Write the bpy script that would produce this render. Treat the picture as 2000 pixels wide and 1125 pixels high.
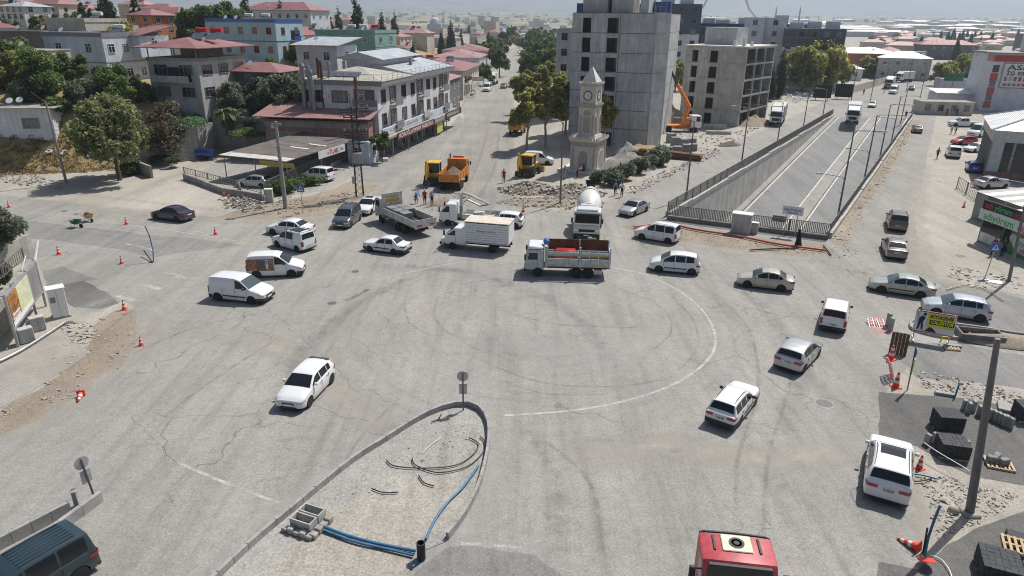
import bpy,math,random
import numpy as np
from mathutils import Vector,Matrix,noise
from mathutils.geometry import tessellate_polygon
random.seed(7);np.random.seed(7)
R=math.radians;PI=math.pi
for o in list(bpy.data.objects):bpy.data.objects.remove(o)
S=bpy.context.scene;COL=S.collection
# ------------------------------------------------------------------ camera
F=1333.0;CH=19.5;PITCH=R(21.57);ROLL=R(0.6)
_f=Vector((0,math.cos(PITCH),-math.sin(PITCH)));_u0=Vector((0,math.sin(PITCH),math.cos(PITCH)));_r0=Vector((1,0,0))
_r=_r0*math.cos(ROLL)+_u0*math.sin(ROLL);_u=_u0*math.cos(ROLL)-_r0*math.sin(ROLL)
cam=bpy.data.cameras.new('camera');cam.sensor_width=36;cam.lens=36*F/2000;cam.clip_start=.5;cam.clip_end=40000
co=bpy.data.objects.new('camera',cam);COL.objects.link(co);S.camera=co
co.matrix_world=Matrix(((_r.x,_u.x,-_f.x,0),(_r.y,_u.y,-_f.y,0),(_r.z,_u.z,-_f.z,CH),(0,0,0,1)))
# ------------------------------------------------------------------ light
SUN_EL,SUN_AZ=R(55),math.atan2(.69,.72)
sunv=Vector((math.sin(SUN_AZ)*math.cos(SUN_EL),math.cos(SUN_AZ)*math.cos(SUN_EL),math.sin(SUN_EL)))
W=bpy.data.worlds.new('World');S.world=W;W.use_nodes=True
nt=W.node_tree;bg=nt.nodes['Background'];sky=nt.nodes.new('ShaderNodeTexSky');sky.sky_type='NISHITA'
sky.sun_disc=False;sky.sun_elevation=SUN_EL;sky.sun_rotation=SUN_AZ;sky.air_density=1.0;sky.dust_density=2.5;sky.ozone_density=1.0
nt.links.new(sky.outputs[0],bg.inputs[0]);bg.inputs[1].default_value=0.084
sl=bpy.data.lights.new('sun','SUN');sl.energy=5.0;sl.angle=R(.53);sl.color=(1,.965,.91)
so=bpy.data.objects.new('sun',sl);COL.objects.link(so);so.rotation_euler=(-sunv).to_track_quat('-Z','Y').to_euler()
S.view_settings.view_transform='Standard';S.view_settings.look='None';S.view_settings.gamma=1;S.view_settings.exposure=0.0
S.render.engine='CYCLES';S.cycles.use_denoising=True;S.cycles.max_bounces=6;S.cycles.diffuse_bounces=3;S.cycles.glossy_bounces=3
S.cycles.transmission_bounces=3;S.cycles.transparent_max_bounces=8;S.cycles.volume_bounces=0;S.cycles.filter_width=1.05;S.cycles.use_adaptive_sampling=True;S.cycles.adaptive_threshold=.02
# ------------------------------------------------------------------ photo point -> world point
def ray(px,py):return _f+_r*((px-1000)/F)+_u*((562.5-py)/F)
def G(px,py,z=0.0):
 d=ray(px,py);t=(z-CH)/d.z;return Vector((d.x*t,d.y*t,z))
def at(px,py,Y):
 d=ray(px,py);t=Y/d.y;return Vector((d.x*t,Y,CH+d.z*t))
def pxof(p):v=Vector(p)-Vector((0,0,CH));return 1000+F*v.dot(_r)/v.dot(_f)
def zabove(p,py):
 lo,hi=-20.,200.
 for _ in range(50):
  m=(lo+hi)/2;v=Vector((p[0],p[1],m-CH));y=562.5-F*v.dot(_u)/v.dot(_f)
  if y>py:lo=m
  else:hi=m
 return m
 # ------------------------------------------------------------------ materials
MATS={}
def mk(name):
 m=bpy.data.materials.new(name);m.use_nodes=True;MATS[name]=m
 return m,m.node_tree.nodes,m.node_tree.links,m.node_tree.nodes['Principled BSDF']
def nd(N,t,**k):
 n=N.new(t)
 for a,b in k.items():
  if a[0]=='_':n.inputs[a[1:]if not a[1:].isdigit()else int(a[1:])].default_value=b
  else:setattr(n,a,b)
 return n
def ramp(N,stops,interp='LINEAR'):
 r=N.new('ShaderNodeValToRGB');e=r.color_ramp.elements;r.color_ramp.interpolation=interp
 while len(e)<len(stops):e.new(.5)
 for i,(p,c)in enumerate(stops):e[i].position=p;e[i].color=(c,c,c,1)if isinstance(c,(int,float))else(*c,1)
 return r
def mix(N,L,fac,a,b,mode='MIX'):
 m=N.new('ShaderNodeMix');m.data_type='RGBA';m.blend_type=mode
 for i,v in((0,fac),(6,a),(7,b)):
  if hasattr(v,'links')or hasattr(v,'is_linked'):L.new(v,m.inputs[i])
  elif i==0:m.inputs[0].default_value=v
  else:m.inputs[i].default_value=(*v,1)
 return m.outputs[2]
def M(name,col,rough=.7,var=.12,scale=1.5,bump=0.,bscale=20.,metal=0.,coat=0.,streak=0.,world=True,spec=None,edge=None):
 """generic weathered material: colour with two scales of blotches, optional vertical streaks and fine relief"""
 if name in MATS:return MATS[name]
 m,N,L,B=mk(name)
 tc=N.new('ShaderNodeNewGeometry').outputs['Position']if world else N.new('ShaderNodeTexCoord').outputs['Object']
 B.inputs['Roughness'].default_value=rough;B.inputs['Metallic'].default_value=metal
 if coat:B.inputs['Coat Weight'].default_value=coat;B.inputs['Coat Roughness'].default_value=.06
 if spec is not None:B.inputs['Specular IOR Level'].default_value=spec
 c=None
 if var:
  n1=nd(N,'ShaderNodeTexNoise',_Scale=scale,_Detail=5.0,_Roughness=.62);L.new(tc,n1.inputs['Vector'])
  n2=nd(N,'ShaderNodeTexNoise',_Scale=scale*7.3,_Detail=4.0);L.new(tc,n2.inputs['Vector'])
  r1=ramp(N,[(.3,1-var*1.3),(.7,1+var)]);L.new(n1.outputs[0],r1.inputs[0])
  r2=ramp(N,[(.3,1-var*.6),(.7,1+var*.5)]);L.new(n2.outputs[0],r2.inputs[0])
  c=mix(N,L,1.0,r1.outputs[0],r2.outputs[0],'MULTIPLY');c=mix(N,L,1.0,c,col,'MULTIPLY')
  if streak:
   mp=nd(N,'ShaderNodeMapping');mp.inputs['Scale'].default_value=(3.1,3.1,.22);L.new(tc,mp.inputs[0])
   n3=nd(N,'ShaderNodeTexNoise',_Scale=1.0,_Detail=4.0);L.new(mp.outputs[0],n3.inputs['Vector'])
   r3=ramp(N,[(.38,1-streak*.6),(.62,1.0)]);L.new(n3.outputs[0],r3.inputs[0]);c=mix(N,L,1.0,c,r3.outputs[0],'MULTIPLY')
  L.new(c,B.inputs['Base Color'])
 else:B.inputs['Base Color'].default_value=(*col,1)
 if bump:
  nb=nd(N,'ShaderNodeTexNoise',_Scale=bscale,_Detail=3.0);L.new(tc,nb.inputs['Vector'])
  b=nd(N,'ShaderNodeBump',_Strength=bump,_Distance=.05);L.new(nb.outputs[0],b.inputs['Height']);L.new(b.outputs[0],B.inputs['Normal'])
 return m
def paint(name,col,rough=.28,metal=0.,dust=.25):
 """car paint with a dusting of road dirt towards the sills"""
 if name in MATS:return MATS[name]
 m,N,L,B=mk(name);g=N.new('ShaderNodeTexCoord').outputs['Object']
 sp=N.new('ShaderNodeSeparateXYZ');L.new(g,sp.inputs[0])
 n=nd(N,'ShaderNodeTexNoise',_Scale=5.0,_Detail=4.0);L.new(g,n.inputs['Vector'])
 ma=nd(N,'ShaderNodeMath',operation='MULTIPLY_ADD',_1=.5,_2=0.0);L.new(n.outputs[0],ma.inputs[0])
 ad=nd(N,'ShaderNodeMath',operation='SUBTRACT');L.new(sp.outputs[2],ad.inputs[0]);L.new(ma.outputs[0],ad.inputs[1])
 r=ramp(N,[(.05,dust*2.0),(.5,dust*.25)]);L.new(ad.outputs[0],r.inputs[0])
 L.new(mix(N,L,r.outputs[0],col,(.34,.31,.27)),B.inputs['Base Color'])
 B.inputs['Roughness'].default_value=rough;B.inputs['Metallic'].default_value=metal;B.inputs['Coat Weight'].default_value=.6;B.inputs['Coat Roughness'].default_value=.08
 return m
def glassm(name,col=(.012,.016,.02),rough=.13):
 m,N,L,B=mk(name);B.inputs['Base Color'].default_value=(*col,1);B.inputs['Roughness'].default_value=rough;B.inputs['Specular IOR Level'].default_value=.5
 return m
def emit(name,col,s):
 m,N,L,B=mk(name);B.inputs['Base Color'].default_value=(*col,1);B.inputs['Emission Color'].default_value=(*col,1);B.inputs['Emission Strength'].default_value=s
 return m
 # ------------------------------------------------------------------ mesh builder
class MB:
 def __init__(s):s.v=[];s.f=[];s.m=[];s.cur=0;s.T=None
 def add(s,vs,fs):
  b=len(s.v)
  if s.T is not None:vs=[s.T@Vector(p)for p in vs]
  s.v+=[tuple(p)for p in vs]
  for f in fs:s.f.append(tuple(i+b for i in f));s.m.append(s.cur)
  return s
 def poly(s,pts):return s.add(pts,[tuple(range(len(pts)))])
 def bx(s,x0,x1,y0,y1,z0,z1):
  v=[(x0,y0,z0),(x1,y0,z0),(x1,y1,z0),(x0,y1,z0),(x0,y0,z1),(x1,y0,z1),(x1,y1,z1),(x0,y1,z1)]
  return s.add(v,[(3,2,1,0),(4,5,6,7),(0,1,5,4),(1,2,6,5),(2,3,7,6),(3,0,4,7)])
 def box(s,c,d,rz=0.):
  ca,sa=math.cos(rz),math.sin(rz);v=[]
  for dz in(-.5,.5):
   for dx,dy in((-.5,-.5),(.5,-.5),(.5,.5),(-.5,.5)):
    x,y=dx*d[0],dy*d[1];v.append((c[0]+x*ca-y*sa,c[1]+x*sa+y*ca,c[2]+dz*d[2]))
  return s.add(v,[(3,2,1,0),(4,5,6,7),(0,1,5,4),(1,2,6,5),(2,3,7,6),(3,0,4,7)])
 def cbx(s,x0,x1,y0,y1,z0,z1,b=.04):
  """box with chamfered edges"""
  xs,ys,zs=(x0,x1),(y0,y1),(z0,z1);b=min(b,(x1-x0)*.45,(y1-y0)*.45,(z1-z0)*.45);v=[];idx={}
  for i in(0,1):
   for j in(0,1):
    for k in(0,1):
     sx,sy,sz=(1-2*i)*b,(1-2*j)*b,(1-2*k)*b;p=(xs[i],ys[j],zs[k])
     for ax,q in enumerate(((p[0],p[1]+sy,p[2]+sz),(p[0]+sx,p[1],p[2]+sz),(p[0]+sx,p[1]+sy,p[2]))):idx[(i,j,k,ax)]=len(v);v.append(q)
  f=[]
  def q(ks):
   c=Vector((0,0,0));pts=[Vector(v[k])for k in ks]
   for p in pts:c+=p/len(pts)
   n=(pts[1]-pts[0]).cross(pts[2]-pts[1]);ctr=Vector(((x0+x1)/2,(y0+y1)/2,(z0+z1)/2))
   f.append(tuple(ks)if n.dot(c-ctr)>0 else tuple(ks[::-1]))
  for a in(0,1):
   q([idx[(a,0,0,0)],idx[(a,1,0,0)],idx[(a,1,1,0)],idx[(a,0,1,0)]])
   q([idx[(0,a,0,1)],idx[(1,a,0,1)],idx[(1,a,1,1)],idx[(0,a,1,1)]])
   q([idx[(0,0,a,2)],idx[(1,0,a,2)],idx[(1,1,a,2)],idx[(0,1,a,2)]])
   for c in(0,1):
    q([idx[(0,a,c,1)],idx[(1,a,c,1)],idx[(1,a,c,2)],idx[(0,a,c,2)]])
    q([idx[(a,0,c,0)],idx[(a,1,c,0)],idx[(a,1,c,2)],idx[(a,0,c,2)]])
    q([idx[(a,c,0,0)],idx[(a,c,1,0)],idx[(a,c,1,1)],idx[(a,c,0,1)]])
    for d in(0,1):q([idx[(a,c,d,0)],idx[(a,c,d,1)],idx[(a,c,d,2)]])
  return s.add(v,f)
 def cyl(s,p0,p1,r0,r1=None,n=8,caps=True):
  p0,p1=Vector(p0),Vector(p1);r1=r0 if r1 is None else r1;d=(p1-p0).normalized()
  a=d.orthogonal().normalized();b=d.cross(a);v=[]
  for p,r in((p0,r0),(p1,r1)):v+=[p+(a*math.cos(2*PI*i/n)+b*math.sin(2*PI*i/n))*r for i in range(n)]
  f=[(i,(i+1)%n,n+(i+1)%n,n+i)for i in range(n)]
  if caps:f+=[tuple(range(n))[::-1],tuple(range(n,2*n))]
  return s.add(v,f)
 def tube(s,pts,r,n=6,caps=True):
  pts=[Vector(p)for p in pts];m=len(pts);rs=r if isinstance(r,(list,tuple))else[r]*m;v=[];a=None
  for i,p in enumerate(pts):
   d=(pts[min(i+1,m-1)]-pts[max(i-1,0)]).normalized()
   a=d.orthogonal().normalized()if a is None else(a-d*a.dot(d)).normalized();b=d.cross(a)
   v+=[p+(a*math.cos(2*PI*k/n)+b*math.sin(2*PI*k/n))*rs[i]for k in range(n)]
  f=[(i*n+k,i*n+(k+1)%n,(i+1)*n+(k+1)%n,(i+1)*n+k)for i in range(m-1)for k in range(n)]
  if caps:f+=[tuple(range(n))[::-1],tuple(range((m-1)*n,m*n))]
  return s.add(v,f)
 def loft(s,rings,closed=True,caps=True):
  n=len(rings[0]);v=[p for r in rings for p in r];k=n if closed else n-1
  f=[(i*n+j,i*n+(j+1)%n,(i+1)*n+(j+1)%n,(i+1)*n+j)for i in range(len(rings)-1)for j in range(k)]
  if caps:f+=[tuple(range(n))[::-1],tuple(range((len(rings)-1)*n,len(rings)*n))]
  return s.add(v,f)
 def lathe(s,prof,n=16,c=(0,0,0),ax='z'):
  def P(r,h,a):
   x,y=r*math.cos(a),r*math.sin(a)
   return{'z':(c[0]+x,c[1]+y,c[2]+h),'y':(c[0]+x,c[1]+h,c[2]+y),'x':(c[0]+h,c[1]+x,c[2]+y)}[ax]
  return s.loft([[P(r,h,2*PI*k/n)for k in range(n)]for r,h in prof],True,True)
 def prism(s,pts,z0,z1):
  n=len(pts);v=[(p[0],p[1],z0)for p in pts]+[(p[0],p[1],z1)for p in pts]
  return s.add(v,[tuple(range(n))[::-1],tuple(range(n,2*n))]+[(i,(i+1)%n,n+(i+1)%n,n+i)for i in range(n)])
 def mesh(s,name,mats,smooth=0):
  me=bpy.data.meshes.new(name);me.from_pydata(s.v,[],s.f)
  mats=mats if isinstance(mats,(list,tuple))else[mats]
  for m in mats:me.materials.append(MATS[m]if isinstance(m,str)else m)
  if len(mats)>1:me.polygons.foreach_set('material_index',s.m)
  if smooth:me.shade_smooth();me.set_sharp_from_angle(angle=R(smooth))
  me.update();return me
 def build(s,name,mats,parent=None,loc=None,rz=None,smooth=0):
  return link(name,s.mesh(name,mats,smooth),parent,loc,rz)
def link(name,me,parent=None,loc=None,rz=None,sc=None):
 o=bpy.data.objects.new(name,me);COL.objects.link(o)
 if parent is not None:o.parent=parent
 if loc is not None:o.location=loc
 if rz is not None:o.rotation_euler=(0,0,rz)if not isinstance(rz,tuple)else rz
 if sc is not None:o.scale=(sc,sc,sc)if isinstance(sc,(int,float))else sc
 return o
def tag(o,label,cat,group=None):
 o['label']=label;o['category']=cat
 if group:o['group']=group
 return o
def thing(name,label,cat,loc=(0,0,0),rz=0,group=None):
 return tag(link(name,None,None,loc,rz),label,cat,group)
def struct(o):o['kind']='structure';return o
def stuff(o):o['kind']='stuff';return o
def copy_tree(o,parent=None):
 c=o.copy();COL.objects.link(c);c.parent=parent
 for ch in list(o.children):copy_tree(ch,c)
 return c
def text_mesh(s,size,mat,bold=0.0,ext=.004):
 cu=bpy.data.curves.new('t','FONT');cu.body=s;cu.size=size;cu.align_x='CENTER';cu.align_y='CENTER';cu.offset=bold;cu.extrude=ext;cu.resolution_u=2
 ob=bpy.data.objects.new('t',cu);COL.objects.link(ob);bpy.context.view_layer.update()
 me=bpy.data.meshes.new_from_object(ob.evaluated_get(bpy.context.evaluated_depsgraph_get()));bpy.data.objects.remove(ob)
 me.materials.clear();me.materials.append(MATS[mat]if isinstance(mat,str)else mat);return me
def lettering(s,size,mat,parent,origin,xdir,updir,name='lettering',bold=0.,fit=None):
 """flat print: letters standing 4 mm proud of a surface"""
 me=text_mesh(s,size,mat,bold);o=link(name,me,parent);x=Vector(xdir).normalized();u=Vector(updir).normalized();n=x.cross(u)
 k=1.
 if fit:
  w=max(v.co.x for v in me.vertices)-min(v.co.x for v in me.vertices);k=fit/w
 o.matrix_local=Matrix(((x.x*k,u.x,n.x,origin[0]),(x.y*k,u.y,n.y,origin[1]),(x.z*k,u.z,n.z,origin[2]),(0,0,0,1)));return o
def jag(pts,step=1.2,amp=.35,sc=.35,closed=True):
 """subdivide an outline and roughen it"""
 out=[];n=len(pts)
 for i in range(n if closed else n-1):
  a,b=Vector(pts[i]).to_2d(),Vector(pts[(i+1)%n]).to_2d();k=max(1,min(60,int((b-a).length/step)))
  for j in range(k):
   p=a+(b-a)*(j/k);q=Vector((p.x*sc,p.y*sc,3.1));out.append(Vector((p.x+amp*noise.noise(q),p.y+amp*noise.noise(q+Vector((17,5,0))))))
 if not closed:out.append(Vector(pts[-1]).to_2d())
 return out
def sheet(name,px,z,mat,jagged=None,holes=None,kind='structure',world=False):
 """flat sheet from an outline given in photo points (or world points)"""
 pts=[Vector(p).to_2d()for p in px]if world else[G(*p).to_2d()for p in px]
 if jagged:pts=jag(pts,*jagged)
 loops=[[Vector((p.x,p.y,0))for p in pts]]+[[Vector((p[0],p[1],0))for p in h]for h in(holes or[])]
 tr=tessellate_polygon(loops);vs=[p for l in loops for p in l];mb=MB()
 fs=[]
 for t in tr:
  a,b,c=(vs[i]for i in t);fs.append(t if(b-a).cross(c-a).z>0 else t[::-1])
 mb.add([(p.x,p.y,z)for p in vs],fs);o=mb.build(name,mat)
 if kind:o['kind']=kind
 return o
 # ------------------------------------------------------------------ ground materials
def asphalt(name,base,dust,dirt=.5,crack=1.,swirl=0.,speck=.24,tan=(.33,.295,.245)):
 m,N,L,B=mk(name);P=N.new('ShaderNodeNewGeometry').outputs['Position'];B.inputs['Roughness'].default_value=.88;B.inputs['Specular IOR Level'].default_value=.25
 def noi(sc,det=5.,rough=.6,vec=P,dist=0.):
  n=nd(N,'ShaderNodeTexNoise',_Scale=sc,_Detail=det,_Roughness=rough,_Distortion=dist);L.new(vec,n.inputs['Vector']);return n.outputs[0]
 def rp(x,st):r=ramp(N,st);L.new(x,r.inputs[0]);return r.outputs[0]
 c=mix(N,L,rp(noi(.11,4,.68),[(.32,0),(.68,1)]),base,dust)
 c=mix(N,L,rp(noi(.045,3,.6,dist=.6),[(.52,0),(.68,dirt)]),c,tan)
 # worn wheel paths: noise stretched along the driving directions
 mp=nd(N,'ShaderNodeMapping');mp.inputs['Scale'].default_value=(.55,.05,.3);mp.inputs['Rotation'].default_value=(0,0,R(-35));L.new(P,mp.inputs[0])
 c=mix(N,L,1.,c,rp(noi(1.,3,.65,mp.outputs[0],.4),[(.3,.84),(.5,.99),(.72,1.06)]),'MULTIPLY')
 mp2=nd(N,'ShaderNodeMapping');mp2.inputs['Scale'].default_value=(1.6,.09,.3);mp2.inputs['Rotation'].default_value=(0,0,R(-62));L.new(P,mp2.inputs[0])
 c=mix(N,L,1.,c,rp(noi(1.,3,.6,mp2.outputs[0],.3),[(.28,.86),(.46,1.),(.75,1.04)]),'MULTIPLY')
 if swirl:
  vs=nd(N,'ShaderNodeVectorMath',operation='SUBTRACT');vs.inputs[1].default_value=(2.0,42.8,0);L.new(P,vs.inputs[0])
  ln=nd(N,'ShaderNodeVectorMath',operation='LENGTH');L.new(vs.outputs[0],ln.inputs[0])
  sx=N.new('ShaderNodeSeparateXYZ');L.new(vs.outputs[0],sx.inputs[0])
  an=nd(N,'ShaderNodeMath',operation='ARCTAN2');L.new(sx.outputs[1],an.inputs[0]);L.new(sx.outputs[0],an.inputs[1])
  cb=N.new('ShaderNodeCombineXYZ');m1=nd(N,'ShaderNodeMath',operation='MULTIPLY',_1=1.5);L.new(ln.outputs['Value'],m1.inputs[0]);L.new(m1.outputs[0],cb.inputs[0])
  m2=nd(N,'ShaderNodeMath',operation='MULTIPLY',_1=.9);L.new(an.outputs[0],m2.inputs[0]);L.new(m2.outputs[0],cb.inputs[1])
  sw=rp(noi(1.,3,.55,cb.outputs[0],.2),[(.34,1-swirl*.5),(.42,1.),(.62,1.04)])
  near=rp(ln.outputs['Value'],[(0.,1.),(.0001,1.)])
  k=nd(N,'ShaderNodeMapRange');k.inputs['From Min'].default_value=13;k.inputs['From Max'].default_value=24;k.inputs['To Min'].default_value=1;k.inputs['To Max'].default_value=0;L.new(ln.outputs['Value'],k.inputs[0])
  c=mix(N,L,k.outputs[0],c,mix(N,L,1.,c,sw,'MULTIPLY'))
 if crack:
  vw=nd(N,'ShaderNodeVectorMath',operation='ADD');nn=nd(N,'ShaderNodeTexNoise',_Scale=.5,_Detail=4.0);L.new(P,nn.inputs['Vector'])
  sc=nd(N,'ShaderNodeVectorMath',operation='SCALE');sc.inputs['Scale'].default_value=2.4;L.new(nn.outputs[1],sc.inputs[0]);L.new(P,vw.inputs[0]);L.new(sc.outputs[0],vw.inputs[1])
  for scale,wd,lo in((.12,.0065,.58),(.5,.010,.63)):
   vo=nd(N,'ShaderNodeTexVoronoi',feature='DISTANCE_TO_EDGE',_Scale=scale);L.new(vw.outputs[0],vo.inputs['Vector'])
   line=rp(vo.outputs[0],[(0,.55),(wd*.5,.74),(wd*1.3,1.)])
   mask=rp(noi(.09 if scale<.2 else .14,1),[(lo-.08,0),(lo+.06,crack)])
   c=mix(N,L,mask,c,mix(N,L,1.,c,line,'MULTIPLY'))
 c=mix(N,L,1.,c,rp(noi(9.,2,.7),[(.25,1-speck),(.75,1+speck)]),'MULTIPLY')
 c=mix(N,L,1.,c,rp(noi(1.9,3,.72),[(.3,.87),(.5,1.),(.72,1.08)]),'MULTIPLY')
 c=mix(N,L,1.,c,rp(noi(42.,0,.6),[(.25,1-speck*.9),(.75,1+speck*.8)]),'MULTIPLY')
 L.new(c,B.inputs['Base Color'])
 return m
asphalt('asphalt',(.262,.254,.236),(.328,.317,.291),dirt=.45,swirl=.14)
asphalt('fresh_asphalt',(.125,.122,.117),(.175,.17,.162),dirt=.18,crack=.3)
asphalt('dark_asphalt',(.195,.192,.186),(.25,.245,.232),dirt=.3,crack=.7)
asphalt('boulevard_asphalt',(.215,.218,.22),(.26,.258,.25),dirt=.15,crack=.4,speck=.1)
asphalt('dusty_ground',(.345,.315,.27),(.40,.375,.33),dirt=.6,crack=0,speck=.34,tan=(.45,.42,.37))
asphalt('brown_soil',(.24,.195,.148),(.33,.282,.222),dirt=.6,crack=0,speck=.4,tan=(.38,.33,.265))
asphalt('dry_grass',(.30,.225,.09),(.40,.31,.15),dirt=.5,crack=0,speck=.42,tan=(.20,.19,.08))
asphalt('concrete_paving',(.30,.29,.265),(.355,.345,.315),dirt=.35,crack=.3)
asphalt('gravel',(.235,.228,.212),(.33,.315,.285),dirt=.5,crack=0,speck=.5)
def pavers(name,c1,c2,mortar,sx,rot=0):
 m,N,L,B=mk(name);P=N.new('ShaderNodeNewGeometry').outputs['Position'];B.inputs['Roughness'].default_value=.85
 mp=nd(N,'ShaderNodeMapping');mp.inputs['Rotation'].default_value=(0,0,rot);L.new(P,mp.inputs[0])
 b=nd(N,'ShaderNodeTexBrick',_Scale=sx);L.new(mp.outputs[0],b.inputs['Vector'])
 b.inputs['Color1'].default_value=(*c1,1);b.inputs['Color2'].default_value=(*c2,1);b.inputs['Mortar'].default_value=(*mortar,1);b.inputs['Mortar Size'].default_value=.03;b.inputs['Brick Width'].default_value=.5;b.inputs['Row Height'].default_value=.25
 n=nd(N,'ShaderNodeTexNoise',_Scale=.35,_Detail=6.0,_Roughness=.7);L.new(P,n.inputs['Vector']);r=ramp(N,[(.3,.72),(.7,1.12)]);L.new(n.outputs[0],r.inputs[0])
 L.new(mix(N,L,1.,b.outputs[0],r.outputs[0],'MULTIPLY'),B.inputs['Base Color'])
pavers('paver_walk',(.36,.335,.30),(.335,.315,.28),(.27,.25,.22),1.5,R(33))
pavers('street_pavers',(.31,.30,.28),(.28,.275,.26),(.2,.195,.185),1.6,R(10))
pavers('check_pavers',(.44,.36,.30),(.40,.385,.36),(.3,.28,.25),.55,R(-24))
def worn(name,col,lo=.42,hi=.58,op=.8,sc=1.6,fade=False):
 """paint worn through to the road"""
 m,N,L,B=mk(name);P=N.new('ShaderNodeNewGeometry').outputs['Position'];B.inputs['Base Color'].default_value=(*col,1);B.inputs['Roughness'].default_value=.8
 n=nd(N,'ShaderNodeTexNoise',_Scale=sc,_Detail=7.0,_Roughness=.75);L.new(P,n.inputs['Vector']);r=ramp(N,[(lo,0),(hi,op)]);L.new(n.outputs[0],r.inputs[0])
 fac=r.outputs[0]
 if fade:
  at_=N.new('ShaderNodeAttribute');at_.attribute_name='rim';mu=nd(N,'ShaderNodeMath',operation='MULTIPLY');L.new(fac,mu.inputs[0]);L.new(at_.outputs['Fac'],mu.inputs[1]);fac=mu.outputs[0]
 t=N.new('ShaderNodeBsdfTransparent');x=N.new('ShaderNodeMixShader');L.new(fac,x.inputs[0]);L.new(t.outputs[0],x.inputs[1]);L.new(B.outputs[0],x.inputs[2]);L.new(x.outputs[0],N['Material Output'].inputs[0])
worn('worn_paint',(.62,.60,.56),.38,.62,.75);worn('arc_paint',(.60,.585,.55),.28,.58,.75);worn('faint_paint',(.5,.485,.45),.40,.70,.55);worn('road_paint',(.72,.70,.66),.22,.5,.9)
worn('tyre_mark',(.11,.108,.105),.36,.75,.42,.8,True);worn('soil_stain',(.24,.19,.14),.38,.66,.75,.7);worn('red_spray',(.75,.2,.2),.3,.55,.8,4)
worn('crack_fill',(.12,.115,.108),.38,.62,.6,1.6);worn('dust_film',(.43,.395,.34),.30,.66,.8,.45,True);worn('dust_pale',(.47,.455,.425),.34,.7,.7,.6,True);worn('oil_stain',(.12,.118,.115),.40,.72,.42,.8,True)
# ------------------------------------------------------------------ ground sheets
tw=[G(1308,424),G(1613,464),G(1778,232),G(1628,228)]
ground=sheet('ground',[(-9000,-80),(9000,-80),(9000,7900),(-9000,7900)],0,'dusty_ground',holes=[[p.to_2d()for p in tw]],world=True)
X=lambda a:[G(*p).to_2d()for p in a]
left_edge=X([(-500,1040),(-200,930),(0,850),(70,826),(105,798),(160,780),(190,738),(235,722),(258,690),(272,640),(262,600),(236,588)])
left_road=X([(205,606),(120,620),(90,565),(84,520),(0,505),(-500,470),(-900,455),(-900,340),(-400,350),(0,380),(140,397),(270,412),(420,425),(520,431),(640,422),(700,398),(716,384),(749,361),(800,330),(850,296),(900,249),(908,228),(900,212),(916,200),(936,188),(985,124),(1006,96),(1014,80)])
street_right=X([(1034,80),(1020,130),(1006,185),(1002,240),(1003,300),(992,335),(1012,385),(1060,412),(1120,416),(1185,408),(1215,387),(1300,338),(1400,292),(1500,250),(1560,222)])
boul=[G(1628,190).to_2d(),G(1700,160).to_2d(),G(1760,140).to_2d(),G(1860,118).to_2d(),G(1990,105).to_2d(),G(2000,120).to_2d(),G(1900,148).to_2d(),G(1838,185).to_2d(),G(1828,225).to_2d(),G(1812,300).to_2d(),G(1800,360).to_2d(),G(1785,420).to_2d(),G(1800,500).to_2d(),G(1840,545).to_2d(),G(2000,578).to_2d(),G(2500,660).to_2d(),G(2500,790).to_2d(),G(2000,700).to_2d(),G(1790,700).to_2d(),G(1728,765).to_2d(),G(1718,870).to_2d(),G(1770,900).to_2d(),G(1790,935).to_2d(),G(1815,990).to_2d(),G(1810,1050).to_2d(),G(1790,1100).to_2d(),G(1800,1500).to_2d(),G(-500,1500).to_2d()]
outline=left_edge+left_road+street_right+boul
asph=sheet('road',outline,.004,'asphalt',jagged=(1.0,.32,.5),holes=[[p.to_2d()for p in tw]],world=True)
def strip(name,px,w,z,mat,closed=False,world=False,smooth=True,kind='structure'):
 pts=[Vector(p).to_2d()for p in px]if world else[G(*p).to_2d()for p in px]
 if smooth and len(pts)>2:pts=spline(pts,8)
 mb=MB();n=len(pts);vs=[];soft=mat in('tyre_mark','dust_film','dust_pale','oil_stain');cs=(-1,-.55,0,.55,1)if soft else(1,-1);m=len(cs);rim=[]
 for i,p in enumerate(pts):
  d=(pts[min(i+1,n-1)]-pts[max(i-1,0)]).normalized();ww=w*(1+.5*noise.noise(Vector((p.x*.4,p.y*.4,7))))if soft and w>.8 else w;q=Vector((-d.y,d.x))*ww/2
  for c in cs:vs.append((p.x+q.x*c,p.y+q.y*c,z));rim.append((1-abs(c))**.7*min(1,i/(n*.18),(n-1-i)/(n*.18)))
 mb.add(vs,[(m*i+j,m*i+j+1,m*(i+1)+j+1,m*(i+1)+j)[::(-1 if soft else 1)]for i in range(n-1)for j in range(m-1)]);o=mb.build(name,mat)
 if soft:at_=o.data.attributes.new('rim','FLOAT','POINT');at_.data.foreach_set('value',rim)
 if kind:o['kind']=kind
 return o
def spline(p,k=6):
 out=[];n=len(p)
 for i in range(n-1):
  a,b,c,d=p[max(i-1,0)],p[i],p[i+1],p[min(i+2,n-1)]
  for j in range(k):
   t=j/k;out.append(.5*((2*b)+(c-a)*t+(2*a-5*b+4*c-d)*t*t+(3*b-a-3*c+d)*t**3))
 out.append(p[-1]);return out
sheet('dark_road',[(1842,552),(1900,556),(2000,584),(2500,668),(2500,735),(2000,656),(1900,640),(1835,632),(1800,600)],.008,'dark_asphalt',(1.0,.25,.6))
sheet('dark_road',[(1752,668),(1880,672),(2000,694),(2500,770),(2500,860),(2000,760),(1880,742),(1790,738),(1762,706)],.008,'dark_asphalt',(1.0,.3,.6))
sheet('road',[(1718,766),(1800,772),(1890,778),(2000,800),(2500,900),(2500,1040),(2000,948),(1900,930),(1845,906),(1790,872),(1755,866),(1716,862)],.008,'fresh_asphalt',(.5,.12,.9))
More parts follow.
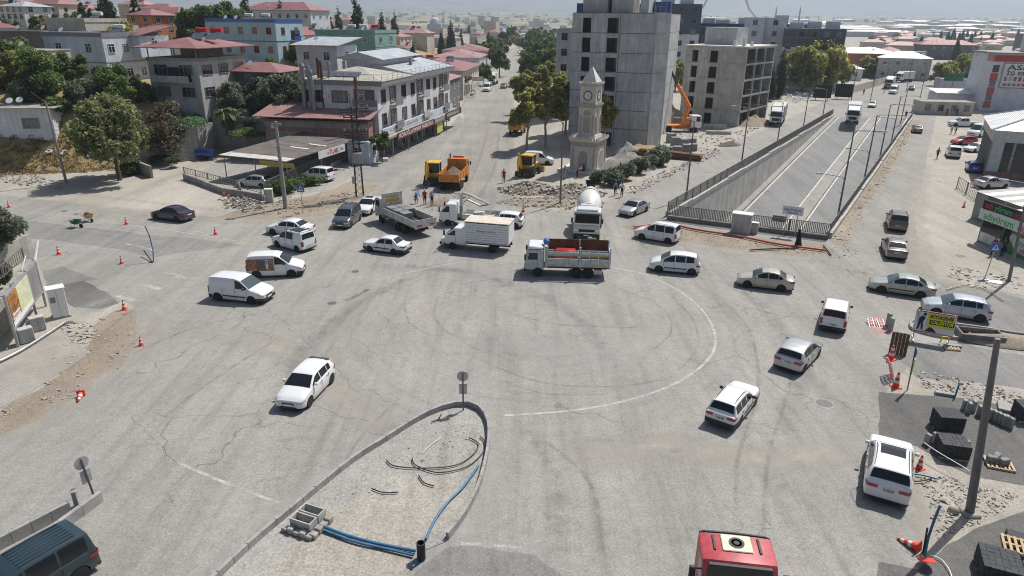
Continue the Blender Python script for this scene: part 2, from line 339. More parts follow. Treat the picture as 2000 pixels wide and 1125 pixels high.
sheet('road',[(1715,1096),(1790,1112),(1850,1066),(1920,1026),(2000,1000),(2500,900),(2500,1600),(1690,1600)],.008,'fresh_asphalt',(.6,.12,.9))
sheet('road',[(806,1125),(842,1090),(872,1064),(930,1068),(1045,1084),(1090,1110),(1110,1160),(1100,1500),(700,1500)],.008,'dark_asphalt',(.5,.22,.9))
sheet('road',[(118,556),(165,548),(208,572),(232,592),(196,604),(150,600),(118,585)],.008,'fresh_asphalt',(.5,.2,.9))
sheet('road',[(84,530),(120,520),(190,545),(130,560),(95,570)],.0065,'dark_asphalt',(.5,.3,.9))
# left road's middle band is patched darker, the near street dusty
sheet('dark_road',[(-900,400),(-200,425),(60,432),(200,448),(330,462),(420,470),(470,482),(300,500),(180,478),(40,462),(-200,452),(-900,440)],.008,'dark_asphalt',(1.2,.6,.3))
sheet('dirt_road',[(790,352),(860,300),(930,230),(968,190),(1000,190),(1000,300),(990,336),(1008,382),(960,408),(890,400),(812,380)],.008,'gravel',(1.2,.8,.25))
sheet('ground',[(1205,442),(1300,436),(1450,462),(1612,478),(1640,492),(1560,502),(1400,480),(1270,462)],.008,'brown_soil',(.6,.5,.5))
sheet('ground',[(1618,470),(1668,395),(1730,300),(1780,236),(1800,234),(1762,300),(1700,400),(1655,480)],.008,'brown_soil',(.7,.35,.5))
sheet('paved_yard',[(1815,350),(1822,296),(1905,296),(1910,330),(1905,376),(1860,358)],.008,'check_pavers')
sheet('pavement',[(744,313),(878,248),(896,226),(905,232),(900,249),(850,295),(800,329),(749,360),(690,352),(700,330)],.012,'street_pavers')
sheet('pavement',[(900,212),(920,165),(960,120),(985,100),(1004,94),(984,124),(934,188),(914,198)],.10,'street_pavers')
sheet('paved_path',[(-500,1000),(-120,868),(0,800),(66,762),(130,720),(176,690),(140,664),(118,646),(0,706),(-500,880)],.02,'paver_walk',(.6,.16,.9))
sheet('yard',[(366,352),(420,318),(540,306),(690,292),(742,318),(640,372),(560,382),(470,380)],.008,'concrete_paving')
sheet('ground',[(1245,300),(1300,262),(1420,246),(1500,236),(1570,214),(1540,228),(1440,270),(1330,320),(1250,356),(1190,382),(1180,350)],.006,'dusty_ground',(1.2,.8,.3))
sheet('ground',[(700,350),(740,362),(716,386),(640,420),(520,430),(420,424),(520,395),(600,385)],.006,'brown_soil',(1.,.6,.4))
sheet('ground',[(-500,1040),(-200,930),(0,850),(70,826),(105,798),(160,780),(190,738),(235,722),(258,690),(272,640),(262,604),(225,606),(180,640),(170,690),(130,722),(66,764),(0,802),(-120,870),(-500,1005)],.0055,'brown_soil',(.6,.3,.7))
# ------------------------------------------------------------------ markings and marks
arc=[(1190,522),(1262,538),(1322,566),(1368,602),(1394,645),(1394,685),(1362,722),(1300,758),(1210,786),(1110,803),(985,812)]
strip('road_marking',arc,.17,.0125,'arc_paint');strip('road_marking',[(780,536),(830,525),(895,513)],.16,.0125,'worn_paint')
for a in[[(350,905),(420,935),(470,955),(545,983)],[(900,1062),(960,1066),(1020,1070)],[(320,532),(352,540),(382,545)],[(180,430),(330,450),(480,474)],[(40,412),(110,420),(230,432)],[(330,446),(420,458)],[(245,476),(280,483),(310,492)]]:
 strip('road_marking',a,.16,.0125,'worn_paint')
for a in[[(0,925),(26,912)],[(275,916),(305,900)],[(590,922),(608,912)],[(60,438),(180,452),(330,474)],[(1180,505),(1300,500)]]:strip('road_marking',a,.3,.0125,'faint_paint',smooth=False)
for i in range(5):
 strip('road_marking',[(228+i*26,578-i*11),(262+i*26,588-i*11)],.42,.0125,'faint_paint' if i%2 else 'worn_paint',smooth=False)
for i in range(4):strip('road_marking',[(1660+i*26,492+i*3),(1655+i*26,503+i*3)],.45,.0125,'faint_paint',smooth=False)
for a,w in[([(860,575),(848,610),(872,648),(930,668)],.22),([(790,590),(800,630),(850,660)],.2),([(930,700),(1050,745),(1200,755),(1330,735)],.25),([(960,735),(1060,768),(1190,770)],.2),([(1290,560),(1350,620),(1362,680),(1320,726)],.22),([(640,980),(700,860),(790,770)],.2),([(1240,640),(1080,632),(960,600)],.25),([(1380,560),(1460,640),(1480,760),(1440,900),(1440,1080)],.3),([(1050,850),(1150,940),(1180,1090)],.3),([(1560,640),(1540,760),(1500,900),(1490,1100)],.28),([(300,830),(420,740),(560,650)],.3),([(240,700),(380,640),(520,610)],.3),([(1200,560),(1290,600),(1310,650),(1250,700)],.2),([(880,560),(980,545),(1100,560)],.2),([(870,420),(930,330),(955,240)],.5),([(905,420),(965,330),(975,240)],.5)]:
 strip('tyre_mark',a,w,.0135,'tyre_mark')
for a in[[(250,810),(310,870),(345,905)],[(520,598),(560,632),(620,690),(700,760),(768,785)],[(610,792),(660,812),(720,822)],[(690,660),(740,690),(800,700)],[(560,700),(500,740),(440,755)],[(930,440),(985,442),(1040,432)]]:
 strip('road_crack',jag([G(*p).to_2d()for p in a],.5,.5,1.1,False),.04,.014,'crack_fill',world=True,smooth=False)
for a in[[(676,588),(698,577),(720,565)]]:strip('road_patch',a,.35,.0145,'crack_fill')
for px,py,r in[(648,592,.42),(1610,788,.55),(694,530,.4),(126,412,.4),(148,418,.35),(1876,500,.5),(130,632,.55),(45,693,.55)]:
 o=thing('manhole',{648:'round iron manhole cover in the junction asphalt',1610:'round repaired manhole ring right of the junction',694:'small manhole in the asphalt above the white panel van',126:'dark manhole cover on the left road near the wheelbarrows',148:'smaller manhole cover on the left road nearest the wheelbarrows',1876:'pale manhole cover on the ground before the green food kiosk',130:'round manhole cover under rubble beside the grey cabinet',45:'large round manhole cover in the paved footpath'}[px],'manhole',G(px,py,.014))
 MB().lathe([(0.001,.004),(r*.78,.004),(r*.8,0)],20).build('cover',M('iron',(.12,.115,.11),.6,.3,6),o);MB().lathe([(r*.8,.001),(r,.003),(r*1.02,0)],20).build('ring',M('old_concrete',(.34,.325,.295),.85,.22,.8,streak=.25),o)
for a,w,m in[([(-300,960),(0,858),(110,806),(200,738),(268,680),(280,620),(240,585)],2.6,'dust_film'),([(0,385),(140,400),(420,428),(640,424),(720,382),(760,352),(860,288)],3.2,'dust_film'),([(1002,240),(1003,310),(1000,345),(1014,388),(1070,416),(1180,412),(1220,388),(1400,294)],3.4,'dust_film'),([(1800,300),(1790,380),(1780,430),(1800,505),(1850,550),(2000,585)],3.4,'dust_film'),([(1650,485),(1700,395),(1760,300),(1790,240)],1.8,'dust_film'),([(1200,450),(1350,478),(1500,500),(1640,505)],2.6,'dust_film'),([(1770,900),(1800,960),(1815,1010),(1800,1080)],1.4,'dust_film'),([(430,1105),(560,990),(690,888),(850,795),(905,784)],1.3,'dust_pale'),([(965,830),(970,880),(955,940),(910,1030),(890,1060)],1.8,'dust_pale'),([(300,640),(420,650),(560,690),(700,800),(780,830)],3.0,'dust_film'),([(60,415),(200,436),(340,456)],1.8,'dust_pale'),([(100,640),(260,560),(400,500)],2.2,'dust_pale'),([(940,640),(1100,690),(1260,670),(1320,600)],3.5,'dust_pale'),([(1100,900),(1300,870),(1500,900),(1680,860)],3.0,'dust_film'),([(1380,520),(1500,610),(1560,720),(1520,860)],1.6,'oil_stain'),([(880,520),(760,560),(640,640),(520,780)],1.4,'oil_stain'),([(700,520),(900,530),(1100,600),(1200,720)],1.6,'oil_stain'),([(1080,1110),(1090,980),(1060,880),(1000,830)],1.2,'oil_stain'),([(870,400),(940,320),(965,240),(985,160)],4.0,'dust_film'),([(1230,430),(1330,372),(1450,312),(1560,255)],2.4,'dust_pale')]:strip('dust_smear',a,w,.0105 if m!='oil_stain' else .0115,m)
for px,py,w in((1320,880,.5),(1400,600,.6),(1230,640,.5),(980,560,.6),(860,1000,.4),(1530,950,.5),(400,860,.6),(560,860,.5),(1180,860,.7),(1075,1005,.7),(720,480,.7),(640,560,.6),(1500,540,.6)):strip('oil_spot',[(px-14,py+3),(px,py),(px+16,py-4)],w,.0142,'oil_stain')
# ------------------------------------------------------------------ underpass
NL,NR,FR,FL=tw;DEP=-7.4
def lerp(a,b,t):return a+(b-a)*t
M('cut_concrete',(.60,.575,.52),.85,.18,.5,streak=.4);M('rail_metal',(.16,.155,.15),.5,.2,3);M('coping',(.42,.40,.365),.85,.18,1.0)
def floorz(t):return DEP*(1-max(0,min(1,t)))**1.08
mb=MB();n=14;vs=[]
for i in range(-3,n+1):
 t=i/n;a,b=lerp(NL,FL,t),lerp(NR,FR,t);z=floorz(t)if t>=0 else DEP
 if i==n:z=.004
 vs+=[(a.x,a.y,z),(b.x,b.y,z)]
mb.add(vs,[(2*i,2*i+1,2*i+3,2*i+2)for i in range(n+3)]);struct(mb.build('underpass_road','boulevard_asphalt'))
us=lambda t,s,dz=0.:(lambda a,b:a+(b-a)*s+Vector((0,0,floorz(t)+dz)))(lerp(NL,FL,t),lerp(NR,FR,t))
for s,w in((.075,.2),(.478,.2),(.617,.2),(.955,.2)):
 mb=MB();vs=[]
 for i in range(25):
  t=i/24;a=us(t,s-.006,.012);b=us(t,s+.006,.012);vs+=[a,b]
 mb.add(vs,[(2*i,2*i+1,2*i+3,2*i+2)for i in range(24)]);struct(mb.build('road_marking','road_paint'))
 # median kerb and pavement
mb=MB();r=[]
for i in range(25):
 t=i/24;r.append([us(t,.49,0),us(t,.492,.2),us(t,.603,.2),us(t,.605,0)])
mb.loft(r,False,False);struct(mb.build('median_pavement','concrete_paving'))
mb=MB();r=[]
for i in range(25):
 t=i/24;r.append([us(t,-.0,.004),us(t,.0,.16),us(t,.055,.16),us(t,.055,0)])
mb.loft(r,False,False);struct(mb.build('side_kerb','concrete_paving'))
for nm,A,B,lab,sg in(('retaining_wall',NL,FL,'long concrete retaining wall with coping on the left of the underpass',1),('retaining_wall',NR,FR,'right retaining wall of the underpass beside the service road',-1)):
 d=(B-A);ln=d.length;d.normalize();nrm=Vector((-d.y,d.x,0))*sg
 w=thing(nm,lab,'retaining wall',A,0);k=14
 for i in range(k):
  t0,t1=i/k,(i+1)/k;p,q=d*(ln*t0+.02),d*(ln*t1-.02);mb=MB()
  zb0,zb1=floorz(t0)-.3,floorz(t1)-.3
  vs=[]
  for pt,zb in((p,zb0),(q,zb1)):
   for off in(0,.45):vs+=[(pt.x+nrm.x*off,pt.y+nrm.y*off,zb),(pt.x+nrm.x*off,pt.y+nrm.y*off,.0)]
  mb.add(vs,[(0,1,5,4),(2,6,7,3),(1,3,7,5),(0,4,6,2),(0,2,3,1),(4,5,7,6)]);mb.build('wall_panel','cut_concrete',w)
  hh=.42+.12*((i*7)%3==0)
  mb=MB();pts=[p+nrm*-.06,q+nrm*-.06,q+nrm*.5,p+nrm*.5]
  if sg<0:pts=pts[::-1]
  mb.prism(pts,.0,hh);mb.build('coping','coping',w)
  # railings: posts, rails and single bars
def railing(name,label,A,B,base,h,step,bar_r=.022,group=None,panel=False,every=1):
 A,B=Vector(A),Vector(B);d=B-A;ln=d.length;d.normalize();rz=math.atan2(d.y,d.x);root=thing(name,label,'railing',(A.x,A.y,base),rz,group)
 MB().bx(0,ln,-.03,.03,h-.06,h).build('top_rail','rail_metal',root);MB().bx(0,ln,-.025,.025,.08,.13).build('bottom_rail','rail_metal',root)
 nb=int(ln/step);me=MB().bx(-bar_r,bar_r,-.015,.015,.13,h-.06).mesh('bar','rail_metal');pm=MB().bx(-.05,.05,-.045,.045,0,h+.03).mesh('post','rail_metal')
 many=MB()
 for i in range(1,nb):
  x=i*ln/nb
  if i<=300 and not panel:link('bar',me,root,(x,0,0))
  else:many.bx(x-bar_r,x+bar_r,-.015,.015,.13,h-.06)
 if many.v:stuff(many.build('bars','rail_metal',root))
 for i in range(int(ln/2.6)+1):link('post',pm,root,(min(ln,i*ln/max(1,int(ln/2.6))),0,0))
 return root
f0,f1=G(1303,428),G(1617,468)
dd=(f1-f0).normalized();w=thing('parapet_wall','low dark concrete parapet under the front railing of the underpass','parapet',f0,math.atan2(dd.y,dd.x));LN=(f1-f0).length
for i in range(6):MB().bx(LN*i/6+.01,LN*(i+1)/6-.01,-.22,.22,0,.42).build('parapet_block',M('dark_concrete',(.2,.19,.175),.85,.25,1.2,streak=.3),w)
railing('railing','front railing of vertical bars across the underpass mouth left of the cabinet',f0+(f1-f0)*.0,f0+(f1-f0)*.44,.42,1.15,.16,.038)
railing('railing','front railing of vertical bars across the underpass mouth behind the robed woman',f0+(f1-f0)*.535,f1,.42,1.15,.16,.038)
railing('railing','long receding railing on the left wall of the underpass',NL+Vector((-.25,.1,0)),FL+Vector((-.25,.1,0)),.5,1.15,.2,.03)
railing('railing','receding railing along the right edge of the underpass',NR+Vector((.25,0,0)),FR+Vector((.25,0,0)),.45,1.0,.22,.03)
# ------------------------------------------------------------------ hillside on the left
def sm(t):t=max(0.,min(1.,t));return t*t*(3-2*t)
def interp(x,tab):
 if x<=tab[0][0]:return tab[0][1]
 for(a,u),(b,v)in zip(tab,tab[1:]):
  if x<=b:return u+(v-u)*(x-a)/(b-a)
 return tab[-1][1]
YB=[(-140,80),(-75,85.5),(-56,90),(-47,99),(-40,104),(-30,106),(400,108)]
XB=[(100,-31),(150,-28),(200,-26),(300,-22),(600,-12),(900,0)]
HP=[(80,8.6),(130,9.6),(200,9.2),(300,7.2),(450,4),(800,0)]
def hz(x,y):
 d1=y-interp(x,YB);d2=interp(y,XB)-x
 if d1<=0 or d2<=0:return 0.
 return(interp(y,HP)+9*sm((-x-52)/110)*sm((y-118)/110))*sm(d1/interp(x,[(-62,12),(-46,22)]))**.8*sm(d2/26)**.7*(1+.10*noise.noise(Vector((x*.02,y*.02,0))))+.35*sm(d1/4)*noise.noise(Vector((x*.15,y*.15,0)))*sm(d2/6)
xs=np.concatenate([np.arange(-420,-140,8),np.arange(-140,-10,2.0),np.arange(-10,4,2)]);ys=np.concatenate([np.arange(78,150,1.6),np.arange(150,300,5),np.arange(300,820,20)])
vs=[];fs=[];idx={}
for j,y in enumerate(ys):
 for i,x in enumerate(xs):vs.append((x,y,hz(x,y)+.02 if hz(x,y)>0 else-.3))
nx=len(xs)
for j in range(len(ys)-1):
 for i in range(nx-1):fs.append((j*nx+i,j*nx+i+1,(j+1)*nx+i+1,(j+1)*nx+i))
def blend_ground(name,a,b,c):
 m,N,L,B=mk(name);P=N.new('ShaderNodeNewGeometry').outputs['Position'];B.inputs['Roughness'].default_value=.95
 def noi(s,d=5.):
  n=nd(N,'ShaderNodeTexNoise',_Scale=s,_Detail=d,_Roughness=.65);L.new(P,n.inputs['Vector']);return n.outputs[0]
 def rp(x,st):r=ramp(N,st);L.new(x,r.inputs[0]);return r.outputs[0]
 x=mix(N,L,rp(noi(.16),[(.42,0),(.56,1)]),a,b);x=mix(N,L,rp(noi(.3),[(.55,0),(.64,1)]),x,c)
 x=mix(N,L,1.,x,rp(noi(6.),[(.25,.6),(.75,1.3)]),'MULTIPLY');L.new(x,B.inputs['Base Color'])
blend_ground('hill_ground',(.34,.255,.11),(.30,.235,.115),(.30,.27,.215))
mb=MB();mb.add(vs,fs);struct(mb.build('hillside','hill_ground',smooth=60))
# ------------------------------------------------------------------ far plain and mountains
def farmat(name,cols,sc,stretch=3.):
 m,N,L,B=mk(name);P=N.new('ShaderNodeNewGeometry').outputs['Position'];B.inputs['Roughness'].default_value=.95
 mp=nd(N,'ShaderNodeMapping');mp.inputs['Scale'].default_value=(sc,sc*stretch*.3,sc);L.new(P,mp.inputs[0])
 v=nd(N,'ShaderNodeTexVoronoi',_Scale=1.0);L.new(mp.outputs[0],v.inputs['Vector']);sp=N.new('ShaderNodeSeparateXYZ');L.new(v.outputs['Color'],sp.inputs[0])
 r=ramp(N,[(i/len(cols),c)for i,c in enumerate(cols)],'CONSTANT');L.new(sp.outputs[0],r.inputs[0]);
 n=nd(N,'ShaderNodeTexNoise',_Scale=sc*6,_Detail=4.0);L.new(P,n.inputs['Vector']);r2=ramp(N,[(.3,.75),(.7,1.2)]);L.new(n.outputs[0],r2.inputs[0])
 L.new(mix(N,L,1.,r.outputs[0],r2.outputs[0],'MULTIPLY'),B.inputs['Base Color'])
farmat('plain_fields',[(.24,.21,.13),(.12,.15,.075),(.30,.26,.18),(.16,.17,.09),(.36,.31,.22),(.2,.19,.13)],.006)
mb=MB();vs=[];ys=[900,1200,1600,2200,3000,4200,5600];hh=[-.5,.6,5,13,25,42,62]
for y,h in zip(ys,hh):
 for i in range(21):vs.append((-7000+700*i,y,h))
mb.add(vs,[(j*21+i,j*21+i+1,(j+1)*21+i+1,(j+1)*21+i)for j in range(6)for i in range(20)]);struct(mb.build('plain','plain_fields'))
M('mountain',(.20,.19,.15),.95,.35,.0016)
for k,(y,base,amp,seed)in enumerate(((5200,60,45,1.3),(5900,140,60,7.7),(6800,230,60,4.1))):
 mb=MB();vs=[];n=90
 for j in range(7):
  for i in range(n+1):
   x=-9000+18000*i/n;t=j/6
   h=(base+amp*(noise.fractal(Vector((x*.0006,seed,0)),1.,2.,5)+.3))*t**1.2+25*noise.noise(Vector((x*.002,t*4,seed)))*t;vs.append((x,y+700*t,30+max(h,0)))
 mb.add(vs,[(j*(n+1)+i,j*(n+1)+i+1,(j+1)*(n+1)+i+1,(j+1)*(n+1)+i)for j in range(6)for i in range(n)]);struct(mb.build('mountain_range','mountain',smooth=80))
 # ------------------------------------------------------------------ air
hm=bpy.data.materials.new('haze');hm.use_nodes=True;hN=hm.node_tree.nodes;hN.remove(hN['Principled BSDF']);pv=hN.new('ShaderNodeVolumePrincipled')
pv.inputs['Density'].default_value=0.00021;pv.inputs['Color'].default_value=(.74,.86,1.0,1);pv.inputs['Anisotropy'].default_value=.3;hm.node_tree.links.new(pv.outputs[0],hN['Material Output'].inputs['Volume'])
stuff(MB().bx(-9400,9400,-90,8200,-12,360).build('haze',hm))
# ------------------------------------------------------------------ cars
paint('white_paint',(.76,.765,.77),.3,0,.12);paint('silver_paint',(.46,.47,.48),.3,.5,.15);paint('beige_paint',(.47,.43,.36),.32,.25,.2);paint('green_silver_paint',(.40,.42,.38),.3,.45,.15)
paint('pale_blue_paint',(.50,.53,.60),.3,.4,.12);paint('navy_paint',(.016,.018,.05),.25,.2,.12);paint('slate_paint',(.085,.10,.125),.3,.4,.2);paint('graphite_paint',(.10,.095,.095),.3,.4,.2)
paint('brown_grey_paint',(.17,.15,.145),.3,.4,.2);paint('teal_paint',(.012,.032,.045),.42,0,.08);paint('red_paint',(.42,.012,.018),.3,0,.15);paint('blue_paint',(.03,.10,.42),.28,.2,.1)
paint('black_paint',(.012,.013,.016),.25,0,.2);paint('dark_red_paint',(.45,.03,.03),.3,0,.2);paint('cargo_paint',(.50,.53,.53),.5,0,.3)
glassm('dark_glass');glassm('wind_glass',(.05,.075,.085),.05)
M('tyre',(.022,.022,.022),.85,.15,6,world=False);M('rim',(.42,.43,.44),.35,.1,8,metal=.7,world=False);M('dark_rim',(.09,.09,.09),.5,.1,8,metal=.3,world=False);M('black_plastic',(.028,.028,.03),.6,.15,5,world=False)
M('under',(.01,.01,.01),.9,0);M('headlamp',(.55,.57,.58),.12,.1,9,coat=.8,world=False);M('tail_red',(.30,.01,.012),.2,.1,9,coat=.7,world=False);M('plate_white',(.72,.72,.72),.5,.05,9);M('plate_ink',(.02,.02,.03),.6,0);M('chrome',(.6,.6,.6),.2,0,metal=1.);M('amber',(.7,.22,.02),.3,0)
def interp1(x,tab):return interp(x,tab)
WHEELS={}
def wheel_mesh(r,w,kind):
 k=(round(r,3),round(w,3),kind)
 if k in WHEELS:return WHEELS[k]
 mb=MB();mb.lathe([(r*.62,-w/2),(r*.9,-w/2),(r,-w*.36),(r,w*.36),(r*.9,w/2),(r*.62,w/2)],20,ax='y');ty=mb.mesh('tyre','tyre',40)
 mb=MB();rr=r*.64
 if kind=='truck':mb.lathe([(rr,w*.44),(rr*.92,w*.40),(rr*.6,w*.12),(rr*.42,w*.12),(rr*.36,w*.34),(.001,w*.36)],16,ax='y')
 else:
  mb.lathe([(rr,w*.47),(rr*.93,w*.45),(rr*.9,w*.15),(.001,w*.12)],18,ax='y')
  if kind=='steel':mb.lathe([(rr*.72,w*.30),(rr*.5,w*.42),(rr*.2,w*.40),(.001,w*.40)],14,ax='y')
  else:
   for i in range(5):
    a=2*PI*i/5;ca,sa=math.cos(a),math.sin(a);q=[]
    for rad,hw in((.1,.16),(.94,.10)):
     for s_ in(-1,1):q.append((rr*(rad*ca-s_*hw*sa),w*.45,rr*(rad*sa+s_*hw*ca)))
    q2=[(p[0],w*.2,p[2])for p in q];mb.add(q+q2,[(0,1,3,2),(0,2,6,4),(1,5,7,3),(2,3,7,6)])
 mats='dark_rim' if kind in('steel','dark','truck')else 'rim';ri=mb.mesh('rim',mats,35)
 WHEELS[k]=(ty,ri);return WHEELS[k]
def wheel(parent,x,y,r,w,kind='alloy',steer=0.):
 ty,ri=wheel_mesh(r,w,kind);o=link('wheel',ty,parent,(x,y,r),(0,0,(0 if y>0 else PI)+steer));link('rim',ri,o);return o
 # side profiles: u runs from the front bumper (0) to the tail (L)
SP={'sedan':dict(L=4.35,W=1.73,wb=2.56,fo=.84,R=.31,hood=[(0,.56),(.05,.66),(.25,.75),(.7,.84),(1.12,.93)],belt=(.93,.97),prof=[(1.12,.93),(1.5,1.18),(1.88,1.37),(2.3,1.43),(2.75,1.42),(3.15,1.35),(3.45,1.18),(3.78,.98)],deck=[(3.78,.97),(4.1,.965),(4.28,.93),(4.35,.74)],wins=[(1.35,2.3),(2.38,3.1),(3.15,3.42)],wt=1.88,rb=3.15),'boxy':dict(L=4.18,W=1.62,wb=2.42,fo=.74,R=.29,hood=[(0,.60),(.03,.78),(.2,.82),(.7,.86),(1.2,.90)],belt=(.90,.93),prof=[(1.2,.90),(1.5,1.13),(1.82,1.34),(2.2,1.40),(2.6,1.41),(2.95,1.37),(3.2,1.18),(3.5,.93)],deck=[(3.5,.925),(3.9,.91),(4.14,.89),(4.18,.60)],wins=[(1.5,2.25),(2.33,3.0)],wt=1.82,rb=2.95),'wagon':dict(L=4.2,W=1.62,wb=2.42,fo=.74,R=.29,hood=[(0,.60),(.03,.78),(.2,.82),(.7,.86),(1.2,.90)],belt=(.90,.93),prof=[(1.2,.90),(1.5,1.13),(1.82,1.34),(2.2,1.41),(2.8,1.43),(3.5,1.42),(3.78,1.38),(4.02,.95)],deck=[(4.02,.93),(4.16,.88),(4.2,.60)],wins=[(1.5,2.25),(2.33,3.0),(3.08,3.78)],wt=1.82,rb=3.78),'hatch':dict(L=4.05,W=1.74,wb=2.57,fo=.82,R=.315,hood=[(0,.56),(.06,.68),(.28,.79),(.7,.89),(1.05,.97)],belt=(.96,1.02),prof=[(1.05,.97),(1.4,1.2),(1.78,1.40),(2.2,1.47),(2.8,1.47),(3.35,1.42),(3.62,1.36),(3.92,1.0)],deck=[(3.92,.99),(4.0,.92),(4.05,.70)],wins=[(1.3,2.2),(2.27,3.0),(3.05,3.4)],wt=1.78,rb=3.62),'mpv':dict(L=4.06,W=1.70,wb=2.63,fo=.80,R=.31,hood=[(0,.58),(.06,.72),(.25,.86),(.6,.98),(.85,1.04)],belt=(1.0,1.05),prof=[(.85,1.04),(1.25,1.32),(1.65,1.54),(2.1,1.62),(2.8,1.62),(3.4,1.57),(3.72,1.50),(3.95,1.05)],deck=[(3.95,1.02),(4.02,.9),(4.06,.7)],wins=[(1.12,2.0),(2.08,2.85),(2.92,3.55)],wt=1.65,rb=3.72),'van':dict(L=4.20,W=1.78,wb=2.60,fo=.86,R=.32,hood=[(0,.58),(.05,.74),(.22,.88),(.6,1.0),(.95,1.08)],belt=(1.05,1.09),prof=[(.95,1.08),(1.3,1.36),(1.68,1.66),(2.1,1.77),(2.9,1.79),(3.7,1.77),(4.02,1.72),(4.14,1.08)],deck=[(4.14,1.06),(4.17,.9),(4.20,.64)],wins=[(1.2,2.05),(2.13,3.0),(3.08,3.9)],wt=1.68,rb=4.02),'suv':dict(L=4.63,W=1.90,wb=2.81,fo=.88,R=.36,hood=[(0,.60),(.07,.78),(.3,.92),(.8,1.02),(1.25,1.09)],belt=(1.07,1.12),prof=[(1.25,1.09),(1.65,1.36),(2.02,1.56),(2.5,1.65),(3.2,1.65),(3.85,1.59),(4.12,1.52),(4.48,1.10)],deck=[(4.48,1.08),(4.58,.98),(4.63,.72)],wins=[(1.5,2.45),(2.52,3.4),(3.46,3.95)],wt=2.02,rb=4.12),'pickup':dict(L=5.2,W=1.82,wb=3.1,fo=.9,R=.38,hood=[(0,.66),(.05,.86),(.25,1.0),(.8,1.08),(1.2,1.12)],belt=(1.12,1.14),prof=[(1.2,1.12),(1.55,1.4),(1.95,1.68),(2.4,1.76),(3.0,1.76),(3.3,1.70),(3.42,1.4),(3.5,1.14)],deck=[(3.5,1.12),(4.6,1.10),(5.16,1.08),(5.2,.7)],wins=[(1.5,2.4),(2.48,3.2)],wt=1.95,rb=3.3),'minibus':dict(L=5.9,W=1.98,wb=3.5,fo=.95,R=.35,hood=[(0,.62),(.05,.82),(.25,1.02),(.55,1.16),(.75,1.24)],belt=(1.2,1.22),prof=[(.75,1.24),(1.15,1.7),(1.55,2.15),(2.0,2.38),(3.2,2.42),(4.8,2.42),(5.65,2.34),(5.84,1.22)],deck=[(5.84,1.2),(5.87,.9),(5.9,.62)],wins=[(1.05,1.95),(2.05,3.2),(3.28,4.4),(4.48,5.5)],wt=1.55,rb=5.65),}
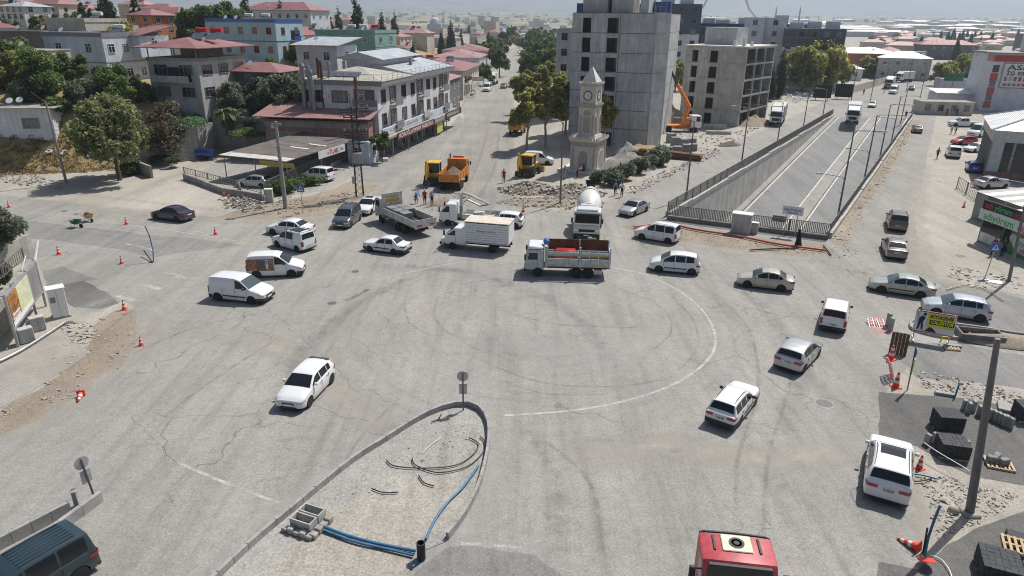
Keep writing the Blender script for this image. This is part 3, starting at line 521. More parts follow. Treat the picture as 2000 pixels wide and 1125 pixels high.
def car(kind,P,heading,mat,label,cat='car',name='car',rim='alloy',glass='dark_glass',wscreen='wind_glass',scale=(1,1,1),roof=None,sunroof=None,rails=False,spoiler=None,bumper=False,blank=0,detail=True,plate=None,group=None,trim=False,rear_glass=True,tail='side',win_skip=(),flare=False):
 s=SP[kind];L,WD,wb,fo,RR=s['L'],s['W'],s['wb'],s['fo'],s['R'];xf=wb/2+fo;hw=WD/2;root=thing(name,label,cat,P,heading,group);root.scale=scale
 top=s['hood']+[(s['hood'][-1][0]+.05,s['belt'][0]),(s['deck'][0][0]-.05,s['belt'][1])]+s['deck'];Ra=RR+.055
 plan=[(0,.70),(.04,.80),(.12,.885),(.28,.95),(.6,.99),(1.0,1.0),(L-.8,1.0),(L-.4,.975),(L-.15,.93),(L-.04,.88),(L,.82)]
 if kind in('van','minibus','boxy','wagon','pickup'):plan=[(0,.78),(.04,.87),(.12,.93),(.28,.975),(.6,1.0),(L-.4,.99),(L-.12,.965),(L-.03,.93),(L,.88)]
 us_=sorted(set([0,.02,.05,.1,.18,.28,L,L-.02,L-.05,L-.1,L-.2]+[u for u,_ in top]+[fo+Ra*math.cos(PI*k/8)for k in range(9)]+[fo+wb+Ra*math.cos(PI*k/8)for k in range(9)]+[fo+Ra+.03,fo-Ra-.03,fo+wb+Ra+.03,fo+wb-Ra-.03]+[x*.35 for x in range(int(L/.35))]))
 us_=[u for i,u in enumerate(us_)if 0<=u<=L]
 def zbot(u):
  z=.21+.10*max(0,1-u/.5)+.10*max(0,1-(L-u)/.5)
  for c in(fo,fo+wb):
   if abs(u-c)<Ra:z=max(z,RR+math.sqrt(Ra*Ra-(u-c)**2)-.02)
  return z
 def half(u):return hw*interp(u,plan)
 rings=[]
 for u in us_:
  w,zt,zb=half(u),interp(u,top),zbot(u);cr=.035*min(1,u/.5,(L-u)/.3+.1);b0=.21
  pts=[(w-.035,b0),(w-.004,b0+(zt-b0)*.22),(w,b0+(zt-b0)*.48),(w-.008,b0+(zt-b0)*.72),(w-.035,zt-.06),(w-.10,zt-.008),(w*.5,zt+cr*.8),(0,zt+cr)]
  pts=[(y,max(z,zb+.002*i))for i,(y,z)in enumerate(pts)];x=xf-u
  rings.append([(x,-y,z)for y,z in pts]+[(x,y,z)for y,z in pts[-2::-1]])
 mb=MB();mb.loft(rings,False,False);n=len(rings[0]);mb.add(rings[0],[tuple(range(n))]);mb.add(rings[-1],[tuple(range(n))[::-1]])
 body=mb.build('body',mat,root,smooth=32)
 # cabin
 prof=s['prof'];us2=sorted(set([p[0]for p in prof]+[prof[0][0]+(prof[-1][0]-prof[0][0])*k/16 for k in range(17)]));pr=[(u,interp(u,prof))for u in us2];zr=max(z for _,z in prof);bz=lambda u:interp(u,top)
 tum=.20 if kind not in('van','minibus','pickup')else .13
 def yz(u,z):return(hw-.05)*min(1,interp(u,plan)+.03)-tum*max(0,(z-s['belt'][0])/(zr-s['belt'][0]))**1.15
 rings=[]
 for u,z in pr:
  zb=bz(u)-.05;z=max(z,zb+.02);zs=[zb,zb+(z-.05-zb)*.5,max(zb,z-.06)];yt=yz(u,z-.06);x=xf-u
  pts=[(yz(u,q),q)for q in zs]+[(yt-.035,z-.018),(yt-.12,z),(yt*.45,z+.018),(0,z+.022)]
  rings.append([(x,-y,q)for y,q in pts]+[(x,y,q)for y,q in pts[-2::-1]])
 mb=MB();mb.loft(rings,False,False);n=len(rings[0]);mb.add(rings[0],[tuple(range(n))]);mb.add(rings[-1],[tuple(range(n))[::-1]]);mb.build('cabin',mat,body,smooth=38)
 MB().bx(xf-L+.15,xf-.12,-hw+.14,hw-.14,.17,.62).build('underbody_light_block','under',root)  # near-black box added under the open shell to block light at the arches
 # glass
 def screen(name,u0,u1,m,inset=.09,a=.05,b=.95,off=.012):
  mb=MB();rows=[]
  for k in range(6):
   u=u0+(u1-u0)*(a+(b-a)*k/5);z=interp(u,prof);du=.02;sl=(interp(min(u+du,prof[-1][0]),prof)-interp(max(u-du,prof[0][0]),prof));nx,nz=sl,2*du;ll=math.hypot(nx,nz);nx,nz=nx/ll*off,nz/ll*off
   yt=yz(u,z-.04)-inset;rows.append([(xf-u+nx,yt*f,z+.02*(1-f*f)+nz)for f in(-1,-.5,0,.5,1)])
  mb.loft(rows,False,False);return mb.build(name,m,root,smooth=60)
 screen('windshield',prof[0][0],s['wt'],wscreen,.07)
 if rear_glass:screen('rear_window',s['rb'],prof[-1][0],glass,.10,.08,.86 if kind not in('van','minibus')else .80)
 for i,(a,b)in enumerate(s['wins']):
  if i in win_skip or i>=len(s['wins'])-blank:continue
  for sd in(-1,1):
   mb=MB();lo=[];hi=[]
   for k in range(7):
    u=a+(b-a)*k/6;zl=bz(u)+.015;zh=min(interp(u,prof)-.085,zr-.1)
    if zh-zl<.03:zh=zl+.01
    lo.append((xf-u,sd*(yz(u,zl)+.008),zl));hi.append((xf-u,sd*(yz(u,zh)+.008),zh))
   mb.add(lo+hi,[(k,k+1,8+k,7+k)if sd<0 else(7+k,8+k,k+1,k)for k in range(6)]);mb.build('side_window',glass,root)
   # lamps and trims that wrap round the corners
 def wrap(name,us_y,zl,zh,m,off=.010,front=True,parent=None,both=True):
  outs=[]
  for sd in((-1,1)if both else(0,)):
   mb=MB();lo=[];hi=[]
   seq=us_y if both else us_y
   for q in seq:
    u,y=q[0],q[1];dz=q[2]if len(q)>2 else 0
    yy=(half(u)+off)if y is None else y;x=xf-u+(off if u<.01 else(-off if u>L-.01 else 0))
    lo.append((x,(sd or 1)*yy,zl+dz));hi.append((x,(sd or 1)*yy,zh+dz*.5))
   k=len(seq);mb.add(lo+hi,[(i,i+1,k+i+1,k+i)for i in range(k-1)]);outs.append(mb.build(name,m,parent or root))
  return outs
 nz=s['hood'][1][1];tz=s['deck'][-2][1]
 wrap('headlight',[(0,half(0)*.62),(0,half(0)),(.05,None),(.14,None,.02),(.38,None,.06)],nz-.15,nz-.015,'headlamp')
 if tail=='tall':wrap('tail_light',[(L,half(L)*.86),(L,half(L)),(L-.04,None),(L-.14,None)],tz-.28,tz+.16,'tail_red',.016)
 else:wrap('tail_light',[(L,half(L)*.52),(L,half(L)),(L-.04,None),(L-.12,None),(L-.32,None,.03)],tz-.17,tz-.02,'tail_red',.014)
 fr=half(0)*.55
 g=MB();g.bx(xf-.03,xf+.012,-fr,fr,nz-.24 if kind!='boxy' else nz-.15,nz-.10 if kind!='boxy' else nz-.03);g.bx(xf-.03,xf+.012,-half(0)*.8,half(0)*.8,.27,.37);g.build('grille','black_plastic',root)
 if bumper or kind in('boxy','wagon'):
  for b in(wrap('bumper',[(0,0),(0,half(0)),(.04,None),(.12,None),(.28,None),(fo-Ra-.02,None)],.26,.5,'black_plastic',.02),wrap('bumper',[(L,0),(L,half(L)),(L-.04,None),(L-.15,None),(fo+wb+Ra+.02,None)],.26,.52,'black_plastic',.02)):pass
 else:wrap('bumper_trim',[(L,0),(L,half(L)),(L-.04,None),(L-.15,None)],.27,.36,'black_plastic',.012)
 if trim:wrap('side_moulding',[(fo+Ra+.05,None),(fo+wb-Ra-.05,None)],.46,.55,'black_plastic',.012)
 pl=plate or ''
 MB().bx(xf+.012,xf+.022,-.26,.26,.40,.51).build('number_plate','plate_white',root)
 pb=MB();zp=tz-.18 if kind in('sedan','boxy','wagon','suv','hatch','mpv')else tz-.22;pb.bx(xf-L-.03,xf-L-.014,-.26,.26,zp-.06,zp+.055);po=pb.build('number_plate','plate_white',root)
 if pl:lettering(pl,.125,'plate_ink',po,(xf-L-.032,-.02,zp-.004),(0,-1,0),(0,0,1),bold=.004,fit=.40)
 # mirrors, handles, seams
 um=s['wins'][0][0]+.15;zm=bz(um)+.08
 for sd in(-1,1):
  MB().cbx(xf-um-.05,xf-um+.08,min(sd*(hw-.02),sd*(hw+.17)),max(sd*(hw-.02),sd*(hw+.17)),zm-.07,zm+.09,.03).build('mirror',mat if rim!='steel' else 'black_plastic',root)
 if detail:
  sm_=MB()
  for sd in(-1,1):
   seams=[s['wins'][0][0]-.0]+[w_[1]+.035 for w_ in s['wins'][:2]]
   for u in seams:
    for z0,z1 in((.30,.55),(.55,bz(u)-.10)):
     y=half(u)+.004;sm_.bx(xf-u-.007,xf-u+.007,min(sd*(y-.03),sd*y),max(sd*(y-.03),sd*y),z0,z1)
   for w_ in s['wins'][:2]:
    u=w_[1]-.12;y=half(u);MB().bx(xf-u-.09,xf-u+.09,min(sd*(y-.03),sd*(y+.02)),max(sd*(y-.03),sd*(y+.02)),bz(u)-.19,bz(u)-.15).build('door_handle',mat if mat not in('white_paint',)else 'chrome',body)
  stuff(sm_.build('door_seams','black_plastic',body))
 for sd in(-1,1):
  for xw,st in((wb/2,.0),(-wb/2,0)):wheel(root,xw,sd*(hw-.115),RR,.21,rim)
 if sunroof:
  m_,u0,u1=sunroof;mb=MB();rows=[]
  for k in range(6):
   u=u0+(u1-u0)*k/5;z=interp(u,prof);yt=yz(u,z)-.2;rows.append([(xf-u,yt*f,z+.028-.006*abs(f))for f in(-1,-.5,0,.5,1)])
  mb.loft(rows,False,False);mb.build('sunroof',m_,root)
 if rails:
  for sd in(-1,1):
   u0,u1=s['wt']+.15,s['rb']-.1;MB().tube([(xf-u,sd*(yz(u,interp(u,prof))-.07),interp(u,prof)+(.055 if 0<k<5 else .0))for k,u in enumerate([u0+(u1-u0)*q/5 for q in range(6)])],.018,5).build('roof_rail','black_plastic' if rails==1 else rails,root)
 if spoiler:
  u=s['rb'];z=interp(u,prof);y=yz(u,z)-.08;MB().add([(xf-u+.12,-y,z+.03),(xf-u+.12,y,z+.03),(xf-u-.22,y*.95,z-.0),(xf-u-.22,-y*.95,z-.0),(xf-u+.1,-y,z-.03),(xf-u+.1,y,z-.03),(xf-u-.2,y*.95,z-.05),(xf-u-.2,-y*.95,z-.05)],[(0,1,2,3),(7,6,5,4),(3,2,6,7),(0,3,7,4),(1,5,6,2)]).build('spoiler',spoiler,root)
 root['xf']=xf;return root
def pose(front,rear,side,kind,k=1.):
 A,B=G(*front),G(*rear);d=A-B;h=math.atan2(d.y,d.x);n=Vector((-math.sin(h),math.cos(h),0));s=SP[kind];m=(A+B)/2
 return m-n*(s['W']/2-.1)*(1 if side=='L' else-1),h
def posec(px,deg,z=0):return G(px[0],px[1],z),R(deg)
# ---- cars on the junction
p,h=pose((609,792),(644.5,749),'L','hatch');car('hatch',p,h+R(-3),'white_paint','white hatchback with black rear spoiler driving below the left of the junction',rim='dark',wscreen='dark_glass',spoiler='black_paint',plate='20 HT 112')
q5p=G(1720,952);car('suv',Vector((17.35,26.15,0)),R(61),'white_paint','white SUV with dark sunroof at the bottom right beside the dark paving blocks','car',sunroof=('dark_glass',2.15,3.1),rails='chrome',plate='01 AUB 348')
p,h=pose((494,594),(428.5,587),'R','van');v=car('van',p,h,'white_paint','plain white panel van with blank sides left of the junction','van','van',rim='steel',bumper=True,blank=2,trim=True,rear_glass=False,tail='tall',scale=(1.06,1.04,1.03))
p,h=pose((573.3,541),(499.5,543.5),'R','van');wrapv=car('van',p,h,'white_paint','white delivery van with brown coffee picture on its side','van','van',rim='steel',bumper=True,blank=2,rear_glass=False,tail='tall',scale=(1.04,1.02,1.04),wscreen='dark_glass')
p,h=pose((541.8,482.4),(582.7,493),'L','van');car('van',p,h,'white_paint','white family van with black roof panel beside a white sedan','van','van',tail='tall',sunroof=('dark_glass',1.75,3.9),rails=1,blank=1,scale=(1.0,1.0,1.0))
p,h=pose((532,457.5),(583,464),'L','sedan');car('sedan',p,h+R(4),'white_paint','white sedan half behind the family van with black roof',scale=(1.05,1.02,1.03))
p,h=pose((686.7,445),(701.8,430),'L','van');car('van',p,h-R(4),'slate_paint','dark slate blue van with ribbed roof beside a white sedan','van','van',wscreen='dark_glass',rails=1)
p,h=pose((729.3,420.2),(741,404),'L','sedan');car('sedan',p,h-R(12),'white_paint','white sedan with sunroof between the dark van and the block truck',wscreen='dark_glass',sunroof=('dark_glass',2.1,2.7),scale=(1.06,1.04,1.02))
p,h=pose((723,491.3),(770.2,497.6),'L','boxy');car('boxy',p,h,'white_paint','white boxy old sedan driving left in the open junction',rim='steel',trim=True)
p,h=pose((1240,422.7),(1259.2,414.7),'L','sedan');car('sedan',p,h,'silver_paint','silver sedan coming off the left service road',wscreen='dark_glass')
p,h=pose((1255.2,468),(1301.9,476),'L','van');car('van',p,h,'white_paint','white passenger van beside the red hose','van','van',tail='tall',scale=(.99,.98,.96),rails=1)
p,h=pose((1286.7,532),(1349.5,537.6),'L','mpv');car('mpv',p,h,'white_paint','white compact people carrier right of the grey open truck',rim='steel',trim=True)
p,h=pose((1459,562.4),(1523.8,570.4),'L','sedan');car('sedan',p,h,'beige_paint','beige sedan driving left toward the junction centre',rim='dark',scale=(.97,.97,1.02))
p,h=pose((1720.6,572),(1795.2,583),'L','sedan');car('sedan',p,h,'green_silver_paint','pale green silver sedan in front of the pale blue hatchback',trim=True,scale=(1.03,1,1))
p,h=pose((1827,616.8),(1910.4,629.6),'L','hatch');car('hatch',p,h,'pale_blue_paint','pale blue silver hatchback beside the yellow works board',scale=(1.04,1.01,1.02))
p,h=pose((1646,624),(1632,643),'R','van');car('van',Vector((22.4,43.4,0)),R(62),'white_paint','white van seen from behind with split rear doors and dark rear windows','van','van',bumper=True,blank=2,tail='tall',rim='steel',scale=(.97,.97,.95),plate='31 AFZ 62')
p,h=pose((1596,697),(1566,729.4),'R','hatch');car('hatch',p,h,'silver_paint','silver hatchback seen from behind with red tail lamps',scale=(1.04,1.02,.99),plate='31 NF 724')
p,h=pose((1472.6,791),(1442,830.8),'R','wagon');car('wagon',p,h,'white_paint','white old estate car with black bumpers and roof rails',rim='steel',trim=True,rails=1,plate='31 EL 847')
p,h=pose((304.7,429),(348.7,434.5),'L','sedan');car('sedan',p,h,'navy_paint','dark navy sedan on the left road',scale=(1.02,1,1))
car('van',G(1749,444),R(66),'graphite_paint','black van seen from behind on the right road','van','van',tail='tall',rails=1,plate='31 AHV 55')
car('sedan',G(1744,495),R(69),'brown_grey_paint','brownish grey sedan seen from behind on the right road',scale=(1.04,1.03,1.02),plate='31 AC 690')
car('sedan',G(1790,258),R(64),'graphite_paint','small dark sedan far up the right road',detail=False)
car('hatch',G(985,441),R(168),'white_paint','white hatchback mostly hidden behind the white caged truck')
car('van',G(1052,320),R(-6),'white_paint','white panel van parked behind the second backhoe','van','van',blank=2,rim='steel')
# ---- bottom left teal van
tv=car('van',Vector((-17.25,18.55,0)),R(-121),'teal_paint','dark teal van with ribbed roof cut by the lower left corner','van','van',scale=(1.12,1.02,1.02))
for i in range(7):
 y=-.55+i*.183;MB().bx(-1.55,.1,y-.018,y+.018,1.77,1.815).build('roof_rib','teal_paint',tv)
 # ---- far cars
FARC=[('minibus',(952,178),262,'white_paint','white minibus on the far street before the box lorry'),('sedan',(984,172),262,'graphite_paint','dark car on the far street beside the white minibus'),('sedan',(1013,104),262,'white_paint','white car farther up the far street'),('van',(990,120),262,'white_paint','white car at the left kerb far up the street'),('sedan',(1016,85),85,'white_paint','tiny white car near the top of the far street'),('van',(884,205),95,'white_paint','white van parked beside the corner of the bakery block'),('sedan',(920,186),260,'silver_paint','silver car parked below the red shop sign'),('minibus',(1828,197),66,'white_paint','white midibus seen from behind on the far right road'),('minibus',(1744,183),236,'white_paint','white midibus coming down the boulevard'),('sedan',(1703,209),238,'white_paint','white sedan in the far boulevard lane'),('sedan',(1780,176),60,'graphite_paint','dark car far along the boulevard'),('sedan',(1882,163),30,'white_paint','white car at the far bend of the boulevard'),('sedan',(1893,149),30,'silver_paint','tiny silver car beyond the clipped bushes'),('van',(1860,194),66,'white_paint','white car parked by the dark signboard on the right road'),('pickup',(1878,247),172,'white_paint','white pickup parked on the right verge'),('hatch',(1882,282),186,'red_paint','red hatchback parked by the showroom'),('van',(1860,306),64,'white_paint','white van parked on the pink checkered yard'),('hatch',(1900,334),62,'blue_paint','bright blue hatchback parked at the showroom corner'),('sedan',(1905,296),200,'white_paint','white car nosing out beside the red hatchback'),('minibus',(1912,266),210,'white_paint','white van behind the red hatchback at the showroom'),('sedan',(1935,366),10,'silver_paint','silver sedan parked behind the striped shed'),('van',(622,352),160,'white_paint','white van parked deep under the carport'),('hatch',(498,364),170,'silver_paint','silver car parked behind the low wall of the carport yard')]
for k,c,a,m,lb in FARC:
 car(k,G(*c),R(a),m,lb,'van' if k in('van','minibus')else('pickup' if k=='pickup' else 'car'),'van' if k in('van','minibus')else('pickup_truck' if k=='pickup' else 'car'),detail=False)
 # picture on the delivery van
def picture(name,cols,sc=1.):
 m,N,L,B=mk(name);P=N.new('ShaderNodeTexCoord').outputs['Object'];v=nd(N,'ShaderNodeTexVoronoi',_Scale=2.2*sc);L.new(P,v.inputs['Vector']);n=nd(N,'ShaderNodeTexNoise',_Scale=3.*sc,_Detail=3.0,_Distortion=1.5);L.new(P,n.inputs['Vector'])
 r=ramp(N,[(i/(len(cols)-1)*.6+.2,c)for i,c in enumerate(cols)]);L.new(n.outputs[0],r.inputs[0]);L.new(r.outputs[0],B.inputs['Base Color']);B.inputs['Roughness'].default_value=.4;return m
picture('coffee_print',[(.03,.015,.01),(.16,.06,.03),(.22,.10,.05),(.35,.24,.15),(.10,.035,.02)],1.)
xf=wrapv['xf']
MB().bx(xf-4.12,xf-2.10,-.905,-.893,.62,1.55).build('side_picture','coffee_print',wrapv);MB().bx(xf-2.68,xf-2.5,-.915,-.907,.75,1.5).build('picture_panel',M('pale_print',(.55,.62,.62),.4,.2,5),wrapv)
MB().bx(xf-3.35,xf-2.72,-.915,-.907,.75,1.5).build('picture_panel',M('machine_print',(.10,.095,.09),.4,.5,5),wrapv);MB().bx(xf-2.65,xf-2.53,-.925,-.917,1.2,1.42).build('picture_panel',M('blue_print',(.05,.22,.4),.4,.3,5),wrapv)
# ------------------------------------------------------------------ lorries and machines
M('orange_paint',(.62,.22,.03),.5,.25,2,world=False);M('machine_yellow',(.68,.40,.04),.45,.2,2,world=False);M('crane_orange',(.72,.22,.03),.45,.15,2,world=False);M('steel_grey',(.30,.30,.30),.5,.2,2,metal=.4,world=False)
M('chassis',(.035,.03,.03),.7,.2,3,world=False);M('red_chassis',(.16,.03,.025),.6,.25,3,world=False);M('soil_load',(.13,.105,.08),.95,.5,2.5,bump=.6,bscale=6);M('rust',(.17,.07,.035),.9,.4,1.2,streak=.3);M('truck_grey',(.52,.55,.55),.55,.14,2.5,world=False,streak=.2)
M('mixer_white',(.68,.67,.63),.4,.1,1.5,world=False);M('aged_white',(.60,.585,.54),.6,.2,1.5,world=False,streak=.25);M('tan_board',(.62,.54,.46),.8,.15,2);M('yellow_print',(.55,.36,.06),.5,.2,4);M('blue_tarp',(.05,.14,.42),.6,.3,6);M('red_plastic',(.62,.03,.03),.45,.2,4)
M('paving_block',(.24,.24,.235),.85,.2,3,bump=.2);M('dark_block',(.045,.05,.056),.8,.22,4);M('block_joint',(.03,.03,.03),.9,0);M('timber',(.50,.37,.22),.8,.25,3)
def poseT(front,rear,side,xF,ht):
 A,B=G(*front),G(*rear);d=A-B;h=math.atan2(d.y,d.x);n=Vector((-math.sin(h),math.cos(h),0));u=Vector((math.cos(h),math.sin(h),0))
 return A-u*xF-n*ht*(1 if side=='L' else-1),h
def cab(root,xf,ln,WD,z0,z1,mat,rake=.16,wz=.52,low=.0,dark=True,glass='dark_glass',roof_def=None,lampz=None,mirrors=True,snub=0.):
 hw=WD/2;zb=z0+(z1-z0)*wz
 prof=[(xf-ln,z0),(xf-.04,z0),(xf,z0+.12),(xf+snub,zb-.12),(xf+snub-.02,zb),(xf-rake,z1-.16),(xf-rake-.12,z1-.02),(xf-rake-.4,z1),(xf-ln+.06,z1),(xf-ln,z1-.06)]
 cx=sum(p[0]for p in prof)/len(prof);cz=sum(p[1]for p in prof)/len(prof)
 def ring(y,k):return[(cx+(x-cx)*k,y,cz+(z-cz)*k)for x,z in prof]
 b=MB().loft([ring(-hw,.955),ring(-hw+.06,1),ring(hw-.06,1),ring(hw,.955)],True,True).build('cab',mat,root,smooth=35)
 xa,za,xb_,zb2=xf+snub-.02,zb,xf-rake,z1-.16;L_=math.hypot(xb_-xa,zb2-za);nx,nz=(zb2-za)/L_*.014,-(xb_-xa)/L_*.014
 def on(t,y):return(xa+(xb_-xa)*t+nx,y,za+(zb2-za)*t+nz)
 MB().poly([on(.04,-hw+.1),on(.04,hw-.1),on(.97,hw-.16),on(.97,-hw+.16)]).build('windshield',glass,root)
 for sd in(-1,1):
  y=sd*(hw+.006);x0,x1=xf-.24,xf-min(ln-.12,1.05);w=MB().poly([(x0,y,zb+.03),(x1,y,zb+.03),(x1,y,z1-.24),(x0-rake*.8,y,z1-.24)]);w.build('side_window','dark_glass',root)
  MB().bx(x1-.02,x1,min(y,y-.02*sd),max(y,y-.02*sd),z0+.05,zb+.0).build('door_seam','black_plastic',b)
  zl=lampz or z0+.22
  MB().cbx(xf-.05,xf+.035,min(sd*(hw-.42),sd*(hw-.06)),max(sd*(hw-.42),sd*(hw-.06)),zl-.09,zl+.09,.02).build('headlight','headlamp',root)
  if mirrors:
   MB().cbx(xf-.12,xf+.02,min(sd*(hw+.08),sd*(hw+.26)),max(sd*(hw+.08),sd*(hw+.26)),zb+.05,zb+.52,.03).build('mirror','black_plastic',root)
 MB().bx(xf-.02,xf+.022+snub,-hw*.62,hw*.62,z0+.30,zb-.22).build('grille','black_plastic' if dark else mat,root)
 MB().cbx(xf-.25,xf+.06,-hw+.02,hw-.02,z0-.12,z0+.14,.04).build('bumper','black_plastic' if dark else mat,root)
 MB().bx(xf+.06,xf+.072,-.26,.26,z0-.06,z0+.05).build('number_plate','plate_white',root)
 if roof_def:MB().add([(xf-rake-.35,-hw+.2,z1),(xf-rake-.35,hw-.2,z1),(xf-ln+.05,hw-.12,z1),(xf-ln+.05,-hw+.12,z1),(xf-ln+.05,hw-.12,z1+roof_def),(xf-ln+.05,-hw+.12,z1+roof_def)],[(0,1,4,5),(1,2,4),(0,5,3),(2,3,5,4)]).build('roof_deflector',mat,root)
 return b
def chassis(root,x0,x1,z,mat='chassis',hw=.42):
 for sd in(-1,1):MB().bx(x0,x1,min(sd*(hw-.1),sd*hw),max(sd*(hw-.1),sd*hw),z-.12,z+.12).build('frame_rail',mat,root)
 MB().bx(x0+.1,x1-.1,-hw+.1,hw-.1,z-.08,z+.05).build('frame_deck','under',root)
def axles(root,xs,hw,r,w=.28,kind='truck',dual=None):
 for x in xs:
  for sd in(-1,1):wheel(root,x,sd*(hw-w/2),r,w*(1.7 if dual and x in dual else 1),kind)
  MB().cyl((x,-hw+.2,r),(x,hw-.2,r),.07,n=6).build('axle','under',root)
def panel_side(root,x0,x1,y,z0,z1,mat,n=3,th=.05,name='side_board',rib='truck_grey',stripe=None):
 s=1 if y>0 else-1;k=(x1-x0)/n
 for i in range(n):
  o=MB().bx(x0+i*k+.015,x0+(i+1)*k-.015,y-th/2,y+th/2,z0,z1).build(name,mat,root)
  if stripe:MB().bx(x0+i*k+.1,x0+(i+1)*k-.1,y+s*th/2,y+s*(th/2+.012),z0+.1,z0+.17).build('stripe',stripe,o)
  for q in range(2):MB().bx(x0+i*k+.06+q*(k-.22),x0+i*k+.16+q*(k-.22),y+s*th/2 if s>0 else y-th/2-.03,y+th/2+.03 if s>0 else y-th/2,z0+.04,z1-.04).build('rib',rib,o)
  # --- grey open truck in the middle
p,h=poseT((1050.4,539.5),(1125.6,542),'L',2.15,.95)
t=thing('open_truck','grey open sided truck with a white cab roof and red load in the junction centre','truck',p,h)
cab(t,3.25,1.55,2.1,.58,2.25,'truck_grey',.18,.5);MB().cbx(1.75,3.0,-.98,.98,2.25,2.52,.1).build('cab_roof','white_paint',t,smooth=40)
chassis(t,-3.4,3.0,.68,'red_chassis');axles(t,(2.15,-.97,-1.93),1.06,.41,.26,'truck',(-.97,-1.93))
MB().bx(-3.6,1.45,-1.08,1.08,.86,.96).build('bed_floor','chassis',t)
for y in(1.08,-1.08):
 panel_side(t,-3.55,-1.3,y,.95,1.62,'truck_grey',3,stripe='yellow_print');panel_side(t,-1.1,1.4,y,.95,1.62,'truck_grey',3,stripe='yellow_print')
 for x in(-3.58,-1.2,1.42):MB().bx(x-.06,x+.06,y-.05,y+.05,.86,2.6).build('stake','truck_grey',t)
MB().bx(-1.1,1.4,1.055,1.10,1.86,2.18).build('upper_board','truck_grey',t);MB().bx(-3.55,-1.3,1.055,1.10,1.86,2.18).build('upper_board','truck_grey',t);MB().bx(-3.55,1.4,-1.11,-1.06,1.66,2.6).build('far_board','rust',t)
for x in(-3.5,-1.1):MB().bx(x,x+2.2,1.10,1.115,1.89,1.95).build('stripe','yellow_print',t)
MB().bx(-3.63,-3.57,-1.05,1.05,.95,2.0).build('tailgate','truck_grey',t);MB().bx(1.46,1.62,-1.05,1.05,.8,2.6).build('headboard','aged_white',t)
MB().bx(-3.0,-2.35,.75,1.05,.35,.72).build('tool_box','aged_white',t)
mb=MB().lathe([(.03,-.32),(.2,-.3),(.26,-.1),(.24,.15),(.16,.3),(.03,.34)],10,(1.55,.2,2.78),'y');tag(mb.build('tarpaulin_roll','blue_tarp',None,p,h),'crumpled blue tarpaulin roll on top of the grey open truck','tarpaulin')
tag(MB().cbx(-1.0,.9,-.9,.1,.97,1.95,.2).build('covered_load','dark_red_paint',None,p,h,40),'red covered load inside the grey open truck','load')
# --- flatbed with paving block pallets
p,h=poseT((746,435),(793,457),'L',2.5,1.0)
t=thing('flatbed_truck','white flatbed truck carrying pallets of paving blocks','truck',p,h)
cab(t,3.65,1.6,2.2,.65,2.55,'aged_white',.15,.52);chassis(t,-4.2,3.3,.75);axles(t,(2.5,-1.0,-2.15),1.12,.46,.28,'truck',(-1.0,-2.15))
MB().bx(-4.4,1.9,-1.18,1.18,.98,1.08).build('bed_floor','chassis',t)
for y in(1.18,-1.18):panel_side(t,-4.35,1.85,y,1.08,1.75,'aged_white',6,rib='aged_white')
MB().bx(-4.44,-4.38,-1.18,1.18,1.0,1.8).build('tailgate','aged_white',t);hb=MB().bx(1.9,1.98,-1.15,1.15,1.0,3.1).build('headboard','aged_white',t);MB().bx(1.885,1.895,-.8,.8,2.2,2.5).build('painted_band','yellow_print',hb);MB().bx(1.885,1.895,-.7,.7,2.62,2.8).build('painted_band','yellow_print',hb)
for sd in(-.7,.7):MB().bx(-4.47,-4.445,sd-.25,sd+.25,1.15,1.3).build('reflector','red_plastic',t)
rot=Matrix.Rotation(h,3,'Z')
def block_stack(name,label,loc,rz,nx,ny,nz,bx_,by_,bz_,mat,group=None,pallet=True,gap=.012):
 """stack of single blocks on a timber pallet"""
 o=thing(name,label,'block stack',loc,rz,group);z0=.14 if pallet else 0;me=MB().bx(0,bx_-gap,0,by_-gap,0,bz_-gap).mesh('block',mat);cnt=0;rest=MB()
 for k in range(nz):
  for i in range(nx):
   for j in range(ny):
    if 0<k<nz-1 and 0<i<nx-1 and 0<j<ny-1:continue
    x,y,z=(i-nx/2)*bx_+random.uniform(-.008,.008),(j-ny/2)*by_+random.uniform(-.008,.008),z0+k*bz_
    if cnt<300 and(k==nz-1 or j==0 or i==0 or i==nx-1):link('block',me,o,(x,y,z));cnt+=1
    else:rest.bx(x,x+bx_-gap,y,y+by_-gap,z,z+bz_-gap)
 if rest.v:stuff(rest.build('blocks',mat,o))
 MB().bx(-nx*bx_/2+.03,nx*bx_/2-.03,-ny*by_/2+.03,ny*by_/2-.03,z0+.01,z0+nz*bz_-.03).build('joint_core','block_joint',o)
 if pallet:
  for y in(-.42,0,.42):MB().bx(-nx*bx_/2,nx*bx_/2,y*ny*by_-.05,y*ny*by_+.05,0,.10).build('pallet_runner','timber',o)
  for q in range(5):x=-nx*bx_/2+.04+q*(nx*bx_-.16)/4;MB().bx(x,x+.08,-ny*by_/2,ny*by_/2,.10,.135).build('pallet_slat','timber',o)
 return o
for i,(x,y,w)in enumerate(((1.0,.5,'nearest the cab on the left'),(1.0,-.55,'nearest the cab on the right'),(-.25,.5,'in the middle on the left'),(-.2,-.55,'in the middle on the right'),(-1.5,.45,'nearest the tailgate'))):
 block_stack('paving_block_stack','grey paving block stack on the flatbed truck, %s'%w,p+rot@Vector((x,y,1.09)),h,5,4,6,.22,.24,.115,'paving_block','block stacks on the flatbed')
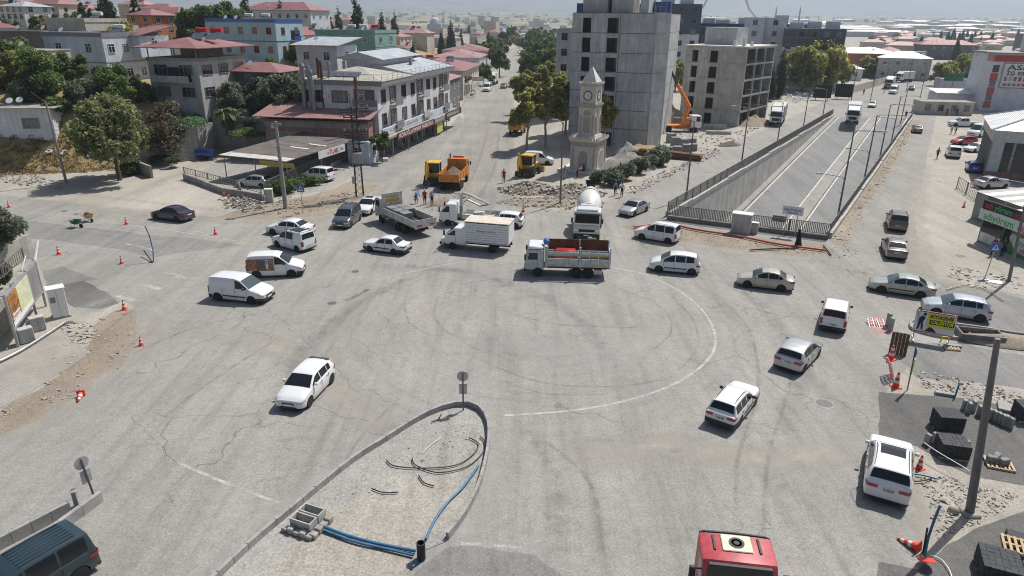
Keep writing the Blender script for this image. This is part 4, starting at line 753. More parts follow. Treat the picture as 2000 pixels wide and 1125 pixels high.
 # --- small crane truck
p,h=poseT((885.3,446.7),(960,439),'L',1.9,.95);h=R(172)
t=thing('crane_truck','white light truck with a folded loading crane behind the cab','truck',p,h)
cab(t,2.75,1.75,2.0,.55,2.3,'white_paint',.62,.5,snub=.0,mirrors=True);chassis(t,-3.2,2.4,.6);axles(t,(1.9,-1.75),1.0,.37,.25,'steel',(-1.75,))
MB().bx(-3.3,.45,-1.05,1.05,.82,.9).build('bed_floor','aged_white',t)
for y in(1.05,-1.05):panel_side(t,-3.3,.4,y,.9,1.3,'aged_white',3,rib='aged_white')
MB().bx(-3.34,-3.28,-1.03,1.03,.9,1.3).build('tailgate','aged_white',t)
MB().cyl((.72,0,.6),(.72,0,1.9),.17,n=10).build('crane_post','steel_grey',t);MB().cbx(.5,.95,-.45,.45,.75,1.15,.05).build('crane_base','steel_grey',t)
MB().tube([(.72,0,1.8),(.72,-.05,3.0),(.45,-.08,3.2),(0,-.1,3.1),(-2.2,-.15,2.15)],[.16,.17,.17,.16,.12],6).build('crane_boom','aged_white',t,smooth=40);MB().tube([(-2.2,-.15,2.15),(-1.2,-.3,1.9),(.2,-.3,2.5)],.09,6).build('crane_jib','steel_grey',t)
MB().tube([(.72,.1,2.0),(-.2,.0,2.85)],.05,6).build('crane_ram','chrome',t);MB().tube([(-2.6,.8,1.4),(.3,.8,1.4)],.06,6).build('strapped_pole','steel_grey',t)
tag(MB().bx(-1.6,-.6,-.5,.6,.92,1.35).build('tool_chest','truck_grey',None,p,h),'pale metal tool chest on the bed of the crane truck','tool chest')
# --- caged light truck
p,h=poseT((884,486.7),(961.3,493.4),'L',2.35,.92)
t=thing('cage_truck','white light truck with high slatted stock cage and tan roof','truck',p,h)
prof_=cab(t,3.1,2.0,1.95,.48,2.05,'white_paint',.85,.52,snub=.0);chassis(t,-2.9,2.5,.58);axles(t,(2.35,-1.35),.98,.36,.24,'steel',(-1.35,))
MB().add([(2.75,-.9,1.02),(2.75,.9,1.02),(3.45,.82,.92),(3.45,-.82,.92),(3.55,.8,.45),(3.55,-.8,.45),(2.75,.92,.45),(2.75,-.92,.45)],[(0,3,2,1),(3,5,4,2),(1,2,4,6),(0,7,5,3)]).build('bonnet','white_paint',t,smooth=50)
MB().cbx(3.4,3.62,-.88,.88,.36,.62,.05).build('front_bumper','black_plastic',t)
MB().bx(-2.85,1.12,-1.03,1.03,.78,.88).build('bed_floor','aged_white',t)
for y in(1.02,-1.02):
 for k in range(8):MB().bx(-2.85,-.9,y-.03,y+.03,.92+k*.215,1.10+k*.215).build('cage_slat','white_paint',t);MB().bx(-.82,1.1,y-.03,y+.03,.92+k*.215,1.10+k*.215).build('cage_slat','white_paint',t)
 for x in(-2.83,-1.85,-.86,.1,1.08):MB().bx(x-.05,x+.05,y-.05,y+.05,.85,2.7).build('cage_post','white_paint',t)
for k in range(8):
 for x in(-2.87,1.14):MB().bx(x-.03,x+.03,-1.0,1.0,.92+k*.215,1.10+k*.215).build('cage_slat','white_paint',t)
MB().bx(-2.95,1.2,-1.1,1.1,2.70,2.76).build('cage_roof','tan_board',t);MB().bx(-2.8,1.05,-.98,.98,.88,2.6).build('cage_lining','aged_white',t)
lettering('TRANSİT NAKLİYE',.2,'plate_ink',t,(-.85,1.055,1.9),(-1,0,0),(0,0,1),'side_lettering',fit=1.7)
# --- concrete mixer
p=(G(1117,474)+G(1172,474))/2;h=R(-98);u=Vector((math.cos(h),math.sin(h),0));p=p-u*3.7
t=thing('concrete_mixer','white concrete mixer truck with cream drum facing the camera','truck',p,h)
cab(t,3.75,1.9,2.45,.75,2.95,'white_paint',.14,.5,mirrors=True);MB().cbx(2.1,3.4,-1.0,1.0,2.95,3.12,.06).build('roof_hatch','white_paint',t);MB().bx(3.6,3.80,-1.2,1.2,2.68,2.80).build('sun_visor','black_plastic',t)
MB().cbx(3.70,3.83,-1.15,1.15,1.30,1.72,.04).build('front_panel','silver_paint',t)
lettering('MAN',.26,'chrome',t,(3.85,0,1.42),(0,1,0),(0,0,1),'badge',fit=.7)
chassis(t,-4.2,3.4,.85);axles(t,(2.9,1.3,-1.6,-2.95),1.22,.5,.3,'truck',(-1.6,-2.95))
ax=Vector((-1,0,.24)).normalized();c0=Vector((1.35,0,2.05));rings=[];side_=Vector((0,1,0));up_=ax.cross(side_)*-1
for s_,r_ in((0,.5),(.25,.75),(1.3,1.16),(2.3,1.2),(3.2,1.08),(4.4,.72),(5.0,.55),(5.05,.45)):rings.append([c0+ax*s_+(side_*math.cos(2*PI*k/22)+up_*math.sin(2*PI*k/22))*r_ for k in range(22)])
MB().loft(rings).build('drum','mixer_white',t,smooth=35)
for s_,r_ in((.6,.95),(3.75,.96)):
 MB().loft([[c0+ax*(s_+d_)+(side_*math.cos(2*PI*k/22)+up_*math.sin(2*PI*k/22))*(r_+e_)for k in range(22)]for d_,e_ in((-.1,0),(-.1,.06),(.1,.06),(.1,0))],True,False).build('drum_band','aged_white',t,smooth=35)
MB().cyl((1.75,-.7,2.95),(1.75,.7,2.95),.28,n=12).build('water_tank','white_paint',t);MB().bx(-4.0,-3.3,-.6,.6,.9,2.6).build('rear_stand','chassis',t);MB().add([(-3.6,-.45,3.9),(-3.6,.45,3.9),(-4.5,.6,4.15),(-4.5,-.6,4.15),(-3.7,-.3,3.3),(-3.7,.3,3.3),(-4.2,.35,3.3),(-4.2,-.35,3.3)],[(0,1,5,4),(2,3,7,6),(1,2,6,5),(3,0,4,7),(4,5,6,7)]).build('hopper','chassis',t)
MB().tube([(-3.9,.2,3.1),(-4.7,.9,2.0)],.2,8).build('chute','aged_white',t)
for sd in(-1,1):MB().bx(-3.8,1.4,min(sd*.95,sd*1.22),max(sd*.95,sd*1.22),1.12,1.18).build('mudguard','black_plastic',t)
# --- orange tipper with soil
t=thing('tipper_truck','orange tipper truck loaded with dark soil beside the first backhoe','truck',G(888,362),R(83))
cab(t,3.6,1.7,2.4,.8,2.9,'orange_paint',.14,.52);chassis(t,-3.2,3.2,.85);axles(t,(2.6,-1.2,-2.4),1.2,.5,.3,'truck',(-1.2,-2.4));MB().bx(-3.4,1.7,-1.2,1.2,1.15,1.25).build('bed_floor','orange_paint',t)
for y in(1.2,-1.2):panel_side(t,-3.35,1.7,y,1.25,2.15,'orange_paint',5,rib='orange_paint')
MB().bx(-3.42,-3.34,-1.22,1.22,1.15,2.1).build('tailgate','orange_paint',t);MB().bx(1.7,1.8,-1.22,1.22,1.15,2.95).build('headboard','orange_paint',t);MB().bx(1.6,2.6,-1.15,1.15,2.92,3.02).build('cab_guard','orange_paint',t)
lb=MB().cbx(2.5,2.75,-.7,.7,3.02,3.2,.04).build('light_bar','red_plastic',t);MB().tube([(1.9,.9,1.0),(1.9,.9,3.6)],.08,6).build('exhaust','chassis',t)
def mound(name,label,cat,loc,rx,ry,hgt,mat,rz=0,seed=0,n=26,sharp=1.2,kind=None):
 vs=[];fs=[];m=12
 for j in range(m+1):
  r=j/m
  for i in range(n):
   a=2*PI*i/n;x,y=rx*r*math.cos(a),ry*r*math.sin(a);k=noise.noise(Vector((x*.9+seed,y*.9,seed)))*.28+noise.noise(Vector((x*2.6+seed,y*2.6,seed)))*.12
   e=1+.16*noise.noise(Vector((math.cos(a)*1.5,math.sin(a)*1.5,seed)));vs.append((x*e,y*e,hgt*max(0,(1-r**sharp))*(1+k)-(.03 if j==m else 0)))
 for j in range(m):
  for i in range(n):fs.append((j*n+i,(j+1)*n+i,(j+1)*n+(i+1)%n,j*n+(i+1)%n))
 o=MB().add(vs,fs).build(name,mat,None,loc,rz,50)
 if label:tag(o,label,cat)
 if kind:o['kind']=kind
 return o
e=G(888,362);mound('soil_heap','dark soil heaped in the bed of the orange tipper','soil',e+Matrix.Rotation(R(83),3,'Z')@Vector((-.85,0,1.6)),2.45,1.15,1.0,'soil_load',R(83),3.3)
# --- backhoe loaders
def backhoe(label,P,hd,boomside):
 t=thing('backhoe_loader',label,'backhoe',P,hd)
 MB().cbx(.2,2.3,-.55,.55,.75,1.55,.08).build('engine_cover','machine_yellow',t);MB().bx(-1.4,2.3,-.45,.45,.5,.85).build('frame','chassis',t)
 for x in(-1.0,.35):
  for y in(-.72,.72):MB().bx(x-.06,x+.06,y-.06,y+.06,1.05,2.72).build('cab_post','chassis',t)
 MB().bx(-.94,.29,-.70,.70,1.5,2.66).build('cab_glass','dark_glass',t);MB().cbx(-1.15,.5,-.8,.8,2.70,2.84,.05).build('cab_roof','machine_yellow',t);MB().cbx(-1.06,.3,-.74,.74,.95,1.5,.05).build('cab_base','machine_yellow',t)
 for y in(-.85,.85):wheel(t,-.75,y,.74,.42,'truck');wheel(t,1.75,y,.48,.32,'truck')
 for y in(-.85,.85):MB().cbx(-1.45,-.05,min(y,y*.62),max(y,y*.62),1.42,1.52,.03).build('mudguard','machine_yellow',t)
 for y in(-.6,.6):MB().tube([(.4,y,1.4),(1.8,y,1.5),(2.9,y,.7)],.1,6).build('loader_arm','machine_yellow',t)
 MB().add([(2.85,-1.1,.75),(2.85,1.1,.75),(2.75,1.1,.15),(2.75,-1.1,.15),(3.6,1.1,.12),(3.6,-1.1,.12),(3.35,-1.1,.8),(3.35,1.1,.8)],[(0,1,2,3),(3,2,4,5),(0,3,5,6),(1,7,4,2)]).build('front_bucket','machine_yellow',t)
 b=boomside;MB().tube([(-1.5,b*.5,1.0),(-2.0,b*.5,2.5),(-2.5,b*.5,3.3)],[.2,.19,.13],6).build('boom','machine_yellow',t,smooth=40);MB().tube([(-2.35,b*.5,3.25),(-2.75,b*.5,2.2),(-2.7,b*.5,1.0)],[.14,.15,.1],6).build('dipper_arm','machine_yellow',t,smooth=40)
 MB().tube([(-1.6,b*.5,1.6),(-2.15,b*.5,2.9)],.06,6).build('ram','chrome',t);MB().add([(-2.75,b*.5-.35,1.0),(-2.75,b*.5+.35,1.0),(-3.1,b*.5+.35,.5),(-3.1,b*.5-.35,.5),(-2.5,b*.5+.35,.25),(-2.5,b*.5-.35,.25)],[(0,1,2,3),(3,2,4,5),(0,3,5),(1,4,2)]).build('digger_bucket','chassis',t)
 MB().bx(-1.75,-1.5,-1.0,1.0,.55,1.1).build('slew_frame','chassis',t)
 for y in(-.95,.95):MB().bx(-1.7,-1.55,y-.08,y+.08,.05,1.3).build('stabiliser_leg','chassis',t)
 return t
backhoe('yellow backhoe loader working beside the orange tipper',G(850,358),R(84),1);backhoe('yellow backhoe loader at the rubble heap before the white panel van',G(1033,342),R(68),1)
# --- lorries farther off
def lorry(label,P,hd,box=(6.5,2.5,2.7),boxmat='white_paint',cabmat='white_paint',semi=False,sides=None,slat=False):
 L_=box[0];t=thing('lorry',label,'lorry',P,hd);xf=L_/2+1.9
 cab(t,xf,1.85,2.4,.8,3.0,cabmat,.14,.5,roof_def=.65);chassis(t,-L_/2,xf-.3,.85);axles(t,(xf-1.1,-L_/2+1.2,-L_/2+2.4)+((0.8,)if semi else()),1.2,.5,.3,'truck')
 MB().cbx(-L_/2,L_/2-.1,-1.25,1.25,1.1,1.1+box[2],.05).build('cargo_box',boxmat,t)
 if sides:
  for sd in(-1,1):MB().bx(-L_/2+.3,L_/2-.5,min(sd*1.25,sd*1.262),max(sd*1.25,sd*1.262),1.5,.8+box[2]).build('side_print',sides,t)
 if slat:
  for sd in(-1,1):
   for k in range(7):MB().bx(-L_/2+.05,L_/2-.15,min(sd*1.25,sd*1.30),max(sd*1.25,sd*1.30),1.2+k*.36,1.42+k*.36).build('side_board','aged_white',t)
   for k in range(9):x=-L_/2+.1+k*(L_-.4)/8;MB().bx(x-.05,x+.05,min(sd*1.30,sd*1.33),max(sd*1.30,sd*1.33),1.1,3.75).build('side_post','truck_grey',t)
 return t
lorry('white lorry with slatted trailer beside the second concrete block',G(1518,240),R(246),(8.5,2.5,2.7),'aged_white',semi=True,slat=True)
lorry('white box lorry with red side print coming out of the underpass',G(1664,238),R(244),(7.5,2.5,2.8),'white_paint',sides='red_paint')
lorry('white box lorry on the far street behind the minibus',G(964,164),R(262),(4.6,2.4,2.5),'aged_white');lorry('white lorry far along the boulevard before the mixer',G(1736,172),R(238),(6.5,2.4,2.4),'aged_white');lorry('white lorry turning beside the hip roofed house far along the boulevard',G(1768,160),R(210),(6,2.4,2.4),'mixer_white')
# --- orange crane lorry at the building site
t=thing('crane_lorry','white cab lorry with a tall orange telescopic crane at the building site','crane lorry',G(1322,256),R(2))
cab(t,4.2,1.9,2.4,.8,3.0,'white_paint',.14,.5);chassis(t,-4.5,3.9,.9,'crane_orange');axles(t,(3.0,-1.8,-3.1),1.2,.5,.3,'truck');MB().bx(-4.5,1.6,-1.1,1.1,1.05,1.2).build('deck','crane_orange',t)
MB().cbx(.9,2.0,-.9,.9,1.2,2.6,.1).build('crane_base','crane_orange',t);MB().cyl((1.4,0,2.5),(1.4,0,3.6),.4,n=10).build('crane_post','crane_orange',t)
MB().tube([(1.4,0,3.4),(1.8,0,4.6),(-.8,0,8.6)],[.5,.45,.32],6).build('crane_boom','crane_orange',t);MB().tube([(-.6,0,8.2),(-3.8,0,13.8)],[.26,.16],6).build('boom_extension','chassis',t);MB().tube([(1.9,.3,3.0),(.4,.2,6.4)],.1,6).build('ram','steel_grey',t)
for x in(-1.2,2.05):
 for sd in(-1,1):MB().bx(x-.12,x+.12,min(sd*.9,sd*1.9),max(sd*.9,sd*1.9),.8,1.0).build('outrigger','crane_orange',t)
 # --- red lorry cab at the bottom edge
q=G(1446,1098,2.95);t=thing('red_lorry','red lorry cab with cream roof hatch cut by the bottom edge','lorry',(q.x+.08,q.y+.55,0),R(-98))
cab(t,1.0,1.75,2.4,.8,2.95,M('faded_red',(.46,.06,.075),.42,.2,2.5,world=False),.34,.5,mirrors=True);MB().cbx(-.68,.12,-.5,.5,2.95,3.0,.03).build('roof_hatch',M('cream',(.66,.62,.48),.6,.1,3),t)
MB().lathe([(.26,0),(.26,.012),(.18,.012),(.18,0)],20,(-.28,0,3.002)).build('hatch_emblem','plate_ink',t);MB().lathe([(.1,0),(.1,.012),(.001,.013)],16,(-.28,0,3.002)).build('hatch_emblem','plate_ink',t)
for y in(-.75,.75):MB().bx(-.6,.1,y-.035,y+.035,2.95,3.0).build('roof_bar','black_plastic',t)
MB().tube([(-.74,-1.18,2.9),(-.76,-1.0,2.96),(-.78,0,2.98),(-.76,1.0,2.96),(-.74,1.18,2.9)],.05,6).build('rear_roof_trim','black_plastic',t);axles(t,(.2,-1.2),1.0,.5,.3)
for sd in(-1,1):MB().tube([(.55,sd*1.2,2.5),(.6,sd*1.45,2.55)],.03,5).build('mirror_arm','black_plastic',t);MB().cbx(.52,.68,sd*1.5-.1,sd*1.5+.1,2.1,2.62,.03).build('side_mirror','black_plastic',t)
MB().bx(.62,.74,-1.0,1.0,2.82,2.9).build('sun_visor','black_plastic',t);chassis(t,-2.0,.8,.85)
# --- containers and a parked orange dumper under the street trees
t=thing('orange_dumper','orange dump truck parked under the street trees','truck',G(1010,262),R(80));cab(t,3.0,1.6,2.3,.8,2.7,'orange_paint');chassis(t,-2.6,2.6,.85);axles(t,(2.0,-1.2),1.15,.48,.28)
MB().bx(-2.7,1.3,-1.1,1.1,1.1,1.2).build('bed_floor','orange_paint',t)
for y in(1.12,-1.12):panel_side(t,-2.65,1.3,y,1.2,2.3,'orange_paint',4,rib='orange_paint')
MB().bx(-2.72,-2.66,-1.12,1.12,1.1,2.3).build('tailgate','orange_paint',t)
t=thing('tractor','red tractor standing in the shade behind the street trees','tractor',G(1086,222),R(200));MB().cbx(0,1.7,-.35,.35,.8,1.5,.08).build('bonnet','red_paint',t);MB().bx(-1.2,1.6,-.3,.3,.5,.8).build('frame','chassis',t);MB().bx(-1.0,-.1,-.6,.6,1.5,2.4).build('cab','dark_glass',t);MB().cbx(-1.1,0,-.7,.7,2.4,2.5,.04).build('cab_roof','red_paint',t)
for y in(-.7,.7):wheel(t,-.6,y,.75,.4,'truck');wheel(t,1.4,y,.4,.25,'truck')
# ------------------------------------------------------------------ buildings
M('wall_white',(.68,.69,.72),.85,.12,.6,streak=.22);M('wall_pale_blue',(.56,.62,.70),.85,.12,.6,streak=.22);M('wall_blue',(.38,.52,.60),.85,.1,.6,streak=.2);M('wall_grey',(.47,.465,.445),.88,.15,.6,streak=.3);M('wall_beige',(.54,.50,.43),.88,.14,.6,streak=.25)
M('wall_teal',(.22,.38,.34),.85,.12,.6,streak=.2);M('wall_pink',(.36,.20,.165),.9,.2,.8,streak=.3);M('wall_dark',(.16,.155,.15),.9,.2,.8,streak=.2);M('bare_block',(.33,.31,.28),.92,.22,.9,streak=.3);M('wall_orange',(.50,.22,.10),.85,.15,.8,streak=.2);M('wall_lilac',(.46,.42,.52),.85,.1,.6,streak=.15)
M('trim_white',(.68,.68,.67),.6,.06,2);M('trim_grey',(.22,.22,.235),.7,.1,2);M('trim_brown',(.10,.055,.04),.6,.1,2);M('old_concrete',(.34,.325,.295),.85,.22,.8,streak=.25);M('raw_concrete',(.50,.51,.51),.88,.17,.45,streak=.34);M('raw_concrete_pale',(.47,.455,.42),.88,.18,.5,streak=.3)
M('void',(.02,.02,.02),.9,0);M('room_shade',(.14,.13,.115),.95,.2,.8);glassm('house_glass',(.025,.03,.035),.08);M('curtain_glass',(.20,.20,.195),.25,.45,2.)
M('stone',(.60,.56,.50),.8,.1,1.2,streak=.15);M('carved_stone',(.40,.345,.30),.85,.35,6,bump=.8,bscale=14);M('white_stone',(.62,.60,.56),.8,.08,1.5);M('navy_panel',(.05,.065,.11),.5,.12,1);M('slate_panel',(.085,.095,.115),.5,.15,.8);M('scaffold',(.32,.31,.29),.5,.2,3,metal=.4);M('insulation',(.46,.42,.26),.9,.2,1.5,streak=.3);M('blue_sheet',(.04,.08,.24),.6,.2,1)
def ribbed(name,c,k=14.,ang=0.,rough=.5,depth=.5,var=.22,metal=.1):
 m,N,L,B=mk(name);tc=N.new('ShaderNodeTexCoord').outputs['Object'];B.inputs['Roughness'].default_value=rough;B.inputs['Metallic'].default_value=metal
 n=nd(N,'ShaderNodeTexNoise',_Scale=.5,_Detail=5.0,_Roughness=.65);L.new(tc,n.inputs['Vector']);r=ramp(N,[(.3,1-var*1.3),(.7,1+var)]);L.new(n.outputs[0],r.inputs[0])
 mp=nd(N,'ShaderNodeMapping');mp.inputs['Rotation'].default_value=(0,0,ang);L.new(tc,mp.inputs[0]);w=nd(N,'ShaderNodeTexWave',_Scale=k/6.283,_Distortion=0.0);L.new(mp.outputs[0],w.inputs['Vector']);r2=ramp(N,[(0,.8),(.5,1.05)]);L.new(w.outputs[1],r2.inputs[0])
 c2=mix(N,L,1.,r.outputs[0],r2.outputs[0],'MULTIPLY');L.new(mix(N,L,1.,c2,c,'MULTIPLY'),B.inputs['Base Color'])
 b=nd(N,'ShaderNodeBump',_Strength=depth,_Distance=.04);L.new(w.outputs[1],b.inputs['Height']);L.new(b.outputs[0],B.inputs['Normal']);return m
ribbed('red_roof',(.27,.115,.11),16);ribbed('pink_roof',(.35,.19,.178),16);ribbed('grey_roof',(.40,.43,.46),12);ribbed('brown_roof',(.17,.145,.13),20,R(55),.8,.7);ribbed('white_roof',(.66,.66,.65),10);ribbed('shed_wall',(.27,.265,.255),18)
WIN={}
def win(root,P,ang,w,h,style='white',name='window',depth=.07):
 """window: frame with mullions and sill, its pane a sub-part; P is the centre of the opening on the wall face"""
 k=(round(w,2),round(h,2),style)
 if k not in WIN:
  f=MB();t=.06 if style!='trim' else .1
  f.bx(-w/2-t,w/2+t,-depth,.02,h/2,h/2+t);f.bx(-w/2-t,w/2+t,-depth-.04,.02,-h/2-t,-h/2);f.bx(-w/2-t,-w/2,-depth,.02,-h/2,h/2);f.bx(w/2,w/2+t,-depth,.02,-h/2,h/2)
  n=1 if w<.9 else(2 if w<1.7 else 3)
  for i in range(1,n):x=-w/2+w*i/n;f.bx(x-.03,x+.03,-depth+.015,.02,-h/2,h/2)
  f.bx(-w/2,w/2,-depth+.018,.02,h*.22,h*.22+.05)
  fm={'white':'trim_white','trim':'trim_brown','dark':'trim_grey','grey':'trim_grey','red':'red_paint'}[style]
  pn=MB().bx(-w/2,w/2,-.02,.015,-h/2,h/2);WIN[k]=(f.mesh('window',fm),[pn.mesh('pane','house_glass'),pn.mesh('pane','house_glass'),MB().bx(-w/2,w/2,-.02,.015,-h/2,h*.12).bx(-w/2,w/2,-.025,.015,h*.12,h/2).mesh('pane','curtain_glass')])
 a,b=WIN[k];o=link(name,a,root,P,ang);link('pane',random.choice(b),o);return o
def fpos(P,ang,x,z,out=0.):return(P[0]+math.cos(ang)*x+math.sin(ang)*out,P[1]+math.sin(ang)*x-math.cos(ang)*out,P[2]+z)
def fbox(root,name,P,ang,x0,x1,z0,z1,o0,o1,mat):
 """box on a wall face: x along the face, z up, o0..o1 outwards"""
 mb=MB();mb.T=Matrix.Translation(P)@Matrix.Rotation(ang,4,'Z');mb.bx(x0,x1,-o1,-o0,z0,z1);return mb.build(name,mat,root)
def hip(root,x0,x1,y0,y1,z,rise,mat,ov=.5,name='roof',ridge=None,th=.1):
 x0-=ov;x1+=ov;y0-=ov;y1+=ov;w,d=x1-x0,y1-y0;k=min(w,d)/2*.95
 if w>=d:a,b=(x0+k,(y0+y1)/2),(x1-k,(y0+y1)/2)
 else:a,b=((x0+x1)/2,y0+k),((x0+x1)/2,y1-k)
 v=[(x0,y0,z),(x1,y0,z),(x1,y1,z),(x0,y1,z),(a[0],a[1],z+rise),(b[0],b[1],z+rise)]+[(x0,y0,z-th),(x1,y0,z-th),(x1,y1,z-th),(x0,y1,z-th)]
 f=[(0,1,5,4),(2,3,4,5),(1,2,5),(3,0,4)]if w>=d else[(0,1,4),(1,2,5,4),(2,3,5),(3,0,4,5)]
 f+=[(6,7,1,0),(7,8,2,1),(8,9,3,2),(9,6,0,3),(9,8,7,6)]
 return MB().add(v,f).build(name,mat,root)
def heater(root,x,y,z,rz=0.,tank='trim_white',n=2):
 for i in range(n):
  mb=MB();mb.T=Matrix.Translation((x+i*1.05,y,z))@Matrix.Rotation(rz,4,'Z')@Matrix.Rotation(R(32),4,'X');mb.bx(0,.95,0,1.9,.04,.12);mb.build('solar_panel','panel_glass',root)
 T=Matrix.Translation((x,y,z))@Matrix.Rotation(rz,4,'Z');mb=MB();mb.T=T;mb.cyl((.1,1.9,1.35),(1.05*n-.2,1.9,1.35),.34,n=12);mb.build('water_tank',tank,root,smooth=40)
 mb=MB();mb.T=T
 for q in(.15,1.05*n-.25):mb.cyl((q,1.85,0),(q,1.85,1.1),.035,n=5)
 stuff(mb.build('tank_stand','scaffold',root))
glassm('panel_glass',(.09,.10,.12),.12)
def house(label,P,rz,w,d,h,wall,roof='hip',rmat='red_roof',floors=2,fw=3,rw=3,wstyle='white',base=2.5,cat='house',name='house',rise=1.3,raised=0.,heaters=(),par=.6,ww=1.1,wh=1.25,group=None,ov=.5,lw=0,balcony=None,band=None):
 """origin at the near right corner; front face runs to -x, right face to +y"""
 o=thing(name,label,cat,P,rz,group);MB().bx(-w,0,0,d,-base,h).build('wall',wall,o);fl=h/floors
 for k in range(floors):
  zc=fl*k+fl*.55
  for ang,org,ln,n in((0,(-w,0,0),w,fw),(PI/2,(0,0,0),d,rw),(-PI/2,(-w,d,0),d,lw)):
   for i in range(n):win(o,fpos(org,ang,ln*(i+.5)/n,zc),ang,min(ww,ln/n*.6),wh,wstyle)
  if k and band:fbox(o,'floor_band',(-w,0,0),0,-.02,w+.03,fl*k-.08,fl*k+.08,.002,.05,band);fbox(o,'floor_band',(0,0,0),PI/2,-.03,d+.02,fl*k-.08,fl*k+.08,.002,.05,band)
 if balcony:
  fc,x0,x1=balcony;ang,org=(0,(-w,0,0))if fc=='f' else(PI/2,(0,0,0))
  for k in range(1,floors):
   b=fbox(o,'balcony',org,ang,x0,x1,fl*k-.1,fl*k+.06,.0,1.15,'old_concrete');fbox(b,'balcony_front',org,ang,x0,x1,fl*k+.06,fl*k+.95,1.05,1.15,band or wall);fbox(o,'balcony_door',org,ang,x0+.3,x1-.3,fl*k+.08,fl*k+2.1,.005,.02,'house_glass')
 if roof=='hip':
  z=h
  if raised:
   z=h+raised
   for x in(-w+.2,-w/2,-.2):
    for y in(.2,d/2,d-.2):MB().bx(x-.06,x+.06,y-.06,y+.06,h,z).build('roof_post','trim_grey',o)
   MB().bx(-w-.08,.08,-.08,d+.08,h-.2,h+.25).build('roof_slab','old_concrete',o)
   MB().bx(-w*.62,-w*.25,d*.3,d*.8,h+.25,z-.15).build('roof_room','bare_block',o)
  hip(o,-w,0,0,d,z,rise,rmat,ov)
 elif roof=='flat':
  for n_,x0,x1,y0,y1 in(('f',-w-.1,.1,-.1,.12),('b',-w-.1,.1,d-.12,d+.1),('l',-w-.1,-w+.12,.12,d-.12),('r',-.12,.1,.12,d-.12)):MB().bx(x0,x1,y0,y1,h-.02,h+par).build('parapet',band or wall,o)
  MB().bx(-w+.12,-.12,.12,d-.12,h,h+.05).build('roof_deck','old_concrete',o)
 elif roof=='shed':
  MB().add([(-w-ov,-ov,h+.1),(ov,-ov,h+.1),(ov,d+ov,h+.1+rise),(-w-ov,d+ov,h+.1+rise),(-w-ov,-ov,h),(ov,-ov,h),(ov,d+ov,h+rise),(-w-ov,d+ov,h+rise)],[(0,1,2,3),(7,6,5,4),(0,4,5,1),(1,5,6,2),(2,6,7,3),(3,7,4,0)]).build('roof',rmat,o)
 if cat=='house':
  for q in range(2):
   x,y=-w*random.uniform(.1,.9),d*random.uniform(.05,.3);zt=h+(.1 if roof=='flat' else raised+rise*.3)
   mb=MB();mb.T=Matrix.Translation((x,y,zt+.75))@Matrix.Rotation(R(50),4,'X');mb.lathe([(.001,0),(.28,.05),(.45,.15)],12);dsh=mb.build('satellite_dish','trim_white',o,smooth=60);MB().cyl((x,y+.1,zt-.2),(x,y+.1,zt+.75),.025,n=5).build('dish_pole','scaffold',dsh)
 for hx,hy,tk in heaters:heater(o,-w*hx,d*hy,h+(.06 if roof=='flat' else raised+rise*.75),-rz*.3,tk)
 return o
 # ---- bakery block
A,B=G(744,310),G(880,246);hd=math.atan2((B-A).y,(B-A).x);rz=hd-PI/2;LN=(B-A).length
o=thing('bakery_block','white three storey corner block with bakery shops and grey metal roof','building',A,rz);w=11.8;FRT=(-w,0,0);RGT=(0,0,0);a9=PI/2
MB().bx(-w,0,0,LN,3.6,10.3).build('wall','wall_white',o);MB().bx(-w,-1.2,.2,LN-.2,-1,3.6).build('ground_floor_wall','wall_grey',o)
MB().bx(-w-.2,.9,-.25,LN+.5,10.3,11.0).build('eaves_band','trim_grey',o)
hip(o,-w,.7,0,12.5,11.0,1.5,M('tin_roof',(.42,.39,.33),.6,.2,.8,streak=.2),.25);MB().add([(-w-.2,12.7,11.1),(.9,12.7,11.1),(.9,LN+.4,11.1),(-w-.2,LN+.4,11.1),(-w/2,12.7,12.5),(-w/2,LN+.4,12.5)],[(0,4,5,3),(4,1,2,5),(0,1,4),(3,5,2)]).build('roof','grey_roof',o)
for i in range(5):mb=MB();mb.T=Matrix.Translation((-w+2.2+i*1.25,1.2,11.35))@Matrix.Rotation(R(16),4,'X');mb.bx(0,1.15,0,1.9,.06,.12);mb.build('solar_panel','panel_glass',o)
rl=MB()
for i in range(18):rl.bx(.82,.86,i*2.,i*2.+.04,11.0,11.9)
rl.bx(.82,.86,0,LN,11.86,11.9);rl.bx(.82,.86,0,LN,11.45,11.48)
for i in range(6):rl.bx(-w+i*2.3,-w+i*2.3+.04,-.2,-.16,11.0,11.9)
rl.bx(-w,.8,-.2,-.16,11.86,11.9);stuff(rl.build('roof_railing','rail_metal',o))
